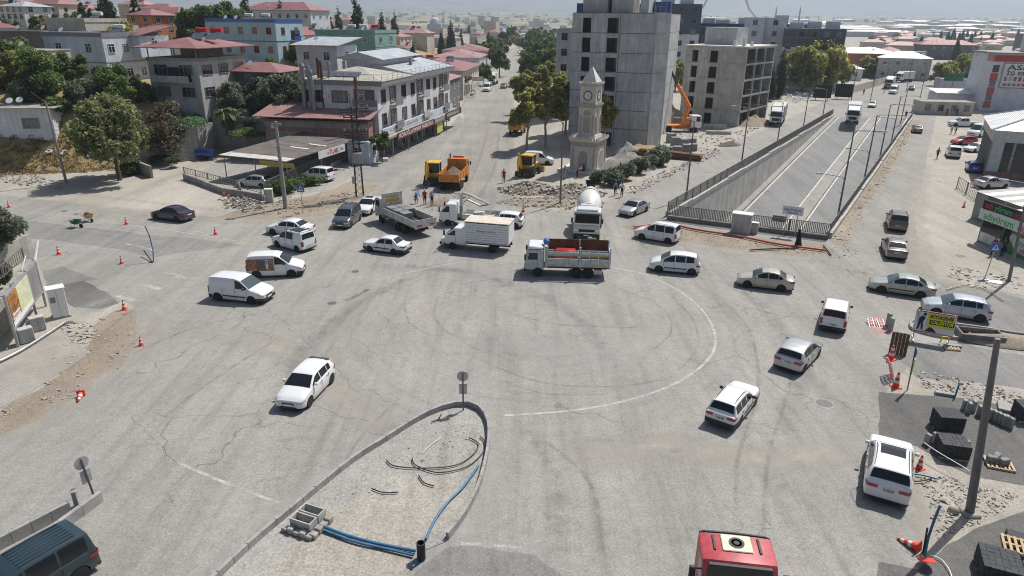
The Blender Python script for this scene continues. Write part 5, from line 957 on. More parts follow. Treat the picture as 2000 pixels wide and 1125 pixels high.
for k in(1,2):
 z=3.6+3.35*(k-1)+1.75
 if k==2:
  win(o,fpos(FRT,0,2.0,z),0,2.3,1.5,'trim');win(o,fpos(FRT,0,6.0,z),0,2.3,1.5,'trim')
  fbox(o,'balcony_shade_panel',FRT,0,8.2,11.4,z-1.2,z+1.1,.004,.02,'room_shade');fbox(o,'balcony_rail',FRT,0,8.0,11.7,z-1.25,z-.35,.05,.12,'trim_grey');win(o,fpos(FRT,0,9.4,z,.02),0,.8,1.7,'white')  # thin dark panel on the flat wall: balcony shade put into its colour
  fbox(o,'air_conditioner',FRT,0,3.55,4.35,z-.3,z+.3,.02,.35,'trim_white')
 for i,(y,kind)in enumerate(((2.2,'w'),(5.9,'b'),(10.4,'w'),(14.4,'w'),(18.2,'b'),(22.0,'w'),(25.5,'w'),(29.3,'b'),(32.0,'w'))):
  if kind=='w':win(o,fpos(RGT,a9,y,z),a9,1.5 if i!=2 else 1.8,1.7,'trim')
  else:
   fbox(o,'balcony_shade_panel',RGT,a9,y-1.3,y+1.3,z-1.3,z+1.15,.004,.03,'room_shade');fbox(o,'balcony_slab',RGT,a9,y-1.45,y+1.45,z-1.62,z-1.45,.0,1.1,'old_concrete');fbox(o,'balcony_front',RGT,a9,y-1.45,y+1.45,z-1.45,z-.5,1.0,1.1,'trim_grey' if i%2 else 'wall_grey');win(o,fpos(RGT,a9,y-.5,z-.1,.03),a9,.8,1.9,'white')  # shade behind each balcony is a dark sheet on the wall
fbox(o,'drain_pipe',RGT,a9,16.3,16.45,3.6,10.3,.01,.14,'trim_grey')
fbox(o,'shop_parapet',RGT,a9,-.5,LN-1,3.3,4.35,.55,.8,'wall_pale_blue');fbox(o,'shop_canopy',RGT,a9,-.6,LN+1.5,2.95,3.25,.0,1.7,'old_concrete')
sg=fbox(o,'sign_band',RGT,a9,2.5,19.5,2.35,3.35,1.7,1.8,M('sign_maroon',(.12,.02,.015),.5,.1,2));lettering('KÖROĞLU EKMEK FABRİKASI',.85,'trim_white',sg,fpos(RGT,a9,11,2.85,1.806),(0,1,0),(0,0,1),bold=.012,fit=15.5)
sg=fbox(o,'sign_band',RGT,a9,19.8,25.5,2.4,3.2,1.7,1.8,'trim_grey');lettering('EKMEK UNLU MAMÜLLER',.45,'trim_white',sg,fpos(RGT,a9,22.6,2.8,1.806),(0,1,0),(0,0,1),fit=4.8)
sg=fbox(o,'sign_band',RGT,a9,26,LN+1.4,2.4,3.5,1.72,1.82,M('sign_brown',(.07,.03,.02),.5,.1,2));lettering('KÖMÜRCÜOĞLU A.Ş.',.75,'trim_white',sg,fpos(RGT,a9,30.4,2.95,1.826),(0,1,0),(0,0,1),bold=.01,fit=7.2)
lettering('Köroğlu Ekmek  Köroğlu',.8,'trim_grey',o,fpos(RGT,a9,12,3.85,.81),(0,1,0),(0,0,1),'parapet_lettering',fit=20)
for i in range(9):y=2.0+i*3.6;fbox(o,'shop_front',RGT,a9,y,y+3.2,.1,2.6,-1.2,-1.12,'house_glass');fbox(o,'shop_pillar',RGT,a9,y-.32,y-.08,0,2.95,-1.0,-.1,'wall_grey')
for i in range(5):y=1.2+i*6.5;fbox(o,'canopy_post',RGT,a9,y,y+.1,0,2.95,1.4,1.5,'trim_grey')
fbox(o,'yellow_banner',RGT,a9,21.8,25.0,.5,2.2,1.45,1.49,M('banner_yellow',(.62,.60,.12),.6,.25,2))
for x,y in((-8.5,14),(-6.2,16.5),(-3,22),(-9,9)):MB().bx(x-.25,x+.25,y-.25,y+.25,11.6,13.1).build('chimney','old_concrete',o)
MB().bx(-w-.02+.6,-w+7,13,LN-6,11.1,13.3).build('roof_room','wall_white',o);MB().add([(-w-.6,12,13.2),(-w+8,12,13.2),(-w+8,LN-5,13.2),(-w-.6,LN-5,13.2),(-w+3.7,12,14.3),(-w+3.7,LN-5,14.3)],[(0,4,5,3),(4,1,2,5),(0,1,4),(3,5,2)]).build('roof','grey_roof',o)
# ---- annex with red roof, chimney bundle
o=thing('annex_building','low building with red sheet roof and pink wall beside the bakery block','building',Vector((-20.6,98.2,0)),rz+R(4))
MB().bx(-15.5,0,0,6.5,-.5,5.6).build('wall','wall_pink',o);MB().bx(-15.6,-9.0,-.08,0,0,4.0).build('rendered_wall','bare_block',o);MB().bx(-15.6,.1,-.12,.2,4.6,5.4).build('roof_beam','old_concrete',o)
MB().add([(-16.6,-1.6,6.2),(.8,-1.4,6.2),(.8,7.0,7.7),(-16.6,7.0,7.7),(-16.6,-1.6,6.1),(.8,-1.4,6.1),(.8,7.0,7.6),(-16.6,7.0,7.6)],[(0,1,2,3),(7,6,5,4),(0,4,5,1),(1,5,6,2),(3,7,4,0)]).build('roof','pink_roof',o)
for i,(x,y,hh,r,m)in enumerate(((-10.6,3.2,12.8,.34,'steel_grey'),(-9.6,3.0,12.6,.22,'steel_grey'),(-9.0,2.4,12.0,.26,'steel_grey'),(-8.4,3.8,13.6,.2,'rust'),(-7.8,3.4,13.2,.2,'rust'),(-8.6,1.8,11.0,.24,'steel_grey'),(-6.9,4.2,13.0,.2,'steel_grey'),(-2.9,1.2,9.0,.12,'steel_grey'))):
 c=MB().cyl((x,y,6.5),(x,y,hh),r,n=10).build('chimney_pipe',m,o,smooth=40);MB().cyl((x,y,hh),(x,y,hh+.4),r*1.35,r*.9,n=10).build('chimney_cowl',m,c,smooth=40)
c=MB().cyl((-1.2,-.6,5.2),(-1.2,-.6,11.2),.2,n=10).build('chimney_pipe','rust',o);MB().cyl((-1.2,-.6,11.2),(-1.2,-.6,11.7),.3,.2,n=10).build('chimney_cowl','rust',c)
# small pale corner shop below the sign band
house('small pale blue kiosk house at the near end of the bakery shops',G(722,322),rz,3.2,3.4,3.0,'wall_pale_blue','flat',floors=1,fw=1,rw=1,base=.2,par=.25,cat='kiosk',name='kiosk_house')
# ---- carport
cp=[G(427,302,3.2),G(558,315,3.2),G(692,274,3.7),G(592,257,4.0)]
o=thing('carport','large brown corrugated carport roof on thin posts at the street corner','carport',(0,0,0));th=Vector((0,0,.08))
k=8;cuts=[(cp[0].lerp(cp[3],i/k),cp[1].lerp(cp[2],i/k))for i in range(k+1)]
for i in range(k):
 a,b=cuts[i];c,d=cuts[i+1];e=Vector((0,0,.02*(i%2)));MB().add([a+e,b+e,d+e,c+e,a-th,b-th,d-th,c-th],[(0,1,2,3),(7,6,5,4),(0,4,5,1),(1,5,6,2),(2,6,7,3),(3,7,4,0)]).build('roof_sheet','brown_roof' if i else 'aged_white',o)
for fx,fy in((.45,.72),(.62,.82)):
 a,b=cp[0].lerp(cp[3],fx),cp[1].lerp(cp[2],fx);p=a.lerp(b,fy-.2);q=a.lerp(b,fy+.1);n_=(cp[3]-cp[0]).normalized()*.35;MB().add([p+Vector((0,0,.06)),q+Vector((0,0,.06)),q+n_+Vector((0,0,.08)),p+n_+Vector((0,0,.08))],[(0,1,2,3)]).build('skylight','trim_white',o)
for f_,g_ in((.03,.03),(.03,.5),(.03,.97),(.5,.97),(.97,.97),(.97,.03),(.5,.03)):
 p=cp[0].lerp(cp[3],f_).lerp(cp[1].lerp(cp[2],f_),g_);MB().cyl((p.x,p.y,0),(p.x,p.y,p.z),.07,n=6).build('post','steel_grey',o)
p=cp[0].lerp(cp[1],.62)+Vector((0,-.15,0));dv=(cp[1]-cp[0]).normalized();s_=MB().add([p+Vector((0,0,-.75)),p+dv*5.2+Vector((0,0,-.75)),p+dv*5.2+Vector((0,0,-.15)),p+Vector((0,0,-.15))],[(0,1,2,3)]).build('faded_board','yellow_print',o)
e0,e1=cp[1].lerp(cp[2],.42),cp[1].lerp(cp[2],.82);dv=(e1-e0).normalized();sn=dv.cross(Vector((0,0,1))).normalized();e0=e0+sn*.25;e1=e1+sn*.25;dn=Vector((0,0,-.95))
s_=MB().add([e0+dn,e1+dn,e1,e0,e0+dn-sn*.08,e1+dn-sn*.08,e1-sn*.08,e0-sn*.08],[(0,1,2,3),(7,6,5,4),(3,2,6,7),(0,3,7,4),(1,5,6,2)]).build('sign_board','trim_white',o);lettering('DATLAK',.8,'red_paint',s_,e0.lerp(e1,.46)+dn*.5+sn*.01,dv,(0,0,1),bold=.02,fit=3.2);lettering('Oto',.5,'blue_paint',s_,e0.lerp(e1,.86)+dn*.5+sn*.01,dv,(0,0,1),bold=.01)
def wallrun(label,pts,h,t,mat,name='garden_wall',seg=3.0,z0=0.):
 o=thing(name,label,'wall',(0,0,0))
 for a,b in zip(pts,pts[1:]):
  a,b=Vector(a),Vector(b);n=max(1,int((b-a).length/seg));
  for i in range(n):
   p,q=a.lerp(b,i/n),a.lerp(b,(i+1)/n);d=(q-p).normalized();r_=Vector((-d.y,d.x,0))*t/2;p=p+d*.01;q=q-d*.01;mb=MB();e=random.uniform(-.03,.03)
   z_=(a.z+(b.z-a.z)*(i+.5)/n);mb.prism([(p-r_)[:2],(q-r_)[:2],(q+r_)[:2],(p+r_)[:2]],z_+z0-.3,z_+h+e);mb.build('wall_section',mat,o)
 return o
wallrun('low grey wall in front of the carport yard',[G(360,350),G(440,380),G(515,392)],.75,.25,'bare_block');wallrun('low stone based wall under the slanted yard fence',[G(515,392),G(600,352),G(690,305)],.55,.3,'old_concrete')
railing('yard_fence','pale metal fence on the low wall beside the carport',G(518,390),G(690,305),.55,1.5,.22,.02);railing('yard_fence','bent metal fence on the low grey wall of the yard',G(362,350),G(512,391),.75,.8,.4,.02)
wallrun('rough concrete block wall below the dry grass slope',[G(242,326)+Vector((0,0,.4)),G(298,348)],1.5,.3,'bare_block');wallrun('tall stone retaining wall behind the blue tank',[Vector((-52,92.5,0)),Vector((-45.5,99,0)),Vector((-45,104,0))],4.6,.5,'old_concrete',seg=1.5);wallrun('long grey block wall behind the palm tree',[Vector((-45,104.2,0)),Vector((-36,102.3,0))],5.5,.4,'bare_block');wallrun('grey garden wall above the red shed roof',[Vector((-58,106,6)),Vector((-46,106,6))],2.2,.3,'bare_block')
# ---- hillside houses seen singly
house('pale blue two storey house with grey parapet on the left hillside',at(218,172,112),R(-17),12,11.5,7.6,'wall_pale_blue','flat',fw=2,rw=4,band='trim_grey',heaters=((.45,.55,'trim_white'),),base=6)
o=house('small red roofed stair room on top of the pale blue house',at(275,100,117),R(-17),3.4,6.5,2.3,'wall_pale_blue','shed','red_roof',1,0,1,rise=1.4,base=1.0,name='stair_room')
house('grey concrete house with large red roof on posts above the olive trees',at(398,205,104),R(-14),8.6,11.5,6.3,'wall_grey','hip','red_roof',fw=2,rw=3,raised=1.7,rise=1.3,base=5,ov=1.3,ww=2.2,wh=1.3,wstyle='dark',heaters=((.45,.35,'red_plastic'),(.2,.4,'red_plastic')),balcony=('f',1.0,7.5))
house('long light blue house with red window frames behind the red roofed house',at(545,118,150),R(-16),17,10,7.4,'wall_blue','flat',fw=5,rw=2,wstyle='red',band='blue_paint',heaters=((.7,.5,'trim_white'),(.45,.5,'trim_white')),base=7,balcony=('r',5,9))
house('ruined white and teal house above the dry grass slope',at(112,276,93),R(8),11,7,4.4,'wall_white','shed','old_concrete',1,2,1,'dark',rise=.3,base=4,ov=.9,ww=2.0)
house('bare concrete shed with two satellite dishes on the left hillside',at(84,162,104),R(-14),6,6,4.4,'wall_beige','flat',floors=1,fw=0,rw=1,base=6,par=.1)
house('dark open roofed concrete house at the upper left',at(112,108,126),R(-18),13,10,3.6,'wall_dark','flat','white_roof',1,3,2,'dark',base=7,par=.3,heaters=((.3,.5,'trim_white'),));house('beige concrete house with solar tanks left of the pale blue house',at(176,96,128),R(-18),9,9,4.5,'wall_beige','flat',floors=1,fw=2,rw=2,base=7,heaters=((.4,.4,'trim_white'),))
house('teal house with a row of white solar tanks behind the bakery',at(735,118,158),R(-18),15,10,5.6,'wall_teal','flat',floors=2,fw=3,rw=2,base=6,band='wall_teal',heaters=((.62,.3,'trim_white'),(.42,.3,'trim_white'),(.22,.3,'red_plastic')));house('wide blue grey building with long red roof on the hilltop',at(610,72,235),R(-16),26,12,8,'wall_pale_blue','hip','red_roof',fw=8,rw=3,base=6,rise=2.5)
house('dark house with red roof hidden behind the olive trees',at(545,175,110),R(-14),10,7,2.6,'wall_dark','hip','red_roof',1,1,1,base=5,rise=1.2,ov=.8);house('white upper storey house with faded pink roof behind the bakery',at(660,135,128),R(-14),8,8,3.9,'wall_white','shed','grey_roof',1,2,1,base=6,rise=1.2,ov=.8)
house('white house with grey sheet roof at the far upper left corner',at(50,40,190),R(-20),9,8,3.4,'wall_white','hip','grey_roof',fw=4,rw=2,base=6);house('house with orange walls and red roof among the hillside trees',at(300,62,160),R(-20),7,7,3.4,'wall_orange','hip','red_roof',fw=2,rw=2,base=6)
# ---- houses along the far street
house('cream shop house with red roof next to the street sign',G(905,196),R(-6),18,26,7.2,'wall_beige','hip','red_roof',fw=3,rw=7,base=1,rise=2.2,ov=.7,heaters=((.6,.2,'red_plastic'),(.75,.2,'trim_white'),(.3,.2,'trim_white')),balcony=('r',2,12));house('dark narrow house right behind the bakery block',G(876,222),R(-8),12,12,7,'wall_dark','hip','pink_roof',fw=2,rw=3,base=1,rise=1.8);house('house with pale red roof farther along the far street',G(935,160),R(-5),16,22,7.5,'wall_white','hip','pink_roof',fw=4,rw=6,base=1,rise=2.0)
house('house with dusty pink roof at the end of the street row',G(952,138),R(-4),18,24,7.5,'wall_beige','hip','red_roof',fw=4,rw=6,base=1,rise=2.0)
# ---- concrete tower under construction
def concrete_block(label,L0,R0,depth,floors,fh,opens,extra=None,mat='raw_concrete',open_right=None,leftwins=None):
 d=R0-L0;W_=d.length;rz=math.atan2(d.y,d.x);o=thing('concrete_shell',label,'building',L0,rz)
 for k in range(floors):
  z0,z1=k*fh,(k+1)*fh-.03;xs=[0.]+[q for ab in opens for q in ab]+[1.]
  for i in range(0,len(xs),2):MB().bx(xs[i]*W_,xs[i+1]*W_,-random.uniform(0,.025),.25,z0,z1).build('wall_panel',mat,o)
  for a,b in opens:MB().bx(a*W_,b*W_,0.005,.25,z0+fh*.74,z1).build('lintel',mat,o)
  MB().bx(.02,W_-.02,.25,depth,z1-.18,z1-.01).build('floor_slab',mat,o)
  MB().bx(.0,.25,.25,depth,z0,z1-.2).build('left_wall',mat,o);MB().bx(.3,W_-.3,depth-.25,depth,z0,z1-.2).build('back_wall',mat,o)
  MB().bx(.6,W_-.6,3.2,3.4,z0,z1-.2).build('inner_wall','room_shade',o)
  if open_right:
   for j in range(open_right+1):y=.25+(depth-.6)*j/open_right;MB().bx(W_-.35,W_,y,y+.35,z0,z1-.2).build('column','raw_concrete_pale',o)
   MB().bx(W_-.3,W_+.06,.25,depth+.2,z1-.30,z1+.02).build('slab_edge','raw_concrete_pale',o)
  else:MB().bx(W_-.25,W_,.25,depth,z0,z1-.2).build('right_wall',mat,o)
  if leftwins:
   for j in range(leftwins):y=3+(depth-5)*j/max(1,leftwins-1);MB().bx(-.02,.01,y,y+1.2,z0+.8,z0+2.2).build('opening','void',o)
 return o,W_
R1=G(1260,290);L1=at(1110,250,116.5);L1.z=0
fh=2.92;o,W_=concrete_block('tall grey concrete tower shell behind the clock tower',L1,R1,24,7,fh,[(.13,.235),(.435,.57)],leftwins=4)
for k in range(7):
 MB().bx(.585*W_,.595*W_,-.03,.01,k*fh+.1,(k+1)*fh-.2).build('form_joint','dark_concrete',o);MB().bx(0,W_,-.035,.01,(k+1)*fh-.10,(k+1)*fh-.02).build('floor_joint','dark_concrete',o)
tt=7*fh
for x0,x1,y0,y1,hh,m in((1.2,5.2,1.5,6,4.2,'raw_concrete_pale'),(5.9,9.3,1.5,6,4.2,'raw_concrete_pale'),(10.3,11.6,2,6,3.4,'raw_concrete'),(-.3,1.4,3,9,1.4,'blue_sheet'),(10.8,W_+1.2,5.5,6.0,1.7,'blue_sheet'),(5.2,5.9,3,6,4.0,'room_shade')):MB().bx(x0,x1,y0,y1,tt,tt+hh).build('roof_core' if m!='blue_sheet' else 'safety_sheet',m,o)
sc=MB()
for i in range(7):sc.cyl((8.5+i*.9,4.5,tt),(8.5+i*.9,4.5,tt+5),.03,n=4)
for j in range(4):sc.cyl((8.5,4.5,tt+1+j*1.2),(13.9,4.5,tt+1+j*1.2),.03,n=4)
for i in range(60):x=random.uniform(.3,W_+1.5);y=random.uniform(.3,.8);sc.cyl((x,y,tt),(x+random.uniform(-.1,.1),y,tt+random.uniform(.5,1.1)),.012,n=3)
stuff(sc.build('rebar_and_scaffold','scaffold',o))
S0=R1+Vector((.15,-.35,0));S1=G(1289,286);d=S1-S0;rzs=math.atan2(d.y,d.x);ow=(Matrix.Rotation(rzs-o.rotation_euler.z,3,'Z'));Lc=Matrix.Rotation(-o.rotation_euler.z,3,'Z')@(S0-L1)
for k in range(7):mb=MB();mb.T=Matrix.Translation(Lc)@Matrix.Rotation(rzs-o.rotation_euler.z,4,'Z');mb.bx(0,d.length,0,8,k*fh,(k+1)*fh-.03+(0.1 if k==6 else 0));mb.build('stair_core_panel','raw_concrete',o)
# rear part of the tower on its left
house('grey rear wing of the concrete tower behind the street trees',Vector((11.5,144,0)),R(-6),3.2,10,17.5,'raw_concrete','flat',floors=6,fw=1,rw=0,wstyle='dark',base=0,cat='building',name='concrete_wing',par=.2)
L2,R2=G(1326,236),G(1440,248)
o,W_=concrete_block('smaller five storey concrete shell with open right side bays',L2,R2,15,5,2.95,[(.12,.22),(.42,.55)],open_right=3,mat='raw_concrete_pale')
MB().bx(-.2,W_+.3,-.2,15.3,14.72,14.95).build('roof_slab','white_stone',o);MB().bx(1.5,8,5,11,14.95,18.2).build('roof_core','raw_concrete',o)
for i in range(6):x,y=random.uniform(8,W_-1),random.uniform(1,8);MB().bx(x,x+.5,y,y+.5,14.95,14.95+random.uniform(.5,1.6)).build('roof_stub','white_stone',o)
# ---- hospital like blocks with navy tops
def bigblock(label,P,rz,w,d,h,cols,rows,rcols,top=5.2,mats=('wall_white','navy_panel'),scaff=None,base=0,roofbits=True):
 o=thing('apartment_block',label,'building',P,rz);MB().bx(-w,0,0,d,-base,h-top).build('wall',mats[0],o);MB().bx(-w-.15,.15,-.15,d+.15,h-top,h).build('top_storeys',mats[1],o);fl=h/rows
 for k in range(rows):
  for i in range(cols):win(o,fpos((-w,-.16 if k*fl+1.5>h-top else 0,0),0,w*(i+.5)/cols,fl*k+fl*.55),0,1.4,1.5,'dark')
  for i in range(rcols):win(o,fpos((.16 if k*fl+1.5>h-top else 0,0,0),PI/2,d*(i+.5)/rcols,fl*k+fl*.55),PI/2,1.2,1.5,'dark')
 if scaff:
  x0,x1,z0,z1=scaff;mb=MB();MB().bx(x0,x1,-.25,-.16,1,z0).build('insulation_panel','insulation',o)
  for i in range(int((x1-x0)/2)+1):mb.cyl((x0+i*2,-1.2,0),(x0+i*2,-1.2,z1),.05,n=4)
  for j in range(int(z1/2)):mb.cyl((x0,-1.2,1+j*2),(x1,-1.2,1+j*2),.05,n=4);
  stuff(mb.build('scaffolding','scaffold',o))
 if roofbits:
  for i in range(3):x=-w*(i+.6)/3.3;MB().bx(x-2.5,x+1.5,d*.3,d*.7,h,h+random.uniform(1.6,3)).build('roof_room','wall_white',o)
 return o
bigblock('white hospital like block with navy top storeys at the right end',G(1632,178),R(-22),17,22,17.5,5,5,3,scaff=(-17,-8,11,17),mats=('wall_white','slate_panel'));bigblock('long white block with dark blue top behind the cypresses',G(1560,160),R(-14),40,14,18.5,13,5,2);bigblock('white stair tower projecting from the long white block',G(1520,162),R(-14),7,6,20.5,1,6,1,top=.3,mats=('wall_white','wall_white'),roofbits=False);bigblock('second white stair tower of the long white block',G(1478,162),R(-14),6,6,20.5,1,6,1,top=.3,mats=('wall_white','wall_white'),roofbits=False)
bigblock('left wing of the long white block behind the second shell',G(1452,158),R(-6),42,14,17.5,12,5,2,top=6.5,scaff=(-36,-26,9,16));bigblock('pale far block behind the hospital like blocks',G(1420,128),R(-5),50,14,17,12,4,2,top=.3,mats=('wall_white','wall_grey'))
bigblock('left slate block beside the concrete tower',at(1360,118,235)*1.,R(-6),20,12,17,5,5,2,top=9,base=12)
o=thing('concrete_pump','pale tower crane jib rising behind the long white block','crane',G(1490,140));MB().tube([(0,0,15),(-9,0,24),(-16,0,38)],.45,6).build('jib','trim_white',o);MB().tube([(-16,0,38),(-22,0,36),(-27,2,24)],.4,6).build('outer_jib','trim_white',o);MB().bx(-1,1,-1,1,0,16).build('mast','scaffold',o)
# ---- clock tower
cx=G(1147,333);th=R(31);o=thing('clock_tower','slender carved stone clock tower with pointed spire','clock tower',cx,-R(27));
tag(MB().bx(-3.4,4.8,-2.6,3.0,0,.38).build('terrace_slab','white_stone',None,cx,-R(27)),'low white stone terrace under the clock tower','terrace')
b=.38
def ring_mb(s0,s1,z0,z1):h0,h1=s0/2,s1/2;return MB().add([(-h0,-h0,z0),(h0,-h0,z0),(h0,h0,z0),(-h0,h0,z0),(-h1,-h1,z1),(h1,-h1,z1),(h1,h1,z1),(-h1,h1,z1)],[(3,2,1,0),(4,5,6,7),(0,1,5,4),(1,2,6,5),(2,3,7,6),(3,0,4,7)])
ring_mb(3.75,3.7,b,3.55).build('base','stone',o);ring_mb(3.78,3.78,3.55,4.15).build('carved_frieze','carved_stone',o);ring_mb(3.8,4.3,4.15,4.5).build('cornice','stone',o);ring_mb(2.75,2.6,4.5,5.0).build('plinth','stone',o);ring_mb(2.35,2.3,5.0,8.55).build('shaft','stone',o);ring_mb(2.4,2.75,8.55,8.95).build('cornice','carved_stone',o);ring_mb(2.25,2.25,8.95,11.3).build('clock_storey','stone',o);ring_mb(2.3,2.75,11.3,11.6).build('cornice','carved_stone',o);ring_mb(2.3,.06,11.6,13.75).build('spire','white_stone',o)
MB().lathe([(.05,13.6),(.05,13.9),(.12,14.0),(.05,14.1),(.09,14.25),(.02,14.35),(.01,14.8)],8).build('finial','steel_grey',o)
for s_,z,n,sz in((4.25,4.5,11,.3),(2.72,11.6,8,.22),(2.72,8.95,8,.16)):
 me=MB().add([(-sz/2,-.06,0),(sz/2,-.06,0),(sz/2,.06,0),(-sz/2,.06,0),(-sz*.5,-.06,sz*.6),(sz*.5,-.06,sz*.6),(sz*.5,.06,sz*.6),(-sz*.5,.06,sz*.6),(0,-.06,sz*1.3),(0,.06,sz*1.3)],[(0,1,5,8,4),(3,7,9,6,2),(1,2,6,5),(0,4,7,3),(5,6,9,8),(4,8,9,7)]).mesh('crenel','stone')
 for q in range(4):
  for i in range(n):a=q*PI/2;x=-s_/2+s_*(i+.5)/n;link('crenel',me,o,(math.cos(a)*x+math.sin(a)*(s_/2-.05),math.sin(a)*x-math.cos(a)*(s_/2-.05),z),a)
def arch(root,name,ang,s,z0,w,h,mat,out=.03,deep=.0):
 pts=[(-w/2,z0),(w/2,z0)]+[(w/2*math.cos(t)*(1 if True else 1),z0+h*.62+h*.38*math.sin(t)**.8)for t in[PI*i/12 for i in range(0,13)]]
 v0=[fpos((0,0,0),ang,x,z,s/2+.002)for x,z in pts];v1=[fpos((0,0,0),ang,x,z,s/2+out)for x,z in pts];n=len(pts)
 return MB().add(v0+v1,[tuple(range(n,2*n))]+[(i,(i+1)%n,n+(i+1)%n,n+i)for i in range(n)]).build(name,mat,root)
for q in range(4):
 a=q*PI/2;ar=arch(o,'niche_frame',a,3.72,.9,1.7,2.3,'white_stone',.05);arch(o,'niche_panel',a,3.72,.95,1.35,2.05,'carved_stone',.08)
 for sx in(-1.5,1.5):fbox(o,'corner_column',(0,0,0),a,sx-.09,sx+.09,.8,3.4,1.84,1.95,'carved_stone')
 fbox(o,'grille_panel',(0,0,0),a,-.5,.5,5.35,7.3,1.16,1.22,'carved_stone');arch(o,'lunette',a,2.32,7.5,.9,.75,'carved_stone',.06)
 for sx in(-.85,.85):fbox(o,'slender_column',(0,0,0),a,sx-.07,sx+.07,5.2,7.5,1.16,1.28,'carved_stone')
 mb=MB();mb.T=Matrix.Rotation(a,4,'Z')@Matrix.Translation((0,-1.13,10.1));mb.lathe([(.62,.03),(.62,-.05),(.52,-.06),(.52,0)],24,ax='y');fr=mb.build('clock_frame','plate_ink',o);mb=MB();mb.T=Matrix.Rotation(a,4,'Z')@Matrix.Translation((0,-1.13,10.1));mb.lathe([(.55,0),(.55,-.035),(.001,-.04)],24,ax='y');mb.build('clock_face','trim_white',fr)
 mb=MB();mb.T=Matrix.Rotation(a,4,'Z')@Matrix.Translation((0,-1.18,10.1))
 for ang_,ln in((R(50),.3),(R(-12),.42)):
  c_,s_=math.cos(ang_),math.sin(ang_);mb.add([(-.03*s_,0,.03*c_),(.03*s_,0,-.03*c_),(ln*c_+.02*s_,0,ln*s_-.02*c_),(ln*c_-.02*s_,0,ln*s_+.02*c_)],[(0,1,2,3)])
 for i in range(12):t_=i*PI/6;mb.box((.45*math.cos(t_),.0,.45*math.sin(t_)),(.06,.02,.06))
 stuff(mb.build('clock_hands','plate_ink',fr))
 # ---- showroom with pyramid roof on the right
C0=G(1922,347);C1=G(1893,318);d=C1-C0;rz=math.atan2(d.y,d.x)-PI/2
o=thing('showroom','grey panelled car showroom with white pyramid roof at the right edge','building',C0,rz-R(6));D_=16.;Wd=17.
MB().bx(0,Wd,0,D_,-.2,.95).build('plinth','wall_pink',o);MB().bx(.12,Wd-.12,.12,D_-.12,.95,6.2).build('inner_wall','slate_panel',o);MB().bx(-.25,Wd+.25,-.25,D_+.25,4.9,6.4).build('fascia','truck_grey',o)
for i in range(8):MB().bx(i*Wd/7-.14,i*Wd/7+.14,-.12,.1,.95,4.9).build('mullion','steel_grey',o)
for i in range(7):
 for z0,z1 in((1.0,2.6),(2.75,3.3),(3.4,4.8)):MB().bx(i*Wd/7+.16,(i+1)*Wd/7-.16,.05,.1,z0,z1).build('glass_pane','house_glass',o)
MB().bx(-.02,1.3,-.14,.14,.95,4.9).build('corner_panel','truck_grey',o)
for i in range(9):
 y=1.2+i*1.65;MB().bx(-.12,.1,y-.1,y+.1,.2,4.9).build('mullion','steel_grey',o)
 if i<8:MB().bx(.03,.1,y+.12,y+1.53,.4,4.8).build('glass_pane','house_glass',o)
MB().add([(-.6,-.6,6.4),(Wd+.6,-.6,6.4),(Wd+.6,D_+.6,6.4),(-.6,D_+.6,6.4),(Wd/2,D_/2,9.6)],[(0,1,4),(1,2,4),(2,3,4),(3,0,4)]).build('roof','white_roof',o)
for c_ in((-.6,-.6),(Wd+.6,-.6),(-.6,D_+.6)):MB().tube([(c_[0],c_[1],6.45),(Wd/2,D_/2,9.66)],.12,5).build('hip_flashing','trim_white',o)
lettering('OTOMOTİV',1.0,'red_paint',o,(-.26,6.0,5.6),(0,-1,0),(0,0,1),bold=.02,fit=6.)
# ---- white building with red stripes and large poster
P=G(1917,216);o=thing('poster_building','white building with red bands and a large workwear poster at the right edge','building',P,R(-14))
MB().bx(0,26,0,14,-.2,12.8).build('wall','wall_white',o);MB().bx(-.1,7.6,-.12,4,11.2,12.6).build('red_band','red_paint',o);MB().bx(-.2,26.2,-.2,14.2,12.8,13.2).build('roof_slab','old_concrete',o);MB().bx(8,16,2,9,13.2,17).build('roof_room','wall_white',o)
for k,z in enumerate((2.2,5.4,8.6)):MB().bx(-.06,1.5,-.1,.02,z-1.5,z+.0).build('red_panel','red_paint',o);win(o,(0.75,-.02,z+1.0),0,1.2,1.5,'dark');
pst=MB().bx(2.2,15,-.14,-.06,5.3,11.0).build('poster_frame','trim_grey',o);MB().bx(2.4,14.8,-.17,-.14,5.5,10.8).build('poster','trim_white',pst)
lettering('ASLIHAN',1.5,'plate_ink',pst,(8.6,-.175,9.9),(1,0,0),(0,0,1),bold=.03,fit=11);lettering('İŞ ELBİSELERİ',1.1,'plate_ink',pst,(8.6,-.175,8.6),(1,0,0),(0,0,1),bold=.03,fit=11)
for i in range(12):
 c=random.choice(['blue_paint','machine_yellow','red_plastic','trim_grey','orange_paint','navy_paint']);x=2.9+i*1.0
 MB().bx(x,x+.6,-.185,-.175,6.9,7.9).build('printed_item',c,pst);MB().bx(x,x+.7,-.185,-.175,5.8,6.4).build('printed_item',random.choice(['trim_grey','brown_grey_paint','red_plastic']),pst)
house('lilac shop front left of the white poster building',G(1900,190),R(-16),9,6,4.5,'wall_lilac','flat',floors=1,fw=0,rw=0,base=.2,par=.3,cat='shop',name='shop')
house('pale pink stall with flat white roof beside the road',G(1898,226),R(-8),11,5,2.8,'wall_beige','flat','white_roof',1,4,1,'dark',base=.2,par=.1,cat='stall',name='stall');house('low shed with heaped white roof sheets behind the pink stall',G(1912,210),R(-10),10,6,3.2,'wall_white','shed','white_roof',1,0,0,base=.2,rise=.6,cat='shed',name='shed')
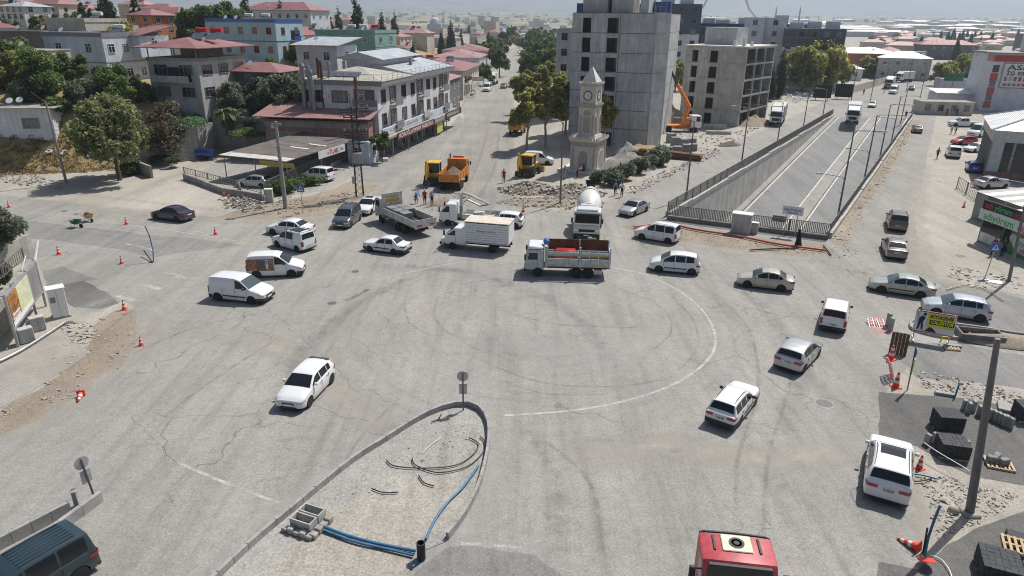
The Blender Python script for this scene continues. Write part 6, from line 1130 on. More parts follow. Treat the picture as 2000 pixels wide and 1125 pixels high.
# ---- green food kiosk
K0,K1=G(1908,470),G(2000,508);d=K1-K0;rz=math.atan2(d.y,d.x);o=thing('food_kiosk','green and white raw meatball kiosk with large sign at the right edge','kiosk',K0,rz);LK=10.
M('kiosk_green',(.07,.22,.08),.5,.2,1.5);M('sign_green',(.05,.42,.08),.5,0);M('sign_pink',(.55,.02,.10),.5,0)
MB().bx(0,LK,0,3.2,0,2.3).build('wall','kiosk_green',o);MB().bx(.1,LK,.2,5.0,2.9,3.05).build('roof','white_roof',o);MB().bx(.2,2.6,-.05,0,.1,1.0).build('poster_panel','trim_white',o);MB().bx(.2,2.6,-.05,0,1.08,2.1).build('window','house_glass',o);MB().bx(2.8,3.6,-.03,0,.05,2.1).build('doorway','void',o)
sgb=MB().bx(-.3,LK,-.25,-.12,2.2,3.15).build('sign_board','trim_white',o);lettering('adıyörem',.95,'sign_green',sgb,(2.1,-.255,2.62),(1,0,0),(0,0,1),bold=.02,fit=3.6);lettering('çiğ köfte',.9,'sign_pink',sgb,(5.8,-.255,2.6),(1,0,0),(0,0,1),bold=.02,fit=2.9)
sg2=MB().bx(-.3,5.6,-.1,.02,3.15,4.0).build('upper_sign_board','plate_ink',o);lettering('adı',.8,'sign_pink',sg2,(.5,-.105,3.55),(1,0,0),(0,0,1),bold=.02);lettering('yörem',.8,'sign_green',sg2,(2.2,-.105,3.55),(1,0,0),(0,0,1),bold=.02);lettering('çiğköfte',.6,'sign_pink',sg2,(4.4,-.105,3.5),(1,0,0),(0,0,1),bold=.01)
mb=MB();n=24;mb.add([(5.6+1.55*math.cos(2*PI*i/n),-.06,1.1+.75*math.sin(2*PI*i/n))for i in range(n)],[tuple(range(n))]);ov=mb.build('sign_oval','trim_white',o);lettering('adıyörem',.55,'sign_green',ov,(5.6,-.065,1.25),(1,0,0),(0,0,1),bold=.01,fit=2.5);lettering('çiğ köfte',.45,'sign_pink',ov,(5.8,-.065,.7),(1,0,0),(0,0,1),bold=.01,fit=1.6)
for x,z,r_,m in((4.0,1.5,.4,'tan_board'),(7.6,1.5,.5,'tan_board'),(7.3,.5,.5,'red_plastic'),(8.6,1.2,.5,'machine_yellow'),(1.0,.55,.35,'tan_board')):MB().add([(x+r_*math.cos(2*PI*i/14),-.056,z+r_*math.sin(2*PI*i/14))for i in range(14)],[tuple(range(14))]).build('printed_food',m,o)
# ---- striped shed behind the kiosk
o=thing('striped_shed','open shed with grey and white striped sheet roof behind the green kiosk','shed',G(1898,425),rz-R(2))
for i in range(9):MB().add([(i*1.0,-.3,2.9),(i*1.0+1.0,-.3,2.9),(i*1.0+1.0,6.5,3.4),(i*1.0,6.5,3.4)],[(0,1,2,3)]).build('roof_sheet','white_roof' if i%2 else 'shed_wall',o)
MB().bx(0,1.6,-.1,0,0,2.85).build('front_sheet','shed_wall',o);MB().bx(0,.1,0,6.2,0,2.85).build('side_sheet','shed_wall',o)
for x in(0,4,8.8):MB().bx(x,x+.1,-.1,0,0,2.9).build('post','steel_grey',o);MB().bx(x,x+.1,6,6.1,0,3.3).build('post','steel_grey',o)
railing('gate_fence','open metal gate frames before the striped shed',G(1868,368),G(1905,392),0,1.5,.5,.02)
# ------------------------------------------------------------------ plants
def leafmat(name,dark,light,trans=.55):
 m,N,L,B=mk(name);g=N.new('ShaderNodeNewGeometry');r=ramp(N,[(0,dark),(.55,tuple((a+b)/2 for a,b in zip(dark,light))),(1,light)]);L.new(g.outputs['Random Per Island'],r.inputs[0])
 n=nd(N,'ShaderNodeTexNoise',_Scale=.55,_Detail=2.0);L.new(g.outputs['Position'],n.inputs['Vector']);r2=ramp(N,[(.3,.6),(.7,1.35)]);L.new(n.outputs[0],r2.inputs[0]);c=mix(N,L,1.,r.outputs[0],r2.outputs[0],'MULTIPLY')
 L.new(c,B.inputs['Base Color']);B.inputs['Roughness'].default_value=.55;t=N.new('ShaderNodeBsdfTranslucent');L.new(c,t.inputs[0]);x=N.new('ShaderNodeMixShader');x.inputs[0].default_value=trans;L.new(B.outputs[0],x.inputs[1]);L.new(t.outputs[0],x.inputs[2]);L.new(x.outputs[0],N['Material Output'].inputs[0]);return m
leafmat('leaf_green',(.065,.11,.03),(.19,.25,.08));leafmat('leaf_plane',(.16,.18,.04),(.50,.47,.15));leafmat('leaf_olive',(.095,.12,.075),(.25,.28,.19));leafmat('leaf_dark',(0.022,0.040,0.019),(0.070,0.101,0.046));leafmat('leaf_bright',(0.085,0.147,0.031),(0.232,0.310,0.093));leafmat('leaf_brown',(0.078,0.065,0.043),(0.217,0.178,0.116));leafmat('leaf_creeper',(0.109,0.202,0.093),(0.217,0.357,0.186));leafmat('dry_stalk',(0.220,0.160,0.060),(0.420,0.320,0.140));leafmat('leaf_acacia',(.12,.15,.06),(.33,.35,.15))
M('bark',(.10,.08,.06),.95,.3,4);M('pale_bark',(.30,.28,.235),.9,.35,3)
def leaf_mesh(name,blobs,n,size,mat,seed=0,elong=1.8,shell=.55,droop=0.):
 rg=np.random.RandomState(seed);bl=np.array([b[:3]for b in blobs],float);rad=np.array([b[3]if len(b)==4 else b[3:6]for b in blobs],dtype=object)
 rr=np.array([(r,r,r)if not isinstance(r,(tuple,list,np.ndarray))else tuple(r)for r in rad],float);wt=(rr[:,0]*rr[:,1]+rr[:,0]*rr[:,2]*2);wt/=wt.sum();k=rg.choice(len(blobs),n,p=wt)
 u=rg.normal(size=(n,3));u/=np.linalg.norm(u,axis=1)[:,None];t=shell*.7+(1-shell*.7)*rg.rand(n)**.6;t+=rg.normal(size=n)*.07;c=bl[k]+u*rr[k]*t[:,None]
 nn=u*.7+rg.normal(size=(n,3))*.75+np.array([0,0,.35]);nn/=np.linalg.norm(nn,axis=1)[:,None];a=np.cross(nn,rg.normal(size=(n,3)));a/=np.linalg.norm(a,axis=1)[:,None];b=np.cross(nn,a)
 if droop:a=a+np.array([0,0,-droop]);a/=np.linalg.norm(a,axis=1)[:,None]
 s=size*(.6+.8*rg.rand(n))[:,None];a=a*s*elong*.5;b=b*s*.5;vs=np.stack([c-a,c+b*.9-a*.1,c+a,c-b*.9-a*.1],1).reshape(-1,3)
 me=bpy.data.meshes.new(name);me.vertices.add(4*n);me.vertices.foreach_set('co',vs.astype(np.float32).ravel());me.loops.add(4*n);me.loops.foreach_set('vertex_index',np.arange(4*n,dtype=np.int32));me.polygons.add(n);me.polygons.foreach_set('loop_start',np.arange(0,4*n,4,dtype=np.int32));me.polygons.foreach_set('loop_total',np.full(n,4,np.int32));me.materials.append(MATS[mat]);me.update();me.validate();return me
def crown_blobs(seed,h,r,n=9,z0=.45,squash=.8):
 rg=random.Random(seed);out=[(0,0,h*(z0+1)/2,r*.5)]
 n=int(n*1.7)
 for i in range(n):a=rg.uniform(0,2*PI);q=rg.uniform(.2,.95)*r;z=h*rg.uniform(z0+.08,.93);q*=1-.5*max(0,(z/h-.7)/.3);out.append((q*math.cos(a),q*math.sin(a),z,rg.uniform(.17,.40)*r))
 return out
def tree_meshes(seed,h,r,mat,n=4500,size=.3,bark='bark',z0=.45,trunk_r=.2,nb=9,shell=.5,droop=0.):
 bl=crown_blobs(seed,h,r,nb,z0);rg=random.Random(seed+5);lean=(rg.uniform(-.3,.3),rg.uniform(-.3,.3));mb=MB()
 mb.tube([(0,0,-.4),(lean[0]*.3,lean[1]*.3,h*.2),(lean[0],lean[1],h*.45),(lean[0]*.5,lean[1]*.5,h*.8)],[trunk_r*1.3,trunk_r,trunk_r*.75,trunk_r*.25],7)
 for b in bl[1:]:
  z=h*rg.uniform(.3,.5);mb.tube([(lean[0]*z/h*2,lean[1]*z/h*2,z),((b[0]+lean[0])*.5,(b[1]+lean[1])*.5,(z+b[2])*.52),(b[0],b[1],b[2])],[trunk_r*.5,trunk_r*.32,trunk_r*.1],5)
 return mb.mesh('trunk',bark,50),leaf_mesh('crown',bl,n,size,mat,seed,shell=shell,droop=droop)
def cypress_meshes(seed,h,r,mat='leaf_dark',n=2600,size=.3):
 bl=[];rg=random.Random(seed)
 for i in range(12):t=i/11;q=r*(1-t**1.6)*(.55+.45*min(1,t*6));bl.append((rg.uniform(-.15,.15)*r,rg.uniform(-.15,.15)*r,h*(.06+.9*t),q+.12))
 return MB().tube([(0,0,-.4),(0,0,h*.5)],[.16,.08],6).mesh('trunk','bark'),leaf_mesh('crown',bl,n,size,mat,seed,elong=2.2,shell=.6)
TM={}
def tree(key,maker,P,label,sc=1.,rz=None,name='tree',cat='tree',group=None):
 if key not in TM:TM[key]=maker()
 a,b=TM[key];o=thing(name,label,cat,P,random.uniform(0,6.28)if rz is None else rz,group);o.scale=(sc,sc,sc)if isinstance(sc,(int,float))else sc
 if a:link('trunk',a,o)
 link('crown',b,o);return o
def bush_meshes(seed,r,h,mat,n=1500,size=.22,elong=2.,droop=0.):
 rg=random.Random(seed);bl=[(rg.uniform(-.5,.5)*r,rg.uniform(-.5,.5)*r,h*rg.uniform(.35,.65),(r*rg.uniform(.4,.6),r*rg.uniform(.4,.6),h*rg.uniform(.3,.42)))for _ in range(6)]
 bl=[b[:3]+b[3]for b in bl];mb=MB()
 for _ in range(5):a=rg.uniform(0,6.28);mb.tube([(0,0,-.2),(.3*r*math.cos(a),.3*r*math.sin(a),h*.5)],[.04,.02],4)
 return mb.mesh('stems','bark'),leaf_mesh('crown',bl,n,size,mat,seed,elong=elong,shell=.35,droop=droop)
hP=lambda x,y:Vector((x,y,hz(x,y)))
def hp(px,py,Y):p=at(px,py,Y);p.z=hz(p.x,p.y);return p
# left bank
p=G(234,352);tree('bank',lambda:tree_meshes(11,9.6,5.3,'leaf_acacia',13000,.30,trunk_r=.24,z0=.30,nb=16,shell=.35),p,'large spreading green tree on the dry bank beside the left road')
tree('bank2',lambda:tree_meshes(12,9.5,4.3,'leaf_brown',6500,.22,z0=.25,nb=12,shell=.3),Vector((-49.5,97,hz(-49.5,97)-1)),'bare brownish tree behind the large bank tree',1.05)
tree('bank3',lambda:tree_meshes(13,8.2,4.2,'leaf_bright',7000,.30,z0=.2,nb=12),Vector((-57,101,hz(-57,101)-.5)),'bright green fig tree below the pale blue house',.68);tree('bank3',None,Vector((-66,99,hz(-66,99)-1)),'green fig tree above the ruined white house',.85);tree('bank4',lambda:tree_meshes(14,7,3.8,'leaf_green',6500,.3,z0=.2,nb=11),Vector((-74,106,hz(-74,106)-1)),'green tree behind the bare concrete shed',1.0);tree('bank4',None,Vector((-52,107,hz(-52,107)-1)),'leafy tree against the lower wall of the pale blue house',.5);tree('bank3',None,Vector((-80,97,hz(-80,97)-.5)),'leafy tree at the far left edge beside the ruined house',.9);tree('bank4',None,Vector((-59,111,hz(-59,111)-1)),'small green tree left of the grey concrete house',.35)
bush=lambda key,mk_,P,lb,sc=1.,nm='shrub',gr=None:tree(key,mk_,P,lb,sc,None,nm,'shrub',gr)
bush('creep',lambda:bush_meshes(21,4.2,2.6,'leaf_creeper',6500,.2,1.4,.6),Vector((-48.2,99,3.4)),'fresh green creeper spilling over the stone retaining wall');bush('vine',lambda:bush_meshes(22,2.2,1.2,'leaf_bright',2600,.22,1.3),Vector((-38.5,99.6,3.0)),'bright green vine arbour beside the palm tree',1.1);bush('weed',lambda:bush_meshes(23,1.6,1.2,'leaf_green',1500,.2,2.),Vector((-50.5,88.5,0)),'dark green bush under the large bank tree',1.3);bush('weed',None,Vector((-46.4,93,.6)),'low green bush at the end of the block wall',.8);bush('weed',None,G(552,376),'leafy climber at the fence corner behind the concrete pole',(1.3,1.3,1.5));bush('weed',None,G(592,366),'low leafy hedge along the slanted yard fence',(1.7,1.0,.9));bush('stalk',lambda:bush_meshes(24,.5,1.6,'leaf_acacia',260,.2,2.),G(62,326)+Vector((0,0,.9)),'thin green weed on the dry bank left of the leaning pole');bush('stalk',None,G(30,320)+Vector((0,0,.6)),'thin green weed at the left end of the dry bank',.8)
for i,(x,y)in enumerate(((-42.5,107),(-38.5,109),(-35,107.5),(-46,109),(-40.5,113),(-33.5,110.5))):tree('olive',lambda:tree_meshes(15,5.6,3.1,'leaf_olive',6000,.24,z0=.15,nb=12,shell=.4),Vector((x,y,max(hz(x,y)-.3,5.3))),['first','second','third','rear left','rear middle','rear right'][i]+' grey green olive tree above the red annex roof',.85+.1*(i%3),group='olive trees above the annex')
# palm
def palm():
 mb=MB();mb.tube([(0,0,-.2),(.1,0,2.),(.05,.1,3.4)],[.22,.2,.17],8);t=mb.mesh('trunk','bark');mb=MB();rg=random.Random(4)
 for i in range(26):
  a=2*PI*i/26+rg.uniform(-.1,.1);e=rg.uniform(-.1,1.1);L_=rg.uniform(1.5,2.0);pts=[Vector((math.cos(a)*L_*s*math.cos(e*(1-s*.6)),math.sin(a)*L_*s*math.cos(e*(1-s*.6)),3.4+L_*(s*math.sin(e)-.75*s*s)))for s in(0,.25,.5,.75,1)];sd=Vector((-math.sin(a),math.cos(a),0))
  for p_,q_ in zip(pts,pts[1:]):
   for sg in(-1,1):mb.add([p_,q_,q_+sd*sg*.22+Vector((0,0,-.12)),p_+sd*sg*.26+Vector((0,0,-.1))],[(0,1,2,3)])
 return t,mb.mesh('crown','leaf_bright')
tree('palm',palm,Vector((-42.2,101.6,3.2)),'small date palm above the stone wall',1.,name='palm_tree',cat='palm')
# left foreground
p=at(15,490,54);p.z=1.2;tree('front',lambda:tree_meshes(16,6.2,2.9,'leaf_olive',11000,.19,z0=.2,nb=16,shell=.4),Vector((-41.6,52.0,0)),'dense olive green tree cut by the left edge behind the billboard',.86,.4);bush('frontb',lambda:bush_meshes(25,1.7,2.4,'leaf_olive',3500,.17),Vector((-38.9,47.6,.3)),'lower olive green bush at the left edge beside the railing',.9)
# street trees, right side of the far street
PL=lambda s,h,r,n:(lambda:tree_meshes(s,h,r,'leaf_plane',n,.34,'pale_bark',.38,.2,12,.35))
for key,s_,h,r,n,px,py,lab,sc in(('pl1',31,9.5,2.6,5200,1028,296,'tall thin plane tree with yellowing crown nearest the junction',1.),('pl2',32,10.2,3.0,5600,1066,288,'leaning plane tree with pale trunk left of the clock tower',1.),('pl3',33,10.8,3.3,6500,1104,262,'broad plane tree with brownish crown directly behind the clock tower',1.),('pl1',0,0,0,0,1176,296,'plane tree with thin brown crown right of the clock tower',.92),('pl2',0,0,0,0,1020,236,'plane tree beside the parked orange dump truck',.9),('pl3',0,0,0,0,1048,222,'plane tree with full crown beyond the orange dump truck',.95),('pl3',0,0,0,0,1072,205,'plane tree beside the red tractor',.95)):tree(key,PL(s_,h,r,n),G(px,py),lab,sc,name='plane_tree')
DG=lambda:tree_meshes(41,11.5,4.2,'leaf_green',5200,.5,z0=.25,nb=14)
for px,py,lab,sc in((1036,168,'dense green tree on the right of the far street nearest the plane trees',.95),(1050,140,'dense green street tree left of the concrete tower top',1.1),(1046,116,'large dense tree farther along the far street',1.2),(975,150,'rounded green tree on the left kerb of the far street',.95),(945,168,'dark green tree before the street row shops',.6),(968,118,'green tree at the far left kerb of the street',1.0),(1040,98,'green tree near the far end of the street',1.2),(985,98,'green tree on the left near the far end of the street',1.1),(1000,84,'tree at the very end of the street',1.2),(1050,86,'tree right of the very end of the street',1.2),(1072,158,'dense street tree against the left side of the concrete tower',.95),(1064,134,'dense street tree left of the tower halfway up the street',1.0),(1078,122,'dense tree behind the left wing of the tower',1.1),(1062,108,'dense tree in the far right row of the street',1.1),(1074,96,'dense tree high in the right row of the street',1.2),(1030,108,'green tree at the right kerb near the far end',.9),(958,132,'green tree on the left among the shop roofs',.9),(936,128,'green tree left of the street row roofs',.9),(867,205,'small brownish street tree at the far corner of the bakery',.62)):tree('dg',DG,G(px,py),lab,sc)
tree('shop',lambda:tree_meshes(42,4.6,1.5,'leaf_green',1800,.26,z0=.3,trunk_r=.08),G(747,318),'small leafy tree at the bakery shop front')
# cypresses by the hospital, tree group by the boulevard
CY=lambda:cypress_meshes(51,13,2.0);CY2=lambda:cypress_meshes(52,9,1.5)
for px,py,lab,sc in((1490,196,'tall dark cypress beside the second concrete shell',1.0),(1518,192,'tall dark cypress right of its twin by the white block',1.05),(1503,198,'shorter dark cypress between the two tall ones',.72)):tree('cy',CY,G(px,py),lab,sc,name='cypress_tree')
BG=lambda:tree_meshes(43,9.5,4.4,'leaf_plane',5200,.45,z0=.2,nb=14)
for px,py,lab,sc in((1565,182,'yellow green tree left in the group by the boulevard',1.3),(1600,178,'broad green tree in the middle of the boulevard group',1.45),(1626,176,'green tree right in the boulevard group',1.2),(1688,152,'thin grey tree beside the white end block',.8),(1318,178,'grey green tree behind the orange crane',.9)):tree('bg',BG,G(px,py),lab,sc)
for px,py,lab,sc in((1832,168,'green median tree left at the far bend',.75),(1852,160,'green median tree right of its neighbour at the far bend',.7),(1876,148,'bright tree behind the clipped bushes',.85),(1898,152,'bright green tree before the poster building',.8),(1912,140,'pale green tree behind the poster building',.9)):tree('bg',BG,G(px,py),lab,sc)
bush('clip',lambda:bush_meshes(26,2.2,2.6,'leaf_dark',1500,.3),G(1857,160),'round clipped bush on the median',1.1);bush('clip',None,G(1878,154),'second round clipped bush on the median',1.1)
OL=lambda:bush_meshes(27,1.9,2.3,'leaf_olive',3000,.22,2.4)
for px,py,lab,sc in((1172,358,'grey green oleander at the clock tower terrace corner',.75),(1200,362,'grey green oleander left in the row beside the two standing men',.9),(1222,352,'grey green oleander second in the row',.95),(1248,340,'grey green oleander third in the row',.95),(1268,330,'grey green oleander fourth in the row',.85),(1292,322,'taller grey green oleander in front of the rusty steel plates',1.15)):bush('ole',OL,G(px,py),lab,sc,'oleander')
# hillside trees
HT=[(455,30,175,'dg',1.1),(420,35,170,'dg',1.15),(380,30,165,'dg',1.05),(340,25,180,'dg',.9),(250,75,135,'bg',.9),(515,45,180,'dg',.6),(545,50,178,'dg',.6),(605,85,150,'bg',.75),(670,60,170,'bg',.95),(720,65,185,'bg',.7),(570,130,128,'bg',.6),(10,130,108,'dg',.5),(40,200,100,'bg',.6),(150,190,104,'dg',.5),(20,180,104,'bg',.6),(100,140,118,'dg',.5),(475,100,122,'bg',.5),(760,75,200,'dg',.6),(820,70,230,'bg',.7),(300,35,200,'bg',.7)]
for i,(px,py,Y,k,sc)in enumerate(HT):tree(k,None,hp(px,py,Y)-Vector((0,0,.5)),('dense dark green tree' if k=='dg' else 'yellow green tree')+' on the left hillside '+['behind the long light blue house','left of the long red hilltop roof','at the top of the hill','beside the upper left roofs','above the pale blue house','in front of the hilltop roof','beside the hilltop roof end','right of the light blue house','behind the teal house','right of the teal house','behind the bakery chimneys','at the left edge','over the ruined house','beside the bare shed','left of the bare shed','below the dark house','beside the red pergola roof','far behind the bakery','near the street row','between the upper roofs'][i],sc)
HC=[(160,28,175),(200,20,185),(178,40,165),(215,35,168),(262,20,200),(480,20,215),(520,15,230),(548,15,240),(575,20,240),(695,18,230),(806,40,215),(745,40,250),(860,25,320),(770,30,290),(640,30,260),(880,30,350),(930,35,380),(660,20,300),(30,20,200)]
for i,(px,py,Y)in enumerate(HC):tree('cy' if i%2 else 'cy2',CY if i%2 else CY2,hp(px,py,Y)-Vector((0,0,.5)),'dark conifer rising above the hillside roofs',[1.35,1.15,1.25,1.2,1.5][i%5],name='cypress_tree',group='conifers on the hillside')
tree('cy',None,hp(806,60,190)-Vector((0,0,1)),'tallest dark conifer right of the hilltop roofs',1.15,name='cypress_tree')
# dry tufts on the bank and verge: nobody could count them
bl=[];rg=random.Random(9)
for _ in range(1900):
 x=rg.uniform(-90,-46);y=interp(x,YB)+rg.uniform(-.6,8)
 bl.append((x,y,hz(x,y)+.06,(.55,.55,.12)))
bl=[b[:3]+b[3]for b in bl];o=link('dry_tufts',leaf_mesh('dry_tufts',bl,30000,.13,'dry_stalk',3,2.8));stuff(o);o['label']='dry yellow grass tufts on the left bank'
for i in range(46):
 x=random.uniform(-130,-34);y=random.uniform(126,215)
 if x>interp(y,XB)-9:continue
 tree(['bg','dg','bank4'][i%3],None,Vector((x,y,hz(x,y)-.6)),'leafy garden tree between the hillside houses',random.uniform(.4,.75),group='garden trees on the hillside')
for i,(x,y,k,s_)in enumerate(((-60,104.5,'bank3',.45),(-70.5,103,'bank4',.6),(-54.5,103.5,'bank4',.5),(-63.5,108,'bank2',.35),(-86,104,'bank3',1.),(-77,112,'bank4',1.),(-47.5,103.5,'bank4',.7),(-91,98,'bank4',.9))):tree(k,None,Vector((x,y,hz(x,y)-.8)),'leafy tree in the thicket below the hillside houses, '+['middle','left of the fig tree','below the pale blue house','brownish one','at the left edge','behind the bare shed','beside the stone wall','leftmost'][i],s_)
for i,(x,y,k,s_)in enumerate(((-47.5,100.8,'weed',1.5),(-44.5,105.8,'weed',1.8),(-50.8,103.2,'frontb',1.3),(-53.5,98.5,'frontb',1.4),(-56.5,96.5,'weed',1.9),(-60.5,98.6,'frontb',1.5),(-63.5,96.2,'weed',1.8),(-67.5,96.8,'frontb',1.4),(-71.5,101,'weed',2.2),(-41.5,104.6,'frontb',1.4),(-38,104.9,'weed',1.8),(-47,107.5,'frontb',1.7),(-49.6,95.2,'weed',1.3),(-75.5,97.6,'frontb',1.5))):bush(k,None,Vector((x,y,max(hz(x,y)-.2,3.4 if y>104 and x>-45 else 0))),'green shrub in the belt above the left bank, '+['by the creeper wall','behind the palm','left of the creeper','behind the big bank tree','right of the ruined house','above the bank tree','behind the ruined house wall','over the ruined house roof','left of the fig tree','between palm and olives','left of the olives','under the grey house','at the stone wall foot','at the left end'][i],s_)
for i,(x,y)in enumerate(((-50.5,108),(-45.5,112.5),(-37.5,114.5),(-33.2,107),(-78,116),(-84,110))):tree(['bank4','olive','bg'][i%3],None,Vector((x,y,max(hz(x,y)-.6,3))),'leafy tree filling the belt below the houses, '+['left of the grey house','under the pergola roof','behind the chimneys','beside the annex','left of the pale blue house','far left'][i],.6)
# ------------------------------------------------------------------ rubble and small things
M('rubble',(.38,.335,.28),.95,.3,3);M('rubble_grey',(.37,.36,.34),.95,.3,3);M('pipe_blue',(.05,.16,.29),.4,.15,3);M('cable',(.02,.02,.022),.6,.1,3);M('hose_red',(.50,.10,.07),.5,.15,2);M('cone_red',(.72,.06,.03),.5,.15,5);M('cone_white',(.75,.74,.72),.5,.1,5);M('lamp_metal',(.15,.15,.155),.5,.15,2,metal=.3);M('galvanised',(.42,.43,.44),.45,.15,2,metal=.5);M('sign_back',(.46,.47,.48),.5,.15,3,metal=.4);M('sign_blue',(.02,.13,.5),.4,.05,3);M('sign_yellow',(.72,.66,.03),.5,.1,2);M('plank',(.14,.085,.05),.85,.3,3);M('terracotta',(.40,.17,.10),.9,.25,3);M('skip_green',(.02,.12,.07),.6,.2,2);M('pole_concrete',(.30,.29,.27),.85,.2,1.5)
def chunk(mb,x,y,z,s,rg,flat=1.):
 v=[]
 a=rg.uniform(0,PI);ca,sa=math.cos(a),math.sin(a);t=rg.uniform(-.5,.5)
 dx,dy,dz=s*rg.uniform(.5,1.3),s*rg.uniform(.4,1.),s*rg.uniform(.25,.7)*flat
 for k in(-.5,.5):
  for i,j in((-.5,-.5),(.5,-.5),(.5,.5),(-.5,.5)):
   px,py,pz=(i+rg.uniform(-.15,.15))*dx,(j+rg.uniform(-.15,.15))*dy,(k+rg.uniform(-.12,.12))*dz+i*t*dx
   v.append((x+px*ca-py*sa,y+px*sa+py*ca,z+pz+dz*.3))
 mb.add(v,[(3,2,1,0),(4,5,6,7),(0,1,5,4),(1,2,6,5),(2,3,7,6),(3,0,4,7)])
def inside(p,poly):
 c=False;n=len(poly)
 for i in range(n):
  a,b=poly[i],poly[(i+1)%n]
  if(a.y>p.y)!=(b.y>p.y)and p.x<(b.x-a.x)*(p.y-a.y)/(b.y-a.y)+a.x:c=not c
 return c
def rubble(name,label,px,n,s0,s1,mats=('rubble','rubble_grey'),seed=1,zf=None,flat=1.,z0=0.):
 poly=[G(*p).to_2d()for p in px];rg=random.Random(seed);xs=[p.x for p in poly];ys=[p.y for p in poly];mb=MB();c=0;t=0
 while c<n and t<n*30:
  t+=1;p=Vector((rg.uniform(min(xs),max(xs)),rg.uniform(min(ys),max(ys))))
  if not inside(p,poly):continue
  mb.cur=0 if rg.random()<.6 else 1;s=(s0+(s1-s0)*rg.random()**2.8)*.62;chunk(mb,p.x,p.y,z0+(zf(p)if zf else 0),s,rg,flat);c+=1
 o=mb.build(name,list(mats));o['kind']='stuff';o['label']=label;return o
def rubble_heap(label,c,rx,ry,h,n,s0,s1,seed,mat='brown_soil',rz=0.):
 P=G(*c);mound('rubble_heap',None,None,P,rx,ry,h*.85,mat,rz,seed,kind='stuff');rg=random.Random(seed);mb=MB()
 for _ in range(n):
  a=rg.uniform(0,2*PI);r=math.sqrt(rg.random())*1.12;x,y=rx*r*math.cos(a),ry*r*math.sin(a);z=h*.85*max(0,1-min(1,r)**1.2);mb.cur=0 if rg.random()<.5 else 1;q=Matrix.Rotation(rz,3,'Z')@Vector((x,y,0));chunk(mb,P.x+q.x,P.y+q.y,z,(s0+(s1-s0)*rg.random()**2.4)*.75,rg)
 o=mb.build('rubble_stones',['rubble','rubble_grey']);o['kind']='stuff';o['label']=label
rubble_heap('broken kerb rubble heap below the second backhoe',(1035,372),3.4,2.6,1.3,420,.12,.7,5);rubble_heap('brown rubble heap right of the lamp post',(1118,378),3.6,2.6,1.4,460,.12,.65,6);rubble_heap('low soil heap around the rubble',(1075,396),5.5,2.2,.5,300,.1,.5,7)
rubble('rubble_spread','scattered stones before the rubble heaps',[(1005,360),(1130,365),(1190,400),(1150,418),(1060,414),(1000,385)],420,.08,.45,seed=8)
rubble('rubble_spread','band of broken paving at the foot of the dry bank',[(-40,322),(60,338),(130,362),(125,372),(40,362),(-40,350)],620,.1,.55,('rubble_grey','rubble'),9,lambda p:hz(p.x,p.y))
rubble('rubble_spread','stones around the concrete pole and carport corner',[(420,388),(520,398),(620,385),(700,372),(690,400),(560,425),(440,415)],520,.08,.5,seed=10);rubble('rubble_spread','stone rubble heap before the low yard wall',[(440,392),(500,390),(520,408),(480,416),(440,408)],260,.15,.6,seed=11,zf=lambda p:random.uniform(0,.35));rubble('rubble_spread','stones along the slanted fence wall',[(520,398),(690,310),(700,320),(540,405)],300,.12,.45,seed=12)
rubble('rubble_spread','broken asphalt and stones on the dug strip at lower left',[(100,690),(190,620),(262,610),(270,660),(235,720),(140,770),(60,800)],420,.05,.32,seed=13,flat=.7);rubble('rubble_spread','broken slabs beside the grey cabinet at left',[(110,650),(150,625),(200,640),(190,668),(140,676)],130,.15,.5,('rubble_grey','rubble'),14,flat=.5);rubble('rubble_spread','small stones along the left dirt edge',[(-60,840),(60,800),(160,770),(180,745),(60,790),(-60,815)],200,.04,.2,seed=15)
rubble('rubble_spread','brown stones round the foreground lamp pole',[(1795,925),(1850,930),(1920,950),(1990,965),(1960,1000),(1870,1040),(1830,1060),(1815,1000)],750,.03,.24,seed=16);rubble('rubble_spread','broken asphalt pieces along the right dug strip',[(1790,720),(1900,745),(2000,770),(2000,790),(1880,775),(1800,755)],500,.05,.3,('rubble_grey','soil_load'),17,flat=.6);rubble('rubble_spread','broken edge pieces before the green kiosk',[(1860,520),(1990,540),(2000,565),(1900,560),(1850,540)],220,.1,.5,('rubble_grey','rubble'),18,flat=.5)
rubble('rubble_spread','stones along the underpass parapet',[(1235,440),(1300,445),(1450,470),(1620,490),(1650,475),(1690,500),(1620,505),(1400,480)],420,.04,.28,seed=19);rubble('rubble_spread','stones on the verge right of the underpass',[(1625,470),(1700,360),(1775,245),(1790,245),(1720,370),(1650,480)],520,.08,.4,seed=20);rubble('rubble_spread','pale stones along the left service road verge',[(1200,380),(1260,350),(1330,320),(1400,290),(1410,300),(1320,340),(1230,385)],620,.08,.5,seed=21);rubble('rubble_spread','stones and debris between the two concrete shells',[(1290,290),(1330,262),(1420,262),(1500,240),(1440,275),(1340,318)],500,.1,.6,seed=22)
rubble('rubble_spread','litter of debris before the boulevard trees',[(1540,205),(1620,190),(1650,178),(1590,178),(1530,190)],320,.2,.9,('trim_white','rubble_grey'),23,lambda p:random.uniform(0,1.0));rubble('rubble_spread','stones inside the kerbed island',[(780,880),(870,825),(930,830),(945,870),(920,900),(850,920),(740,960),(600,1050)],420,.03,.22,seed=24);rubble('rubble_spread','gravel along the island kerb',[(470,1125),(620,985),(700,920),(860,830),(850,850),(720,945),(640,1010),(510,1125)],500,.02,.14,('rubble_grey','rubble_grey'),25)
rubble('rubble_spread','loose grit over the junction asphalt',[(200,700),(500,560),(900,500),(1500,600),(1700,800),(1700,1100),(1000,1120),(300,1100)],500,.015,.06,seed=26);rubble('rubble_spread','rubble beside the workers trench',[(800,385),(850,375),(915,380),(900,410),(850,415)],240,.06,.4,('soil_load','rubble'),27)
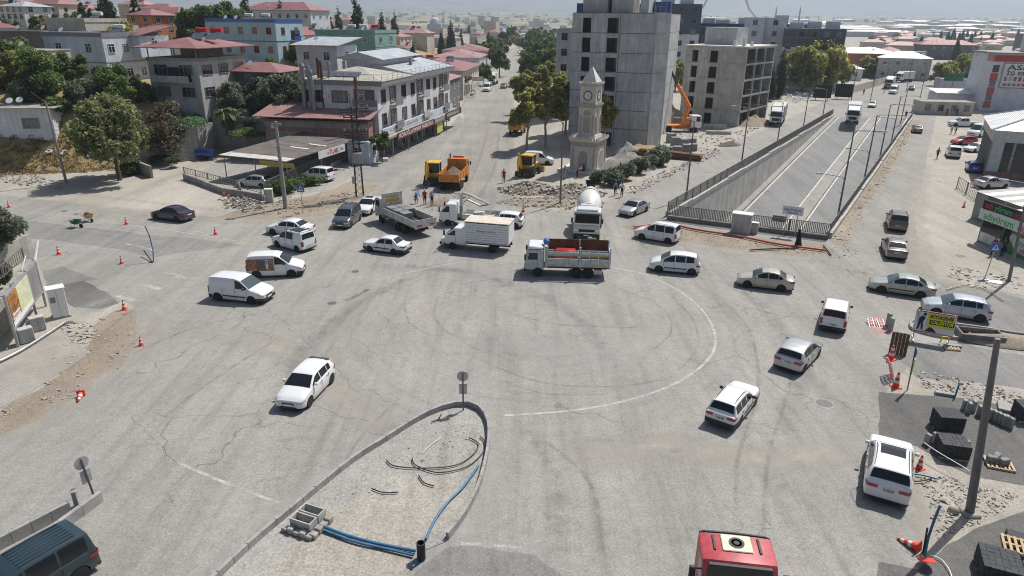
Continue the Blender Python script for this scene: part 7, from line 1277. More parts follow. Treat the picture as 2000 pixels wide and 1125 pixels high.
mound('soil_heap','brown dug soil heap beside the three workers','soil',G(868,398),2.6,1.3,.6,'brown_soil',.2,9.);mound('gravel_heap','grey gravel heap right of the clock tower','gravel',G(1222,330),5.2,3.0,2.3,'gravel',.4,2.2,sharp=1.4);mound('gravel_heap','smaller grey gravel heap behind the large one','gravel',G(1218,300),4.0,2.4,1.7,'gravel',.2,4.2,sharp=1.4);mound('soil_heap','yellow weedy soil heap at the foot of the concrete tower','soil',G(1252,298),6,2.4,1.3,'dry_grass',.1,5.);mound('soil_heap','brown soil slope beside the second concrete shell','soil',G(1472,242),6,3.5,1.6,'brown_soil',.6,6.)
mound('soil_heap','dug earth bank between the two concrete shells','soil',G(1310,246),4,3,4.0,'brown_soil',0,8.);mound('debris_heap','dark tangle of scrap by the service road','scrap',G(1424,284),2.6,1.2,.7,'soil_load',.5,3.)
# ---- kerbed island
asphalt('island_dust',(.29,.28,.26),(.37,.358,.332),dirt=.5,crack=0,speck=.3,tan=(.36,.325,.275));asphalt('island_soil',(.33,.305,.265),(.39,.37,.33),dirt=.5,crack=0,speck=.3,tan=(.30,.25,.195))
isl=[(300,1262),(372,1180),(432,1120),(500,1056),(560,1006),(622,954),(690,900),(750,862),(810,824),(856,802),(892,792),(922,793),(944,806),(956,830),(958,862),(952,905),(938,955),(916,1000),(893,1035),(876,1056)]
pts=spline([G(*p).to_2d()for p in isl],10);o=thing('traffic_island','kerbed traffic island with bare dirt fill in the foreground','traffic island')
fill=sheet('fill',list(pts)+[G(820,1080).to_2d(),G(790,1130).to_2d(),G(700,1300).to_2d(),G(500,1400).to_2d()],.03,'island_dust',None,kind=None,world=True);fill.parent=o
f2=sheet('soil_patch',[(640,985),(760,930),(880,930),(900,985),(850,1040),(700,1100),(560,1125),(520,1100)],.034,'island_soil',(.5,.9,.5),kind=None);f2.parent=o
f2=sheet('soil_patch',[(600,1060),(700,1040),(800,1070),(790,1130),(600,1200),(480,1150)],.038,'dusty_ground',(.5,.4,.5),kind=None);f2.parent=o
acc=0;nxt=[];SL=.78
L_=[0.]
for a,b in zip(pts,pts[1:]):L_.append(L_[-1]+(b-a).length)
def along(s):
 for i in range(len(L_)-1):
  if L_[i+1]>=s:t=(s-L_[i])/max(1e-6,L_[i+1]-L_[i]);return pts[i].lerp(pts[i+1],t)
 return pts[-1]
nk=int(L_[-1]/SL);M('kerb',(.33,.325,.31),.85,.18,2)
for i in range(nk):
 a,b=along(i*SL+.014),along((i+1)*SL-.014);d=(b-a).normalized();n_=Vector((-d.y,d.x));e=.34+random.uniform(-.01,.01)
 MB().add([(*(a+n_*.0),0),(*(b+n_*.0),0),(*(b-n_*.15),0),(*(a-n_*.15),0),(*(a-n_*.015),e),(*(b-n_*.015),e),(*(b-n_*.15),e),(*(a-n_*.15),e)],[(4,7,6,5),(0,4,5,1),(2,6,7,3),(0,3,7,4),(1,5,6,2)]).build('kerb_stone','kerb',o)
 # things on the island
c=thing('cable_chamber','broken concrete chamber with two open cable ducts on the island','cable chamber',G(603,1022,.06),R(-22))
for y in(-.28,.28):
 for a in(MB().bx(-.5,.5,y-.24,y-.19,0,.5),MB().bx(-.5,.5,y+.19,y+.24,0,.5),MB().bx(-.5,-.45,y-.19,y+.19,0,.5),MB().bx(.45,.5,y-.19,y+.19,0,.5)):a.build('duct_wall','wall_grey',c)
 MB().bx(-.45,.45,y-.19,y+.19,0,.12).build('duct_floor','void',c)
for i in range(5):MB().cbx(-.75+i*.3,-.48+i*.3,-.82,-.54,-.02,.16+.08*(i%2),.03).build('concrete_lump','old_concrete',c)
for i in range(4):MB().cbx(.55,.85,-.7+i*.32,-.42+i*.32,-.02,.2+.06*(i%2),.03).build('concrete_lump','old_concrete',c)
def pipe(name,label,cat,px,r,mat,z=.08,zs=None,n=7):
 P=[G(p[0],p[1]).to_2d()for p in px];P=spline(P,6)if len(P)>2 else P;m=len(P);pts_=[(p.x,p.y,(z+r)if zs is None else interp(i/(m-1),zs))for i,p in enumerate(P)]
 return tag(MB().tube(pts_,r,n).build(name,mat,None,smooth=60),label,cat)
pipe('blue_pipe','thick blue pipe lying from the chamber to the black stub','pipe',[(632,1034),(680,1052),(740,1068),(812,1082)],.07,'pipe_blue');pipe('blue_pipe','second blue pipe lying close beside the thick one','pipe',[(632,1040),(690,1062),(750,1076),(808,1090)],.05,'pipe_blue');pipe('blue_pipe','blue pipe curving along the right kerb of the island','pipe',[(934,915),(905,955),(875,985),(850,1020),(832,1058)],.055,'pipe_blue');pipe('blue_pipe','short blue pipe end below the black stub','pipe',[(826,1088),(814,1100),(806,1112)],.045,'pipe_blue')
tag(MB().lathe([(.17,0),(.17,.75),(.13,.75),(.13,.4),(.001,.4)],16).build('pipe_stub','cable',None,G(823,1090,.05),None,40),'upright black pipe stub on the island','pipe')
for lab,q in(('long black cable looping across the island',[(755,902),(772,914),(830,918),(890,912),(925,890),(934,870),(916,858)]),('black cable running out to the island kerb',[(805,898),(812,912),(850,926),(890,922),(920,910),(944,886),(946,866),(938,856)]),('short black cable tail below the loop',[(818,932),(828,946),(848,953)]),('short black cable on the island dirt',[(726,958),(750,966),(778,965)]),('black cable scrap near the island tip',[(842,828),(856,822),(862,812)])):pipe('black_cable',lab,'cable',q,.028,'cable',n=5)
pipe('white_cord','thin white cord on the island','cord',[(826,888),(842,872),(862,858)],.018,'trim_white',n=5)
# ---- hoses and pipes elsewhere
pipe('red_hose','long red hose lying before the underpass railing','hose',[(1238,446),(1300,440),(1362,452),(1440,464),(1520,480),(1612,492)],.10,'hose_red');pipe('black_pipe','straight black pipe lying beside the red hose','pipe',[(1464,491),(1500,489),(1552,487)],.07,'cable');pipe('black_pipe','short dark bar at the end of the red hose','pipe',[(1608,482),(1622,500)],.06,'cable')
pipe('grey_pipe','long grey pipe along the paved path at lower left','pipe',[(-40,728),(40,690),(130,632)],.09,'galvanised');pipe('blue_pipe','blue pipe beside the white SUV','pipe',[(1770,928),(1800,932),(1832,940)],.04,'pipe_blue');pipe('black_cable','dark cable beside the white SUV','cable',[(1770,944),(1800,943),(1818,938)],.03,'cable');pipe('grey_cable','grey cable lying before the green kiosk','cable',[(1848,568),(1880,560),(1920,566),(1960,590)],.04,'galvanised')
tag(MB().tube([G(290,512),G(300,513)+Vector((0,0,.1)),G(303,510)+Vector((0,0,1.0)),G(301,508)+Vector((0,0,2.2)),G(296,508)+Vector((0,0,3.0))],.05,6).build('bent_pipe','pipe_blue',None,smooth=60),'bent blue pipe sticking up from the left road','pipe');tag(MB().tube([G(283,500)+Vector((0,0,.5)),G(298,513)+Vector((0,0,.05))],.05,6).build('bent_pipe','cable'),'dark pipe at the foot of the bent blue pipe','pipe')
tag(MB().tube([G(1806,1086),G(1807,1070)+Vector((0,0,.5)),G(1811,1062)+Vector((0,0,1.2)),G(1816,1056)+Vector((0,0,1.75))],.055,6).build('blue_pipe','pipe_blue',None,smooth=60),'upright blue pipe beside the fallen cone','pipe');tag(MB().tube([G(1803,1080),G(1800,1070)+Vector((0,0,1.0))],.04,6).build('black_pipe','cable'),'upright black pipe beside the upright blue pipe','pipe');tag(MB().tube([G(1864,778),G(1866,776)+Vector((0,0,.8))],.05,6).build('blue_pipe','pipe_blue'),'short upright blue pipe near the kerb stones','pipe')
pipe('tape','red and white tape running from the cone to the lamp pole','tape',[(1798,888),(1830,908),(1870,930),(1888,940)],.02,'cone_white',zs=[(0,.7),(1,.55)],n=4);pipe('tape','white tape trailing over the fresh asphalt','tape',[(1815,1088),(1835,1095),(1850,1112),(1858,1130)],.02,'cone_white',n=4)
# ---- traffic cones
def cone_meshes():
 b=MB().cbx(-.2,.2,-.2,.2,0,.05,.02).mesh('base','cone_red');body=MB().lathe([(.145,.05),(.04,.75),(.03,.75)],14).mesh('cone_body','cone_red',60);st=[]
 for z0,z1 in((.24,.36),(.50,.62)):r=lambda z:.145-.105*(z-.05)/.7+.004;st.append(MB().lathe([(r(z0),z0),(r(z1),z1)],14).mesh('reflective_band','cone_white',60))
 return b,body,st
CB,CBODY,CST=cone_meshes()
def cone(label,P,sc=1.,tilt=None):
 o=thing('traffic_cone',label,'traffic cone',P,random.uniform(0,1));link('base',CB,o);b=link('cone_body',CBODY,o)
 for s_ in CST:link('reflective_band',s_,b)
 o.scale=(sc,)*3
 if tilt:o.rotation_euler=tilt
 return o
for px,py,sc,lab in((18,405,1,'traffic cone at the left edge of the left road'),(247,438,1,'traffic cone in the left road right of the wheelbarrows'),(421,458,1,'traffic cone in the left road right of the navy sedan'),(115,497,1,'traffic cone in the left road above the billboard'),(238,515,.9,'traffic cone left of the bent blue pipe'),(243,605,1,'traffic cone at the top of the dug strip'),(276,675,.85,'traffic cone at the right rim of the dug strip'),(1022,414,1.05,'traffic cone right of the crane truck'),(1882,405,1,'small red cone before the striped shed'),(1739,702,1.3,'tall traffic cone leaning on the brown plank board'),(1749,756,1.3,'tall traffic cone below the red barrier net'),(1795,915,1.0,'traffic cone right of the white SUV'),(1640,186,1,'tiny cone left at the far end of the underpass'),(1646,188,1,'tiny cone right at the far end of the underpass')):cone(lab,G(px,py),sc)
cone('fallen traffic cone on the dug strip at lower left',G(158,768,.18),1.,(R(95),0,R(20)));cone('fallen traffic cone beside the upright blue pipe',G(1796,1070,.2),1.15,(R(100),0,R(215)))
tag(MB().lathe([(.001,.02),(.3,.03),(.32,.0)],20).build('red_disc','cone_red',None,G(1810,1094,.3),(R(-25),0,0)),'round red warning disc at the foot of the blue pipe','warning disc')
# ---- lamp posts
def lamp(label,base,H_,arms,r=.09,lean=(0,0),name='lamp_post',head=True,low=None,group=None):
 P=G(*base);o=thing(name,label,'lamp post',P,0,group);t=Vector((lean[0],lean[1],H_));MB().tube([(0,0,-.2),(0,0,.05),t*.5,t],[r*1.25,r*1.2,r,r*.7],8).build('pole','lamp_metal',o,smooth=50);MB().cbx(-.22,.22,-.22,.22,-.02,.06,.02).build('base_plate','lamp_metal',o)
 for ang,ln,z in[(a,l,1.)for a,l in arms]+([low]if low else[]):
  d=Vector((math.cos(ang),math.sin(ang),0));q=t*z;MB().tube([q-Vector((0,0,.25)),q+d*.3+Vector((0,0,.05)),q+d*ln+Vector((0,0,.18))],.04,6).build('arm','lamp_metal',o)
  if head:mb=MB();mb.T=Matrix.Translation(q+d*ln+Vector((0,0,.18)))@Matrix.Rotation(ang,4,'Z');mb.cbx(-.1,.6,-.13,.13,-.06,.07,.04);mb.build('lamp_head','galvanised',o)
 return o
left_dir=R(148)
for i,(px,py,top)in enumerate(((1340,389,236),(1447,328,212),(1517,286,200),(1568,254,185),(1606,232,175))):P=G(px,py);lamp('lamp post %s on the left wall of the underpass'%['nearest the junction','second','third','fourth','farthest'][i],(px,py),zabove(P,top),[(left_dir,1.8)])
for i,(px,py,top)in enumerate(((1634,434,256),(1685,365,225),(1717,314,205),(1741,276,188),(1759,240,172))):P=G(px,py);lamp('lamp post %s along the right edge of the underpass'%['nearest the junction','second','third','fourth','farthest'][i],(px,py),zabove(P,top),[(R(-30),2.4)],low=(R(150),2.2,.5))
P=G(1094,400);lamp('lamp post before the rubble heap beside the clock tower',(1094,400),zabove(P,238),[(R(160),.7)]);P=G(1893,1003);lamp('thick grey lamp pole in the right foreground',(1893,1003),8.1,[],.15,(-.75,.35));MB().cbx(-.34,.34,-.34,.34,-.05,.14,.05).build('footing','old_concrete',bpy.data.objects['lamp_post.011'])if 'lamp_post.011' in bpy.data.objects else None
lamp('leaning lamp pole before the green kiosk',(1970,549),8,[(R(160),1.5)],.11,(-.6,0))
for i,(px,py)in enumerate(((1796,196),(1770,178),(1726,182),(1700,196),(1662,200))):lamp('far lamp post on the boulevard median',(px,py),9,[(left_dir,1.6),(left_dir+PI,1.6)],group='far boulevard lamp posts')
# ---- utility poles, pylon, wires
o=thing('utility_pole','grey concrete utility pole with cross head at the carport corner','utility pole',G(558,407));MB().tube([(0,0,-.2),(0,0,9.3)],[.26,.15],8).build('pole','pole_concrete',o,smooth=50);MB().bx(-.5,.5,-.08,.08,8.9,9.05).build('cross_arm','pole_concrete',o);MB().cbx(-.55,-.15,-.15,.15,8.6,8.9,.03).build('lamp_head','galvanised',o)
for z in(4.8,5.6,6.6,7.2):MB().cyl((-.3,0,z),(-.12,0,z),.05,n=6).build('insulator','dark_concrete',o)
o2=thing('utility_pole','leaning thin utility pole on the dry bank at left','utility pole',G(130,358));MB().tube([(0,0,-.2),(-.45,.3,9.8)],[.17,.11],8).build('pole','pole_concrete',o2,smooth=50);MB().tube([(-.45,.3,9.7),(-1.9,.2,10.9)],.04,5).build('bracket','rust',o2);MB().tube([(-.45,.3,9.7),(1.5,.4,10.2),(2.6,.4,9.6)],.04,5).build('bracket','rust',o2)
P=G(703,384);o3=thing('lattice_pylon','dark steel lattice pylon with insulators in front of the bakery','pylon',P,R(20));Hh=10.2;lat=MB()
for sx in(-1,1):
 for sy in(-1,1):MB().tube([(sx*.42,sy*.42,-.1),(sx*.26,sy*.26,Hh)],.05,5).build('corner_leg','chassis',o3)
for i in range(14):
 z0,z1=i*Hh/14,(i+1)*Hh/14;w0,w1=.42-.16*z0/Hh,.42-.16*z1/Hh
 for a,b in(((-w0,-w0),(w1,-w1)),((w0,-w0),(w1,w1)),((w0,w0),(-w1,w1)),((-w0,w0),(-w1,-w1))):lat.tube([(*a,z0),(*b,z1)],.022,4)
stuff(lat.build('lattice_bracing','chassis',o3))
for z,w in((9.9,1.6),(9.0,1.2),(7.4,1.3),(6.4,.9)):MB().bx(-w,w,-.06,.06,z,z+.1).build('cross_arm','chassis',o3);MB().bx(-w,w,-.5,-.42,z-.25,z-.17).build('cross_arm','chassis',o3)
for z,w in((9.9,1.5),(9.0,1.1),(7.4,1.2)):
 for sx in(-1,-.33,.33,1):MB().lathe([(.09,0),(.13,.08),(.09,.16),(.13,.24),(.05,.34)],8,(sx*w,0,z+.1)).build('insulator','dark_concrete',o3)
MB().cbx(-.5,.5,-.9,-.35,4.0,5.2,.06).build('switch_box','steel_grey',o3);MB().bx(-.75,-.35,-.2,.2,1.6,2.4).build('meter_box','galvanised',o3)
def wire(a,b,sag,lab):
 a,b=Vector(a),Vector(b);pts_=[a.lerp(b,t/10)-Vector((0,0,sag*4*(t/10)*(1-t/10)))for t in range(11)];return tag(MB().tube(pts_,.018,4).build('overhead_wire','cable'),lab,'wire')
a=G(558,407)+Vector((0,0,7.0));b=P+Vector((0,0,7.2));wire(a,b,.8,'sagging wire between the concrete pole and the lattice pylon')
for i in range(3):wire(G(558,407)+Vector((-.2,0,4.8+.5*i)),G(130,358)+Vector((-.3,.2,6.0+.5*i)),.6,['lowest','middle','highest'][i]+' overhead wire between the two utility poles on the left')
wire(P+Vector((0,0,9.6)),A+Vector((-.5,0,9.5)),.5,'overhead wire from the pylon to the bakery corner')
# ---- signs
def board(root,name,w,h,mat,T,th=.03):mb=MB();mb.T=T;mb.bx(-w/2,w/2,-th/2,th/2,-h/2,h/2);return mb.build(name,mat,root)
def ped_sign(label,base,H_,hd,lean=(0,0)):
 o=thing('crossing_sign',label,'sign',G(*base),hd);MB().tube([(0,0,0),(lean[0],lean[1],H_)],.04,6).build('post','yellow_print' if lean==(0,0)else 'galvanised',o);T=Matrix.Translation((lean[0],lean[1]-.05,H_+.1));b=board(o,'sign_plate',.75,.75,'sign_blue',T)
 mb=MB();mb.T=T;mb.add([(-.28,-.022,-.26),(.28,-.022,-.26),(0,-.022,.27)],[(0,1,2)]);w_=mb.build('white_triangle','trim_white',b);mb=MB();mb.T=T;mb.add([(-.04,-.028,-.18),(.03,-.028,-.05),(.08,-.028,-.18),(.11,-.028,-.18),(.05,-.028,.0),(.04,-.028,.1),(-.02,-.028,.1),(-.05,-.028,.0),(-.08,-.028,-.18)],[tuple(range(9))]);mb.build('walking_figure','plate_ink',w_);return o
ped_sign('blue pedestrian crossing sign on a thin rusty post at left',(592,417),2.6,R(12));ped_sign('blue pedestrian crossing sign on a leaning post by the green kiosk',(1925,538),2.4,R(-14),(.15,0.01))
o=thing('direction_sign','round sign on a leaning post with yellow black plate by the broken asphalt','sign',G(1772,762),R(60));MB().tube([(0,0,0),(.1,.1,2.7)],.035,6).build('post','lamp_metal',o);mb=MB();mb.T=Matrix.Translation((.1,.02,2.35))@Matrix.Rotation(PI/2,4,'X');mb.lathe([(.001,.02),(.3,.02),(.3,-.02),(.001,-.02)],20);mb.build('sign_disc','sign_blue',o);b=board(o,'hazard_plate',.28,.95,'sign_yellow',Matrix.Translation((.07,.0,1.5)))
for i in range(4):mb=MB();mb.T=Matrix.Translation((.07,-.02,1.17+i*.22));mb.add([(-.13,0,-.06),(.13,0,.05),(.13,0,.13),(-.13,0,.02)],[(0,1,2,3)]);mb.build('stripe','plate_ink',b)
for(px,py),lab,rz_,H_ in(((905,802),'round keep left sign seen from behind on the island tip',R(4),2.3),((184,970),'leaning round sign seen from behind at lower left',R(62),2.2)):
 o=thing('keep_side_sign',lab,'sign',G(px,py),rz_);ln=-.25 if px<500 else 0;MB().tube([(0,0,0),(ln,ln,H_)],.045,6).build('post','lamp_metal',o);mb=MB();mb.T=Matrix.Translation((ln*.9,ln*.9+.06,H_-.25))@Matrix.Rotation(PI/2,4,'X');mb.lathe([(.001,.015),(.3,.015),(.3,-.015),(.001,-.015)],22);mb.build('sign_disc','sign_back',o);board(o,'lower_plate',.42,.62,'sign_back',Matrix.Translation((ln*.6,ln*.6+.06,H_-1.0)))
o=thing('street_name_sign','white street name sign on two posts before the underpass railing','sign',G(1541,460),R(-27));
for x in(-.5,.5):MB().cyl((x,0,0),(x,0,2.9),.05,n=6).build('post','galvanised',o)
b=MB().cbx(-.95,.95,-.08,-.04,2.1,2.95,.015).build('sign_plate','plate_white',o);lettering('NECİP FAZIL',.3,'sign_blue',b,(0,-.086,2.55),(1,0,0),(0,0,1),bold=.008,fit=1.6);lettering('BULVARI',.24,'sign_blue',b,(0,-.086,2.27),(1,0,0),(0,0,1),bold=.008,fit=.9)
tag(MB().bx(-.65,.65,-.03,.03,0,.6).build('banner','dark_concrete',None,G(1520,452)+Vector((0,.2,.95)),R(-26)),'faded dark banner tied to the underpass railing','banner')
# works board
o=thing('works_board','yellow and white roadworks board on trestle feet','sign',G(1816,668),R(-26));T=Matrix.Translation((0,0,1.35))@Matrix.Rotation(R(-8),4,'X')
b=board(o,'board',2.3,1.45,'plate_white',T,.04)
def onb(x0,x1,z0,z1,m,nm='print',d=-.028):mb=MB();mb.T=T;mb.add([(x0,d,z0),(x1,d,z0),(x1,d,z1),(x0,d,z1)],[(0,1,2,3)]);return mb.build(nm,m,b)
onb(-.45,1.1,-.3,.6,'sign_yellow');onb(-.3,1.1,-.12,.2,'plate_ink',d=-.032);onb(-1.12,1.12,.64,.71,'red_plastic');onb(-1.12,1.12,-.71,-.66,'red_plastic')
tx=T@Vector((.35,-.04,.4));lettering('BÜYÜKŞEHİR',.3,'plate_ink',b,tx,(1,0,0),T.to_3x3()@Vector((0,0,1)),bold=.01,fit=1.35);tx=T@Vector((.4,-.04,.04));lettering('ÇALIŞIYOR',.3,'sign_yellow',b,tx,(1,0,0),T.to_3x3()@Vector((0,0,1)),bold=.01,fit=1.25)
mb=MB();mb.T=T;mb.add([(-.95,-.03,-.55),(-.85,-.03,-.55),(-.78,-.03,-.1),(-.7,-.03,-.55),(-.6,-.03,-.55),(-.66,-.03,.0),(-.55,-.03,.3),(-.75,-.03,.4),(-.92,-.03,.2)],[tuple(range(9))]);mb.build('worker_figure','plate_ink',b);mb=MB();mb.T=T;mb.add([(-.62+.1*math.cos(2*PI*i/12),-.03,.5+.1*math.sin(2*PI*i/12))for i in range(12)],[tuple(range(12))]);mb.build('worker_head','plate_ink',b);mb=MB();mb.T=T;mb.add([(-.5,-.03,-.62),(.2,-.03,-.62),(-.05,-.03,-.35),(-.25,-.03,-.3)],[(0,1,2,3)]);mb.build('heap_figure','plate_ink',b)
for x in(-1.0,1.0):MB().bx(x-.03,x+.03,-.03,.03,0,2.05).build('post','galvanised',o);MB().bx(x-.04,x+.04,-.55,.55,0,.08).build('foot','galvanised',o)
MB().tube([(.55,-.05,.1),(.6,-.05,.55),(.95,-.05,.6),(1.0,-.05,.15)],.04,5).build('wrapped_tape','sign_yellow',o)
# brown plank board, barrier net, kerb stones and pallets
o=thing('plank_board','upright brown plank board beside the tall cones','board',G(1752,694),R(-24))
for i in range(5):mb=MB();mb.T=Matrix.Rotation(R(-10),4,'X');mb.bx(-.5+i*.2,-.315+i*.2,0,.04,.02,1.45+.02*(i%2));mb.build('plank','plank',o)
def net(label,P,w,h,rz,lay=False):
 o=thing('barrier_net',label,'barrier',P,rz);T=Matrix.Rotation(R(-72 if lay else-18),4,'X')
 for i in range(7):mb=MB();mb.T=T;x=-w/2+w*i/6;mb.tube([(x,0,0),(x+random.uniform(-.08,.08),.02,h)],.035,4);mb.build('bar','cone_red' if i%2 else 'cone_white',o)
 for j in range(4):mb=MB();mb.T=T;mb.tube([(-w/2,0,h*j/3),(0,.03,h*j/3+random.uniform(-.05,.05)),(w/2,0,h*j/3)],.04,4);mb.build('rail','cone_red',o)
 return o
net('crumpled red and white barrier between the tall cones',G(1743,738),.95,1.1,R(75));net('red and white barrier lying flat beside two kerb stones',G(1714,640),1.0,1.0,R(-10),True)
strip('road_marking',[(1706,646),(1742,652)],.35,.0145,'red_spray',smooth=False)
def kerbstone(label,P,rz,L=.8,up=True,group=None):b=MB().cbx(-.09,.09,-.15,.15,0,L,.02)if up else MB().cbx(-L/2,L/2,-.15,.15,0,.18,.02);return tag(b.build('kerb_stone','kerb',None,P,rz),label,'kerb stone',group)
kerbstone('taller upright kerb stone beside the flat barrier',G(1733,638),R(20),1.0);kerbstone('shorter upright kerb stone beside the flat barrier',G(1738,646),R(20),.95)
for i,(px,py)in enumerate(((1881,800),(1891,806),(1900,802),(1911,812),(1919,815),(1930,818),(1922,822),(1940,822),(1949,826),(1957,830),(1964,832),(1971,836))):kerbstone(['first','second','third','fourth','fifth','sixth','seventh','eighth','ninth','tenth','eleventh','twelfth'][i]+' upright grey kerb stone from the left on the fresh asphalt',G(px,py),R(-25+i*3),.62,True,'upright kerb stones on the fresh asphalt')
for px,py,rz_,lab in((1954,796,60,'long kerb stone lying left of its twin behind the upright row'),(1966,799,60,'long kerb stone lying right of its twin behind the upright row'),(1845,772,-20,'kerb stone lying at the asphalt edge by the blue pipe'),(1860,678,-12,'kerb stones lying on a small pallet by the works board')):kerbstone(lab,G(px,py),R(rz_),1.0,False)
for px,py,rz_,lab in((1810,868,15,'upright kerb stone left of the second dark block stack'),(1824,866,15,'upright kerb stone touching the second dark block stack'),(1884,880,15,'kerb stone leaning right of the second dark block stack')):kerbstone(lab,G(px,py),R(rz_),.6)
block_stack('paving_block_stack','upper dark paving block stack on the fresh asphalt',G(1846,838),R(-8),6,5,10,.2,.21,.085,'dark_block');block_stack('paving_block_stack','lower dark paving block stack beside the cone',G(1856,888),R(-14),6,5,8,.21,.22,.09,'dark_block');block_stack('paving_block_stack','dark paving block stack cut by the bottom right edge',G(1945,1125),R(-24),6,6,8,.22,.23,.09,'dark_block');block_stack('paving_block_stack','dark block stack at the right edge behind the lamp pole',G(1998,818),R(-10),4,5,9,.2,.21,.085,'dark_block')
def pallet(label,P,rz,n=7,L=1.15,w=1.0,lift=0.):
 o=thing('timber_pallet',label,'pallet',P,rz)
 for y in(-.45,0,.45):MB().bx(-L/2,L/2,y*w-.05,y*w+.05,0,.1).build('runner','timber',o)
 for i in range(n):x=-L/2+.05+i*(L-.1)/(n-1);MB().bx(x-.05,x+.05,-w/2,w/2,.1,.125).build('slat','timber',o)
 return o
pallet('grey pallet under three loose concrete pieces',G(1950,908),R(-20));
for i,(dx,dy,z)in enumerate(((-.3,.1,.13),(.15,-.1,.13),(0.05,.3,.13))):tag(MB().cbx(-.22,.22,-.13,.13,0,.3,.03).build('concrete_block','paving_block',None,G(1950,908)+Vector((dx,dy,z)),R(-20+30*i)),['left','right','rear'][i]+' loose concrete block on the grey pallet','concrete block')
pallet('pallet base stacked under slatted timbers at right bottom',G(1990,1070),R(-28));pallet('upper pale pallet lying on dark blocks at right bottom',G(1990,1070,.5),R(-26),6);tag(MB().cbx(-.5,.4,-.4,.4,.13,.5,.03).build('concrete_block','dark_block',None,G(1990,1070),R(-28)),'dark blocks between the two pallets at right bottom','concrete block');pallet('small pallet with kerb stones by the works board',G(1858,682),R(-12),5,.9,.5)
tag(MB().lathe([(.001,.28),(.16,.24),(.24,.1),(.2,0)],9).build('boulder','rubble',None,G(1862,1000),None,60),'round pale boulder left of the foreground lamp pole','boulder')
# second small kerbed island with planter on the right
k=[(1778,632),(1784,646),(1840,660),(1920,668),(2000,680),(2300,720)];k2=[(1778,632),(1800,626),(1850,634),(1930,645),(2000,656),(2300,690)]
o=thing('traffic_island','narrow kerbed island with open planter on the right arm','traffic island')
for side_,q in(('n',k),('f',k2)):
 pp=spline([G(*p).to_2d()for p in q],4);Ls=[0.]
 for a_,b_ in zip(pp,pp[1:]):
  n_=max(1,int((b_-a_).length/.8))
  for i in range(n_):
   u0,u1=a_.lerp(b_,i/n_),a_.lerp(b_,(i+1)/n_);d=(u1-u0).normalized();m_=Vector((-d.y,d.x))*.08;u0=u0+d*.006;u1=u1-d*.006
   MB().prism([u0-m_,u1-m_,u1+m_,u0+m_],0,.22).build('kerb_stone','kerb',o)
fl=sheet('fill',k+k2[::-1],.10,'gravel',kind=None);fl.parent=o
pl=thing('planter_box','open dark concrete planter frame on the right island','planter',G(1912,660,.1),R(-14))
for bx_ in((-1.3,1.3,-.7,-.58),(-1.3,1.3,.58,.7),(-1.3,-1.18,-.58,.58),(1.18,1.3,-.58,.58)):MB().bx(*bx_,0,.45).build('side','dark_concrete',pl)
mound('sand_heap','brown sand heap on the right island','sand',G(1965,668,.08),3.2,1.0,.5,'brown_soil',R(-16),7.)
pipe('orange_hose','coiled orange hose beside the planter','hose',[(1886,652),(1894,658),(1900,662),(1906,664)],.09,'hose_red',z=.12)
# ---- left foreground: billboard, cabinets, guard wall
BL=G(48,662);BR=G(84,600);d=(BR-BL);rz_=math.atan2(d.y,d.x)
o=thing('billboard','slanted billboard with orange poster at the left edge','billboard',G(36,677),R(110));LB=6.8
for x in(0,4.5,LB):MB().bx(x-.07,x+.07,-.07,.07,0,3.5).build('post','galvanised',o)
MB().bx(-.05,LB+.05,-.06,.06,3.3,3.45).build('top_beam','galvanised',o);MB().bx(-.05,LB+.05,-.06,.06,1.1,1.25).build('bottom_beam','galvanised',o)
picture('poster_people',[(.02,.015,.01),(.5,.2,.02),(.10,.05,.03),(.6,.33,.06)],.8)
MB().bx(.1,1.9,-.09,-.05,1.3,3.28).build('poster','poster_people',o);MB().bx(1.9,4.4,-.09,-.05,1.3,3.28).build('poster',M('poster_green',(.55,.58,.36),.5,.12,1),o);MB().bx(.1,4.4,-.095,-.09,1.3,1.62).build('poster_strip','plate_white',o);MB().bx(2.4,4.0,-.1,-.09,2.4,2.75).build('poster_strip','tan_board',o);lettering('Abonelere',.32,'plate_white',o,(.95,-.1,2.0),(1,0,0),(0,0,1),bold=.012,fit=1.4);lettering('Fuarsızlığı',.3,'plate_white',o,(.95,-.1,1.72),(1,0,0),(0,0,1),bold=.012,fit=1.4)
MB().bx(4.6,LB-.1,-.04,-.02,1.3,3.25).build('empty_panel','shed_wall',o);MB().tube([(LB,0,3.4),(LB+1.0,-.2,4.6)],.09,6).build('loose_tube','trim_white',o);MB().tube([(LB-2,.3,3.4),(LB-.5,.3,4.0),(LB+.5,.2,3.4)],.05,6).build('loose_tube','galvanised',o)
c=thing('switch_cabinet','tall pale grey switch cabinet right of the billboard','cabinet',G(120,618),R(38));MB().cbx(-.5,.5,-.4,.4,.1,2.1,.03).build('body','plate_white',c);MB().cbx(-.56,.56,-.46,.46,2.1,2.2,.02).build('lid','plate_white',c);MB().bx(-.55,.55,-.45,.45,0,.1).build('plinth','old_concrete',c);MB().bx(-.01,.01,-.41,-.4,.2,2.0).build('door_seam','trim_grey',c);MB().bx(-.42,-.12,-.42,-.4,1.2,1.6).build('notice','trim_grey',c)
for px,py,lab in((54,668,'left small grey cabinet under the billboard'),(76,645,'right small grey cabinet under the billboard')):c=thing('switch_cabinet',lab,'cabinet',G(px,py),R(45));MB().cbx(-.42,.42,-.28,.28,.05,1.0,.03).build('body','wall_grey',c);MB().bx(-.01,.01,-.29,-.28,.1,.95).build('door_seam','trim_grey',c)
wallrun('rough stone wall behind the billboard',[G(-30,690),G(40,610),G(70,560)],2.2,.5,'bare_block',seg=1.2);railing('railing','thin metal railing on the stone wall at the left edge',G(-20,640)+Vector((0,0,0)),G(62,560),2.2,.9,.35,.02)
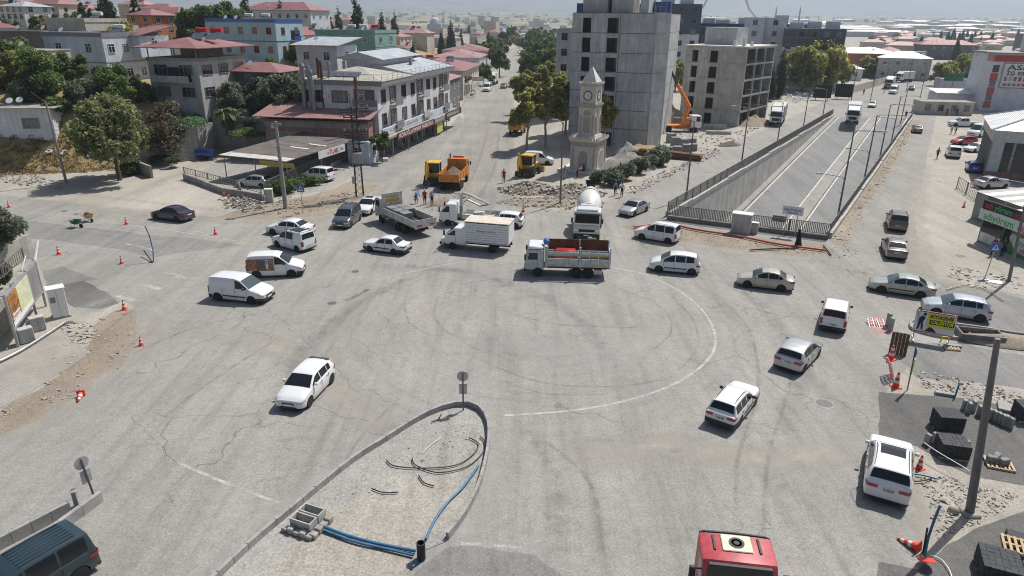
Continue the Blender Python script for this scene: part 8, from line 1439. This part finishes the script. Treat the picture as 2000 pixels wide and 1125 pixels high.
wallrun('concrete ledge behind the left railing',[G(-60,560),G(50,500)],2.0,1.6,'old_concrete',seg=2.)
o=thing('guard_wall','long concrete guard rail blocks beside the teal van','barrier');
for(a_,b_),hh,tt_ in(((G(-60,1105),G(140,1000)),.55,.16),((G(-20,1140),G(200,978)),.5,.2)):
 n_=5
 for i in range(n_):u0,u1=a_.lerp(b_,i/n_),a_.lerp(b_,(i+1)/n_-.004);dd_=(u1-u0).normalized();m_=Vector((-dd_.y,dd_.x,0))*tt_/2;MB().prism([(u0-m_)[:2],(u1-m_)[:2],(u1+m_)[:2],(u0+m_)[:2]],0,hh).build('block','kerb',o)
kerbstone('leaning kerb stone behind the guard wall',G(152,992),R(30),.9)
# ---- cabinets at the railing, tank, bins, barrows, slabs
c=thing('switch_cabinet','large pale cabinet in the middle of the underpass railing','cabinet',G(1446,455),R(-26));MB().cbx(-.9,.9,-.5,.5,0,1.95,.04).build('body','wall_grey',c);MB().cbx(-.98,.98,-.58,.58,1.95,2.05,.03).build('lid','plate_white',c);MB().bx(-.01,.01,-.512,-.5,.1,1.9).build('door_seam','trim_grey',c);MB().bx(-.8,.8,-.512,-.5,1.2,1.215).build('door_seam','trim_grey',c)
c=thing('switch_cabinet','small pale box beside the large cabinet on the railing','cabinet',G(1472,456),R(-26));MB().cbx(-.35,.35,-.25,.25,0,1.1,.03).build('body','wall_grey',c);MB().bx(-.36,.36,-.26,.26,1.1,1.15).build('lid','plate_white',c)
c=thing('switch_cabinet','pale cabinet beside the carport corner pole','cabinet',G(527,395),R(10));MB().cbx(-.42,.42,-.3,.3,0,1.5,.04).build('body','wall_grey',c);MB().bx(-.43,.43,-.31,.31,1.5,1.55).build('lid','plate_white',c)
t=thing('tank_trailer','blue cylindrical tank trailer in the yard','tank',G(401,312),R(-6));MB().lathe([(.001,-1.3),(.5,-1.3),(.62,-1.2),(.62,1.2),(.5,1.3),(.001,1.3)],16,(0,0,1.0),'x').build('tank','blue_paint',t,smooth=40);MB().bx(-1.2,1.6,-.35,.35,.35,.45).build('frame','chassis',t)
for y in(-.5,.5):wheel(t,0,y,.34,.2,'steel')
t=thing('waste_container','green wheeled waste container on the pavement','waste container',G(872,236),R(-10));MB().add([(-.6,-.5,.2),(.6,-.5,.2),(.6,.5,.2),(-.6,.5,.2),(-.75,-.6,1.1),(.75,-.6,1.1),(.75,.6,1.1),(-.75,.6,1.1)],[(3,2,1,0),(0,1,5,4),(1,2,6,5),(2,3,7,6),(3,0,4,7),(4,5,6,7)]).build('body','skip_green',t);MB().cbx(-.78,.78,-.63,.63,1.1,1.2,.03).build('lid','skip_green',t)
for x in(-.5,.5):MB().cyl((x,-.4,.1),(x,.4,.1),.1,n=8).build('wheels','tyre',t)
def barrow(label,P,rz,full):
 o=thing('wheelbarrow',label,'wheelbarrow',P,rz);MB().add([(-.35,-.3,.75),(.55,-.35,.75),(.55,.35,.75),(-.35,.3,.75),(-.15,-.18,.4),(.4,-.2,.38),(.4,.2,.38),(-.15,.18,.4)],[(4,5,6,7),(0,1,5,4),(1,2,6,5),(2,3,7,6),(3,0,4,7)]).build('tray','skip_green' if not full else 'yellow_print',o);wheel(o,.65,0,.2,.1,'steel')
 for y in(-.22,.22):MB().tube([(.65,y*.4,.2),(-.1,y,.42),(-1.0,y*1.2,.7)],.022,5).build('handle','galvanised',o);MB().tube([(-.25,y,.42),(-.35,y,0)],.022,5).build('leg','galvanised',o)
 if full:MB().lathe([(.3,.7),(.2,.9),(.001,.98)],10).build('load','soil_load',o)
barrow('green wheelbarrow standing on the left road',G(148,444),R(-10),False);barrow('loaded yellow wheelbarrow behind the green one',G(173,432),R(-30),True)
o=thing('rusty_plates','long rusty steel plates stacked behind the oleanders','steel plates',G(1290,308),R(-24))
for i,(a_,b_,z,w_)in enumerate(((-4.5,3.0,0,1.4),(0.5,6.0,0,1.6),(1.0,6.2,.35,1.2),(-3.5,2.0,.4,.8))):MB().add([(a_,-.5,z),(b_,-.5,z),(b_,w_-.5,z+.25),(a_,w_-.5,z+.25),(a_+.2,-.3,z+.7),(b_-.4,-.3,z+.5),(b_-.4,w_-.6,z+.6),(a_+.2,w_-.6,z+.8)],[(3,2,1,0),(4,5,6,7),(0,1,5,4),(1,2,6,5),(2,3,7,6),(3,0,4,7)]).build('plate','rust',o)
for i,(px,py,nz)in enumerate(((1305,300,5),(1322,302,6),(1340,298,6),(1352,294,5),(1318,286,7),(1336,284,5),(1350,280,4),(1310,278,7))):block_stack('concrete_block_stack','pallet of pale concrete blocks in the group behind the rusty plates',G(px,py),R(-12+i*4),3,3,nz,.42,.40,.22,'paving_block','block pallets at the building site',False)
tag(MB().cbx(-2.2,2.2,-.5,.5,0,.9,.03).build('concrete_beam','raw_concrete_pale',None,G(1395,252),R(4)),'long pale concrete beam before the second shell','concrete beam');tag(MB().cbx(-2.2,2.2,-.4,.4,0,.6,.03).build('concrete_beam','raw_concrete_pale',None,G(1403,262),R(-3)),'lower concrete beam before the long one','concrete beam')
for i in range(6):tag(MB().lathe([(.14,0),(.12,.35),(.15,.42),(.1,.45)],10).build('clay_pot','terracotta',None,G(438+i*9,384+(i%3)*4),None,40),'small clay pipe stub standing before the yard wall','clay pipe','clay pipe stubs before the yard wall')
o=thing('shop_sign','red shop sign on a post along the far street pavement','sign',G(922,190));MB().cyl((0,0,0),(0,0,5.2),.1,n=6).build('post','lamp_metal',o);b=MB().cbx(-2.7,.0,-.15,.15,4.2,5.3,.05).build('sign_box','red_paint',o);lettering('BİM',.95,'plate_white',b,(-1.35,-.155,4.75),(1,0,0),(0,0,1),bold=.02,fit=1.9);MB().cbx(.15,3.0,-.12,.12,4.1,5.2,.05).build('second_sign_box','tan_board',o)
o=thing('road_board','dark green road sign board on a post far up the right road','sign',G(1852,200),R(-20));MB().cyl((0,0,0),(0,0,7),.1,n=6).build('post','lamp_metal',o);MB().bx(-2.2,2.2,-.08,.08,5.4,7.2).build('board','skip_green',o)
for px,py,lab in((1604,196,'dark square site board left on the boulevard verge'),(1646,194,'dark square site board right on the boulevard verge')):o=thing('site_board',lab,'board',G(px,py),R(-20));MB().bx(-2.2,2.2,-.1,.1,.6,4.0).build('board','void',o);MB().cyl((-1.5,.15,0),(-1.5,.15,3.6),.08,n=6).build('post','lamp_metal',o);MB().cyl((1.5,.15,0),(1.5,.15,3.6),.08,n=6).build('post','lamp_metal',o)
tag(MB().cbx(-.5,.5,-.3,.3,0,.5,.1).build('cement_sacks','trim_white',None,G(744,312)+Vector((.8,-1.0,0)),.3),'heap of white sacks at the bakery corner','sacks')
tag(MB().bx(-.6,.6,-.45,.45,0,.03).build('loose_panel','plate_white',None,G(1940,550,.02),R(-30)),'white panel lying on the ground by the leaning lamp pole','panel')
for i,ch in enumerate('DULKADİROĞLU'):
 if i not in(0,1,5,6,8,9,10,11):continue
 me=text_mesh(ch,1.15,'trim_white',.03,.08);x=-62+1.55*i-8;y=interp(x,YB)+3.0;tag(link('ground_letter',me,None,(x,y,hz(x,y)+.2),(R(25),0,R(-6))),['first','second','','','','third','fourth','','fifth','sixth','seventh','eighth'][i]+' white letter from the left lying on the dry bank','letter')
 # ------------------------------------------------------------------ people
M('skin',(.42,.26,.18),.6,.05,5);M('hair',(.02,.015,.012),.7,.1,5)
CL={k:M('cloth_'+k,c,.85,.12,6)for k,c in dict(red=(.45,.02,.03),navy=(.02,.025,.06),black=(.012,.012,.014),grey=(.35,.35,.36),white=(.65,.65,.64),blue=(.15,.26,.55),green=(.04,.09,.05),yellow=(.6,.45,.05),denim=(.06,.09,.17)).items()}
POSES={'stand':dict(hip=(0,0,.92),chest=(0,0,1.38),neck=(0,.01,1.52),head=(0,.03,1.66),lk=(.10,.03,.5),lf=(.11,0,.07),rk=(-.10,.02,.5),rf=(-.11,0,.07),le=(.27,-.02,1.14),lh=(.27,.08,.90),re=(-.27,-.02,1.14),rh=(-.27,.08,.90)),'walk':dict(hip=(0,0,.90),chest=(0,.04,1.37),neck=(0,.06,1.51),head=(0,.09,1.65),lk=(.10,.22,.52),lf=(.10,.33,.08),rk=(-.10,-.05,.48),rf=(-.10,-.34,.12),le=(.25,-.12,1.14),lh=(.25,-.08,.9),re=(-.25,.12,1.15),rh=(-.25,.28,.98)),'bend':dict(hip=(0,-.08,.88),chest=(0,.28,1.18),neck=(0,.42,1.24),head=(0,.54,1.25),lk=(.12,.05,.48),lf=(.13,0,.07),rk=(-.12,.05,.48),rf=(-.13,0,.07),le=(.24,.42,.92),lh=(.16,.55,.72),re=(-.24,.42,.92),rh=(-.16,.55,.72)),'sit':dict(hip=(0,0,.48),chest=(0,.03,.94),neck=(0,.06,1.08),head=(0,.1,1.22),lk=(.13,.42,.5),lf=(.13,.44,.07),rk=(-.13,.42,.5),rf=(-.13,.44,.07),le=(.26,.06,.72),lh=(.16,.3,.58),re=(-.26,.06,.72),rh=(-.16,.3,.58))}
PM={}
def person_mesh(pose):
 if pose in PM:return PM[pose]
 q={k:Vector(v)for k,v in POSES[pose].items()};V=[];E=[];Rr=[]
 def v(p,r):V.append(tuple(p));Rr.append(r);return len(V)-1
 hip=v(q['hip'],(.15,.11));mid=v(q['hip'].lerp(q['chest'],.5),(.14,.10));ch=v(q['chest'],(.17,.11));nk=v(q['neck'],(.055,.055));hd0=v(q['neck'].lerp(q['head'],.55),(.07,.08));hd=v(q['head'],(.085,.10));tp=v(q['head']+Vector((0,0,.09)),(.06,.07));E+=[(hip,mid),(mid,ch),(ch,nk),(nk,hd0),(hd0,hd),(hd,tp)]
 for s in 'lr':
  sg=1 if s=='l' else-1;th=v(q['hip']+Vector((sg*.09,0,-.08)),(.095,.095));k=v(q[s+'k'],(.062,.065));f=v(q[s+'f']+Vector((0,-.02,.03)),(.042,.045));to=v(q[s+'f']+Vector((0,.15,-.02)),(.04,.03));E+=[(hip,th),(th,k),(k,f),(f,to)]
  sh=v(q['chest']+Vector((sg*.19,0,.04)),(.06,.06));e=v(q[s+'e'],(.042,.042));h_=v(q[s+'h'],(.032,.032));fg=v(q[s+'h']+(q[s+'h']-q[s+'e']).normalized()*.13,(.018,.03));tm=v(q[s+'h']+(q[s+'h']-q[s+'e']).normalized()*.05+Vector((-sg*.05,.02,0)),(.012,.012));E+=[(ch,sh),(sh,e),(e,h_),(h_,fg),(h_,tm)]
 me=bpy.data.meshes.new('p');me.from_pydata(V,E,[]);ob=bpy.data.objects.new('p',me);COL.objects.link(ob);md=ob.modifiers.new('s','SKIN');md.use_smooth_shade=True
 for i,r in enumerate(Rr):me.skin_vertices[0].data[i].radius=r
 me.skin_vertices[0].data[0].use_root=True;sb=ob.modifiers.new('b','SUBSURF');sb.levels=1;sb.render_levels=1;bpy.context.view_layer.update();m2=bpy.data.meshes.new_from_object(ob.evaluated_get(bpy.context.evaluated_depsgraph_get()));bpy.data.objects.remove(ob)
 zones=[]
 bones=[(0,1,'t'),(1,2,'s'),(2,3,'s'),(3,4,'k'),(4,5,'k'),(5,6,'k')];ends=[(Vector(V[a]),Vector(V[b]),z)for a,b,z in bones]
 for o_ in(7,16):
  ends+=[(Vector(V[0]),Vector(V[o_]),'t'),(Vector(V[o_]),Vector(V[o_+1]),'t'),(Vector(V[o_+1]),Vector(V[o_+2]),'t'),(Vector(V[o_+2]),Vector(V[o_+3]),'b'),(Vector(V[2]),Vector(V[o_+4]),'s'),(Vector(V[o_+4]),Vector(V[o_+5]),'s'),(Vector(V[o_+5]),Vector(V[o_+6]),'k'),(Vector(V[o_+6]),Vector(V[o_+7]),'k')]
 for p_ in m2.polygons:
  best=None
  for a,b,z in ends:
   d=b-a;t=max(0,min(1,(p_.center-a).dot(d)/max(1e-6,d.length_squared)));dist=(p_.center-a-d*t).length
   if best is None or dist<best[0]:best=(dist,z)
  zones.append('sktb'.index(best[1]))
 m2.materials.clear()
 for _ in range(4):m2.materials.append(None)
 m2.polygons.foreach_set('material_index',zones);m2.shade_smooth();PM[pose]=m2;return m2
def person(label,P,hd,pose,shirt,trousers,sc=1.,hat=None):
 me=person_mesh(pose).copy();me.name='person';me.materials[0]=CL[shirt];me.materials[1]=MATS['skin'];me.materials[2]=CL[trousers];me.materials[3]=MATS['black_plastic']
 o=tag(link('person',me,None,P,hd,sc),label,'person');q=Vector(POSES[pose]['head']);mb=MB();mb.lathe([(.098,-.02),(.102,.03),(.085,.09),(.045,.13),(.005,.145)],10,tuple(q+Vector((0,-.015,.02))));mb.build('hair' if not hat else 'cap',CL[hat]if hat else 'hair',o,smooth=60)
 MB().lathe([(.018,0),(.012,.03),(.002,.04)],6,tuple(q+Vector((0,.09,-.02))),'y').build('nose','skin',o);return o
for px,py,hd,pose,s_,t_,lab,hat in((984,357,170,'stand','red','navy','worker in red shirt standing alone in the dirt street','red'),(813,398,-20,'bend','blue','denim','worker in pale blue shirt bending over the trench','blue'),(830,400,10,'stand','red','black','worker in red vest between the other two at the trench','white'),(844,403,20,'stand','grey','black','worker in grey jacket at the right of the trench','white'),(1103,350,60,'stand','red','grey','worker in red vest left of the clock tower base',None),(1127,348,-80,'bend','red','navy','worker in red vest bending at the clock tower wall','white'),(1140,340,30,'sit','navy','navy','seated person in dark clothes on the clock tower terrace',None),(1201,382,200,'stand','blue','black','man in dark clothes with blue shirt beside the oleanders',None),(1214,385,150,'stand','white','black','man in white shirt beside the oleanders',None),(1829,311,180,'walk','red','black','man in red shirt walking on the checkered yard edge',None),(1857,262,160,'walk','white','grey','person in pale clothes walking with a companion on the verge',None),(1865,263,190,'walk','yellow','navy','person in yellow and dark clothes walking on the verge',None),(1937,499,10,'stand','red','black','person in red top behind the blue crossing sign',None),(1955,502,5,'stand','green','black','person in dark green top before the food kiosk',None),(1848,226,190,'stand','navy','navy','person in dark clothes at the left end of the pink stall',None),(1868,226,170,'stand','navy','black','person in navy clothes before the pink stall',None),(471,378,120,'sit','white','black','person in white cap sitting in the shade of the yard wall','white'),(1686,186,150,'walk','navy','black','distant person walking on the boulevard verge',None),(1768,232,160,'stand','black','black','distant person standing at the end of the right railing',None)):
 person(lab,G(px,py),R(hd),pose,s_,t_,1.,hat)
o=thing('person','woman in a long black robe walking before the underpass railing','person',G(1558,482),R(100));rings=[]
for z,rx,ry,dy in((.02,.34,.40,-.02),(.12,.31,.36,-.01),(.5,.26,.27,.0),(.9,.23,.20,.02),(1.15,.23,.17,.04),(1.34,.22,.15,.05),(1.44,.15,.12,.06),(1.52,.115,.115,.08),(1.62,.11,.12,.09),(1.70,.085,.095,.085),(1.74,.02,.03,.08)):rings.append([(rx*(1+.06*math.sin(5*a+z*4)*(z<1))*math.cos(a),ry*(1+.06*math.sin(4*a)*(z<1))*math.sin(a)+dy,z)for a in[2*PI*k/18 for k in range(18)]])
MB().loft(rings).build('robe',CL['black'],o,smooth=60);MB().lathe([(.075,0),(.07,.02),(.002,.035)],10,(0,.175,1.61),'y').build('face','skin',o)
for sx in(-.1,.1):MB().cbx(sx-.045,sx+.045,.1,.36,0,.08,.03).build('shoe','black_plastic',o)
# ------------------------------------------------------------------ the town behind
rg=random.Random(77)
def simple(label,P,rz,wm,rm,sc,name,cat,group,detail=None):
 o=thing(name,label,cat,P,rz,group);o.scale=sc;link('wall',wm,o);link('roof',rm,o)
 if detail:
  for d in detail:link('window',d,o)
 return o
def hm(w,d,h,rise,wall,rmat,ov=.5):
 a=MB().bx(-w/2,w/2,-d/2,d/2,-3,h).mesh('wall',wall);t=MB()
 k=min(w,d)/2*.9;z=h
 if rise:
  x0,x1,y0,y1=-w/2-ov,w/2+ov,-d/2-ov,d/2+ov
  t.add([(x0,y0,z),(x1,y0,z),(x1,y1,z),(x0,y1,z),(x0+k,0,z+rise),(x1-k,0,z+rise)],[(0,1,5,4),(2,3,4,5),(1,2,5),(3,0,4),(3,2,1,0)])
 else:t.bx(-w/2-.1,w/2+.1,-d/2-.1,d/2+.1,z,z+.4)
 ws=[]
 for zc in[1.6+3*i for i in range(max(1,int(h/3)))]:
  for f in range(3):ws.append(MB().bx(-w/2+w*(f+.5)/3-.6,-w/2+w*(f+.5)/3+.6,-d/2-.05,-d/2+.01,zc-.6,zc+.7).mesh('window','house_glass'));
  for f in range(2):ws.append(MB().bx(w/2-.01,w/2+.05,-d/2+d*(f+.5)/2-.6,-d/2+d*(f+.5)/2+.6,zc-.6,zc+.7).mesh('window','house_glass'))
 return a,t.mesh('roof',rmat),ws
HM=[hm(11,9,3.6,1.5,'wall_white','red_roof'),hm(13,9,6.4,1.8,'wall_beige','pink_roof'),hm(10,10,6.2,0,'wall_grey','old_concrete'),hm(14,10,6.4,2.0,'wall_pale_blue','red_roof'),hm(12,9,3.8,1.2,'wall_grey','grey_roof'),hm(12,10,6.5,0,'wall_white','white_roof'),hm(15,11,6.4,2.2,'wall_beige','red_roof')]
DS=['white one storey house with red hip roof','beige two storey house with faded pink roof','grey flat roofed concrete house','pale blue two storey house with red roof','low grey house with sheet metal roof','white flat roofed two storey house','wide beige house with red roof']
placed=[(-20,118,26),(-60,118,12),(-48,112,10),(-48,155,12),(-36,166,12),(-58,128,10),(-75,128,10),(-80,112,8),(-60,240,20),(-44,116,8),(-20,196,15),(-15,225,15),(-12,260,15),(-30,132,12),(-70,108,10),(-120,190,12),(-95,165,10)]
def free(x,y,r):
 for a,b,c in placed:
  if(a-x)**2+(b-y)**2<(r+c)**2:return False
 placed.append((x,y,r));return True
cnt=0;tries=0
while cnt<170 and tries<6000:
 tries+=1;y=124+rg.random()**1.25*430;x=rg.uniform(-.86*y+10,interp(y,XB)-7)
 if not free(x,y,5.6):continue
 k=rg.choice([0,0,1,1,2,3,4,5,6,3]);z=hz(x,y);sc=rg.uniform(.62,.95);rz_=R(-18)+rg.choice((0,PI/2))+rg.uniform(-.1,.1)
 if y>260:sc*=1.15
 zx=pxof((x,y,z));zn=('at far left' if zx<180 else 'above the blue house' if zx<330 else 'behind the concrete house' if zx<470 else 'behind the blue house' if zx<620 else 'behind the bakery' if zx<760 else 'near the far street')+(', front row' if y<190 else ', middle row' if y<300 else ', far row')
 o=simple(DS[k]+' '+zn,Vector((x,y,z)),rz_,HM[k][0],HM[k][1],(sc,sc,sc*rg.uniform(.85,1.05)),'hillside_house','house','hill houses: '+DS[k]+' '+zn,HM[k][2]if y<300 else None)
 if y<330 and rg.random()<.75:
  hh={0:4.6,1:7.6,2:6.7,3:7.8,4:4.7,5:7.0,6:8.0}[k]
  for q in range(rg.choice((1,1,2))):heater(o,rg.uniform(-4,2),rg.uniform(-2,0),hh,-rz_+R(-20),rg.choice(('trim_white','trim_white','red_plastic','galvanised')))
 cnt+=1
cnt=0;tries=0
rightside=[]
while cnt<230 and tries<9000:
 tries+=1;px=rg.uniform(880,2080);py=56+rg.random()**1.5*84
 if px<1060 and py>84:continue
 if 1060<px<1300:continue
 if 1300<=px<1690 and py>62:continue
 if px>1690 and py>128:continue
 P=G(px,py)
 if px>1700 and abs(py-(150-(px-1700)*.16))<12:continue
 if not free(P.x,P.y,9):continue
 k=rg.choice([0,0,0,1,1,1,2,3,4,6,6]);sc=rg.uniform(.9,1.3);rz_=R(-20)+rg.choice((0,PI/2))+rg.uniform(-.15,.15)
 zn=('beyond the end of the street' if px<1100 else 'behind the white blocks' if px<1690 else 'beside the white end block' if px<1780 else 'left of the cypress clump' if px<1850 else 'behind the cypress clump' if px<1920 else 'at the right edge')+(', near row' if py>95 else ', middle row' if py>72 else ', far row');simple(DS[k]+' '+zn,P,rz_,HM[k][0],HM[k][1],(sc,sc,sc*.85),'town_house','house','town houses: '+DS[k]+' '+zn,HM[k][2]if P.y<330 else None);cnt+=1
house('grey hip roofed house with white roof by the boulevard',G(1812,158),R(-24),17,13,7.5,'wall_grey','hip','white_roof',fw=4,rw=3,base=1,rise=2.2);house('large tan house wall beside the white end block',G(1745,152),R(-12),22,14,8.5,'wall_orange','hip','white_roof',fw=0,rw=3,base=1,rise=2);house('dark long house with red roof behind the bright trees',G(1905,118),R(-10),30,14,8,'wall_dark','hip','red_roof',fw=6,rw=2,base=1,rise=2.5);wallrun('long tan plank fence along the boulevard site',[G(1650,186),G(1700,172),G(1740,160)],2.2,.15,'tan_board','site_fence',4.);house('small white gabled site hut by the boulevard',G(1682,158),R(-15),9,6,4,'wall_white','hip','white_roof',1,2,1,base=.5,cat='hut',name='site_hut');house('dark navy shop building at the far right edge',G(2030,102),R(-8),14,10,12,'slate_panel','flat',floors=3,fw=4,rw=2,base=1)
# industrial sheds with white roofs and greenhouses on the plain, hazy apartment blocks
SHD=[hm(40,18,6,2,'wall_white','white_roof',.3),hm(60,20,7,2.5,'wall_grey','white_roof',.3),hm(30,25,6,1.5,'wall_beige','grey_roof',.3)];APT=[hm(22,14,19,0,'wall_white','old_concrete'),hm(26,14,24,0,'wall_beige','old_concrete'),hm(18,16,16,1.5,'wall_grey','red_roof')]
def plainz(y):return max(0,interp(y,list(zip([900,1200,1600,2200,3000,4200,5600],[-.5,.6,5,13,25,42,62]))))
for i in range(130):
 y=rg.uniform(1000,2700);x=rg.uniform(.12*y,.85*y);k=rg.randrange(3);simple(['long white','very long grey','broad beige'][k]+' industrial shed far out on the plain',Vector((x,y,plainz(y))),R(-8)+rg.choice((0,0,PI/2)),SHD[k][0],SHD[k][1],(rg.uniform(.8,1.5),rg.uniform(.8,1.3),1),'industrial_shed','shed',['long white','very long grey','broad beige'][k]+' sheds on the plain')
for i in range(150):
 y=rg.uniform(650,2000);x=rg.uniform(-.8*y,.25*y);k=rg.randrange(3);s=rg.uniform(.6,1.);simple('pale apartment block in the hazy distance',Vector((x,y,plainz(y))),rg.uniform(-.4,.4),APT[k][0],APT[k][1],(s*.6,s*.8,s*rg.uniform(.45,.85)),'distant_apartment_block','building','hazy distant apartment blocks')
mo=thing('mosque','pale domed mosque with a thin minaret in the distance','mosque',G(850,58));MB().bx(-12,12,-12,12,-2,9).build('hall','wall_blue',mo);MB().lathe([(9,9),(9,11),(8.2,14.5),(6,17.5),(3,19.4),(.3,20.2)],20).build('dome','stone',mo,smooth=50);MB().lathe([(1.3,0),(1.2,22),(1.8,22.3),(1.8,23.3),(1.,23.5),(.9,28),(.05,34)],10,(14,4,0)).build('minaret','wall_pale_blue',mo,smooth=40)
for px,lab in((1510,'thin distant minaret left on the plain'),(1556,'thin distant minaret right on the plain')):mo=thing('minaret',lab,'minaret',G(px,66));MB().lathe([(1.5,-2),(1.4,26),(2.1,26.5),(2.1,27.5),(1.2,28),(1.1,36),(.05,44)],10).build('shaft','wall_grey',mo,smooth=40)
# trees of the town
for i in range(200):
 px=rg.uniform(880,2050);py=54+rg.random()**1.4*70
 if 1060<px<1310 or(1310<=px<1690 and py>60):continue
 P=G(px,py);k=rg.random();
 if k<.45:tree('cy2',CY2,P,'small dark cypress in the far town',rg.uniform(.9,1.5),name='cypress_tree',group='cypresses in the far town')
 else:tree('bg',BG,P,'small rounded tree in the far town',rg.uniform(.5,.9),group='rounded trees in the far town')
for px,py,s in((1848,92,1.6),(1858,88,1.8),(1868,94,1.5),(1876,90,1.7),(1884,86,1.6),(1892,92,1.4),(1900,84,1.5),(1912,84,1.5),(1760,66,1.2),(1985,78,1.6)):tree('cy2',None,G(px,py),'tall dark cypress in the clump right of the town roofs',s,name='cypress_tree',group='cypress clump in the right town')
bl=[(rg.uniform(-3200,3600),rg.uniform(1500,4200))for _ in range(900)];bl=[(x,y,plainz(y)+3,(rg.uniform(4,14),rg.uniform(4,8),4.5))for x,y in bl];bl=[b[:3]+b[3]for b in bl]
o=link('distant_trees',leaf_mesh('distant_trees',bl,26000,2.6,'leaf_dark',8));stuff(o);o['label']='hazy scattered trees on the far plain'
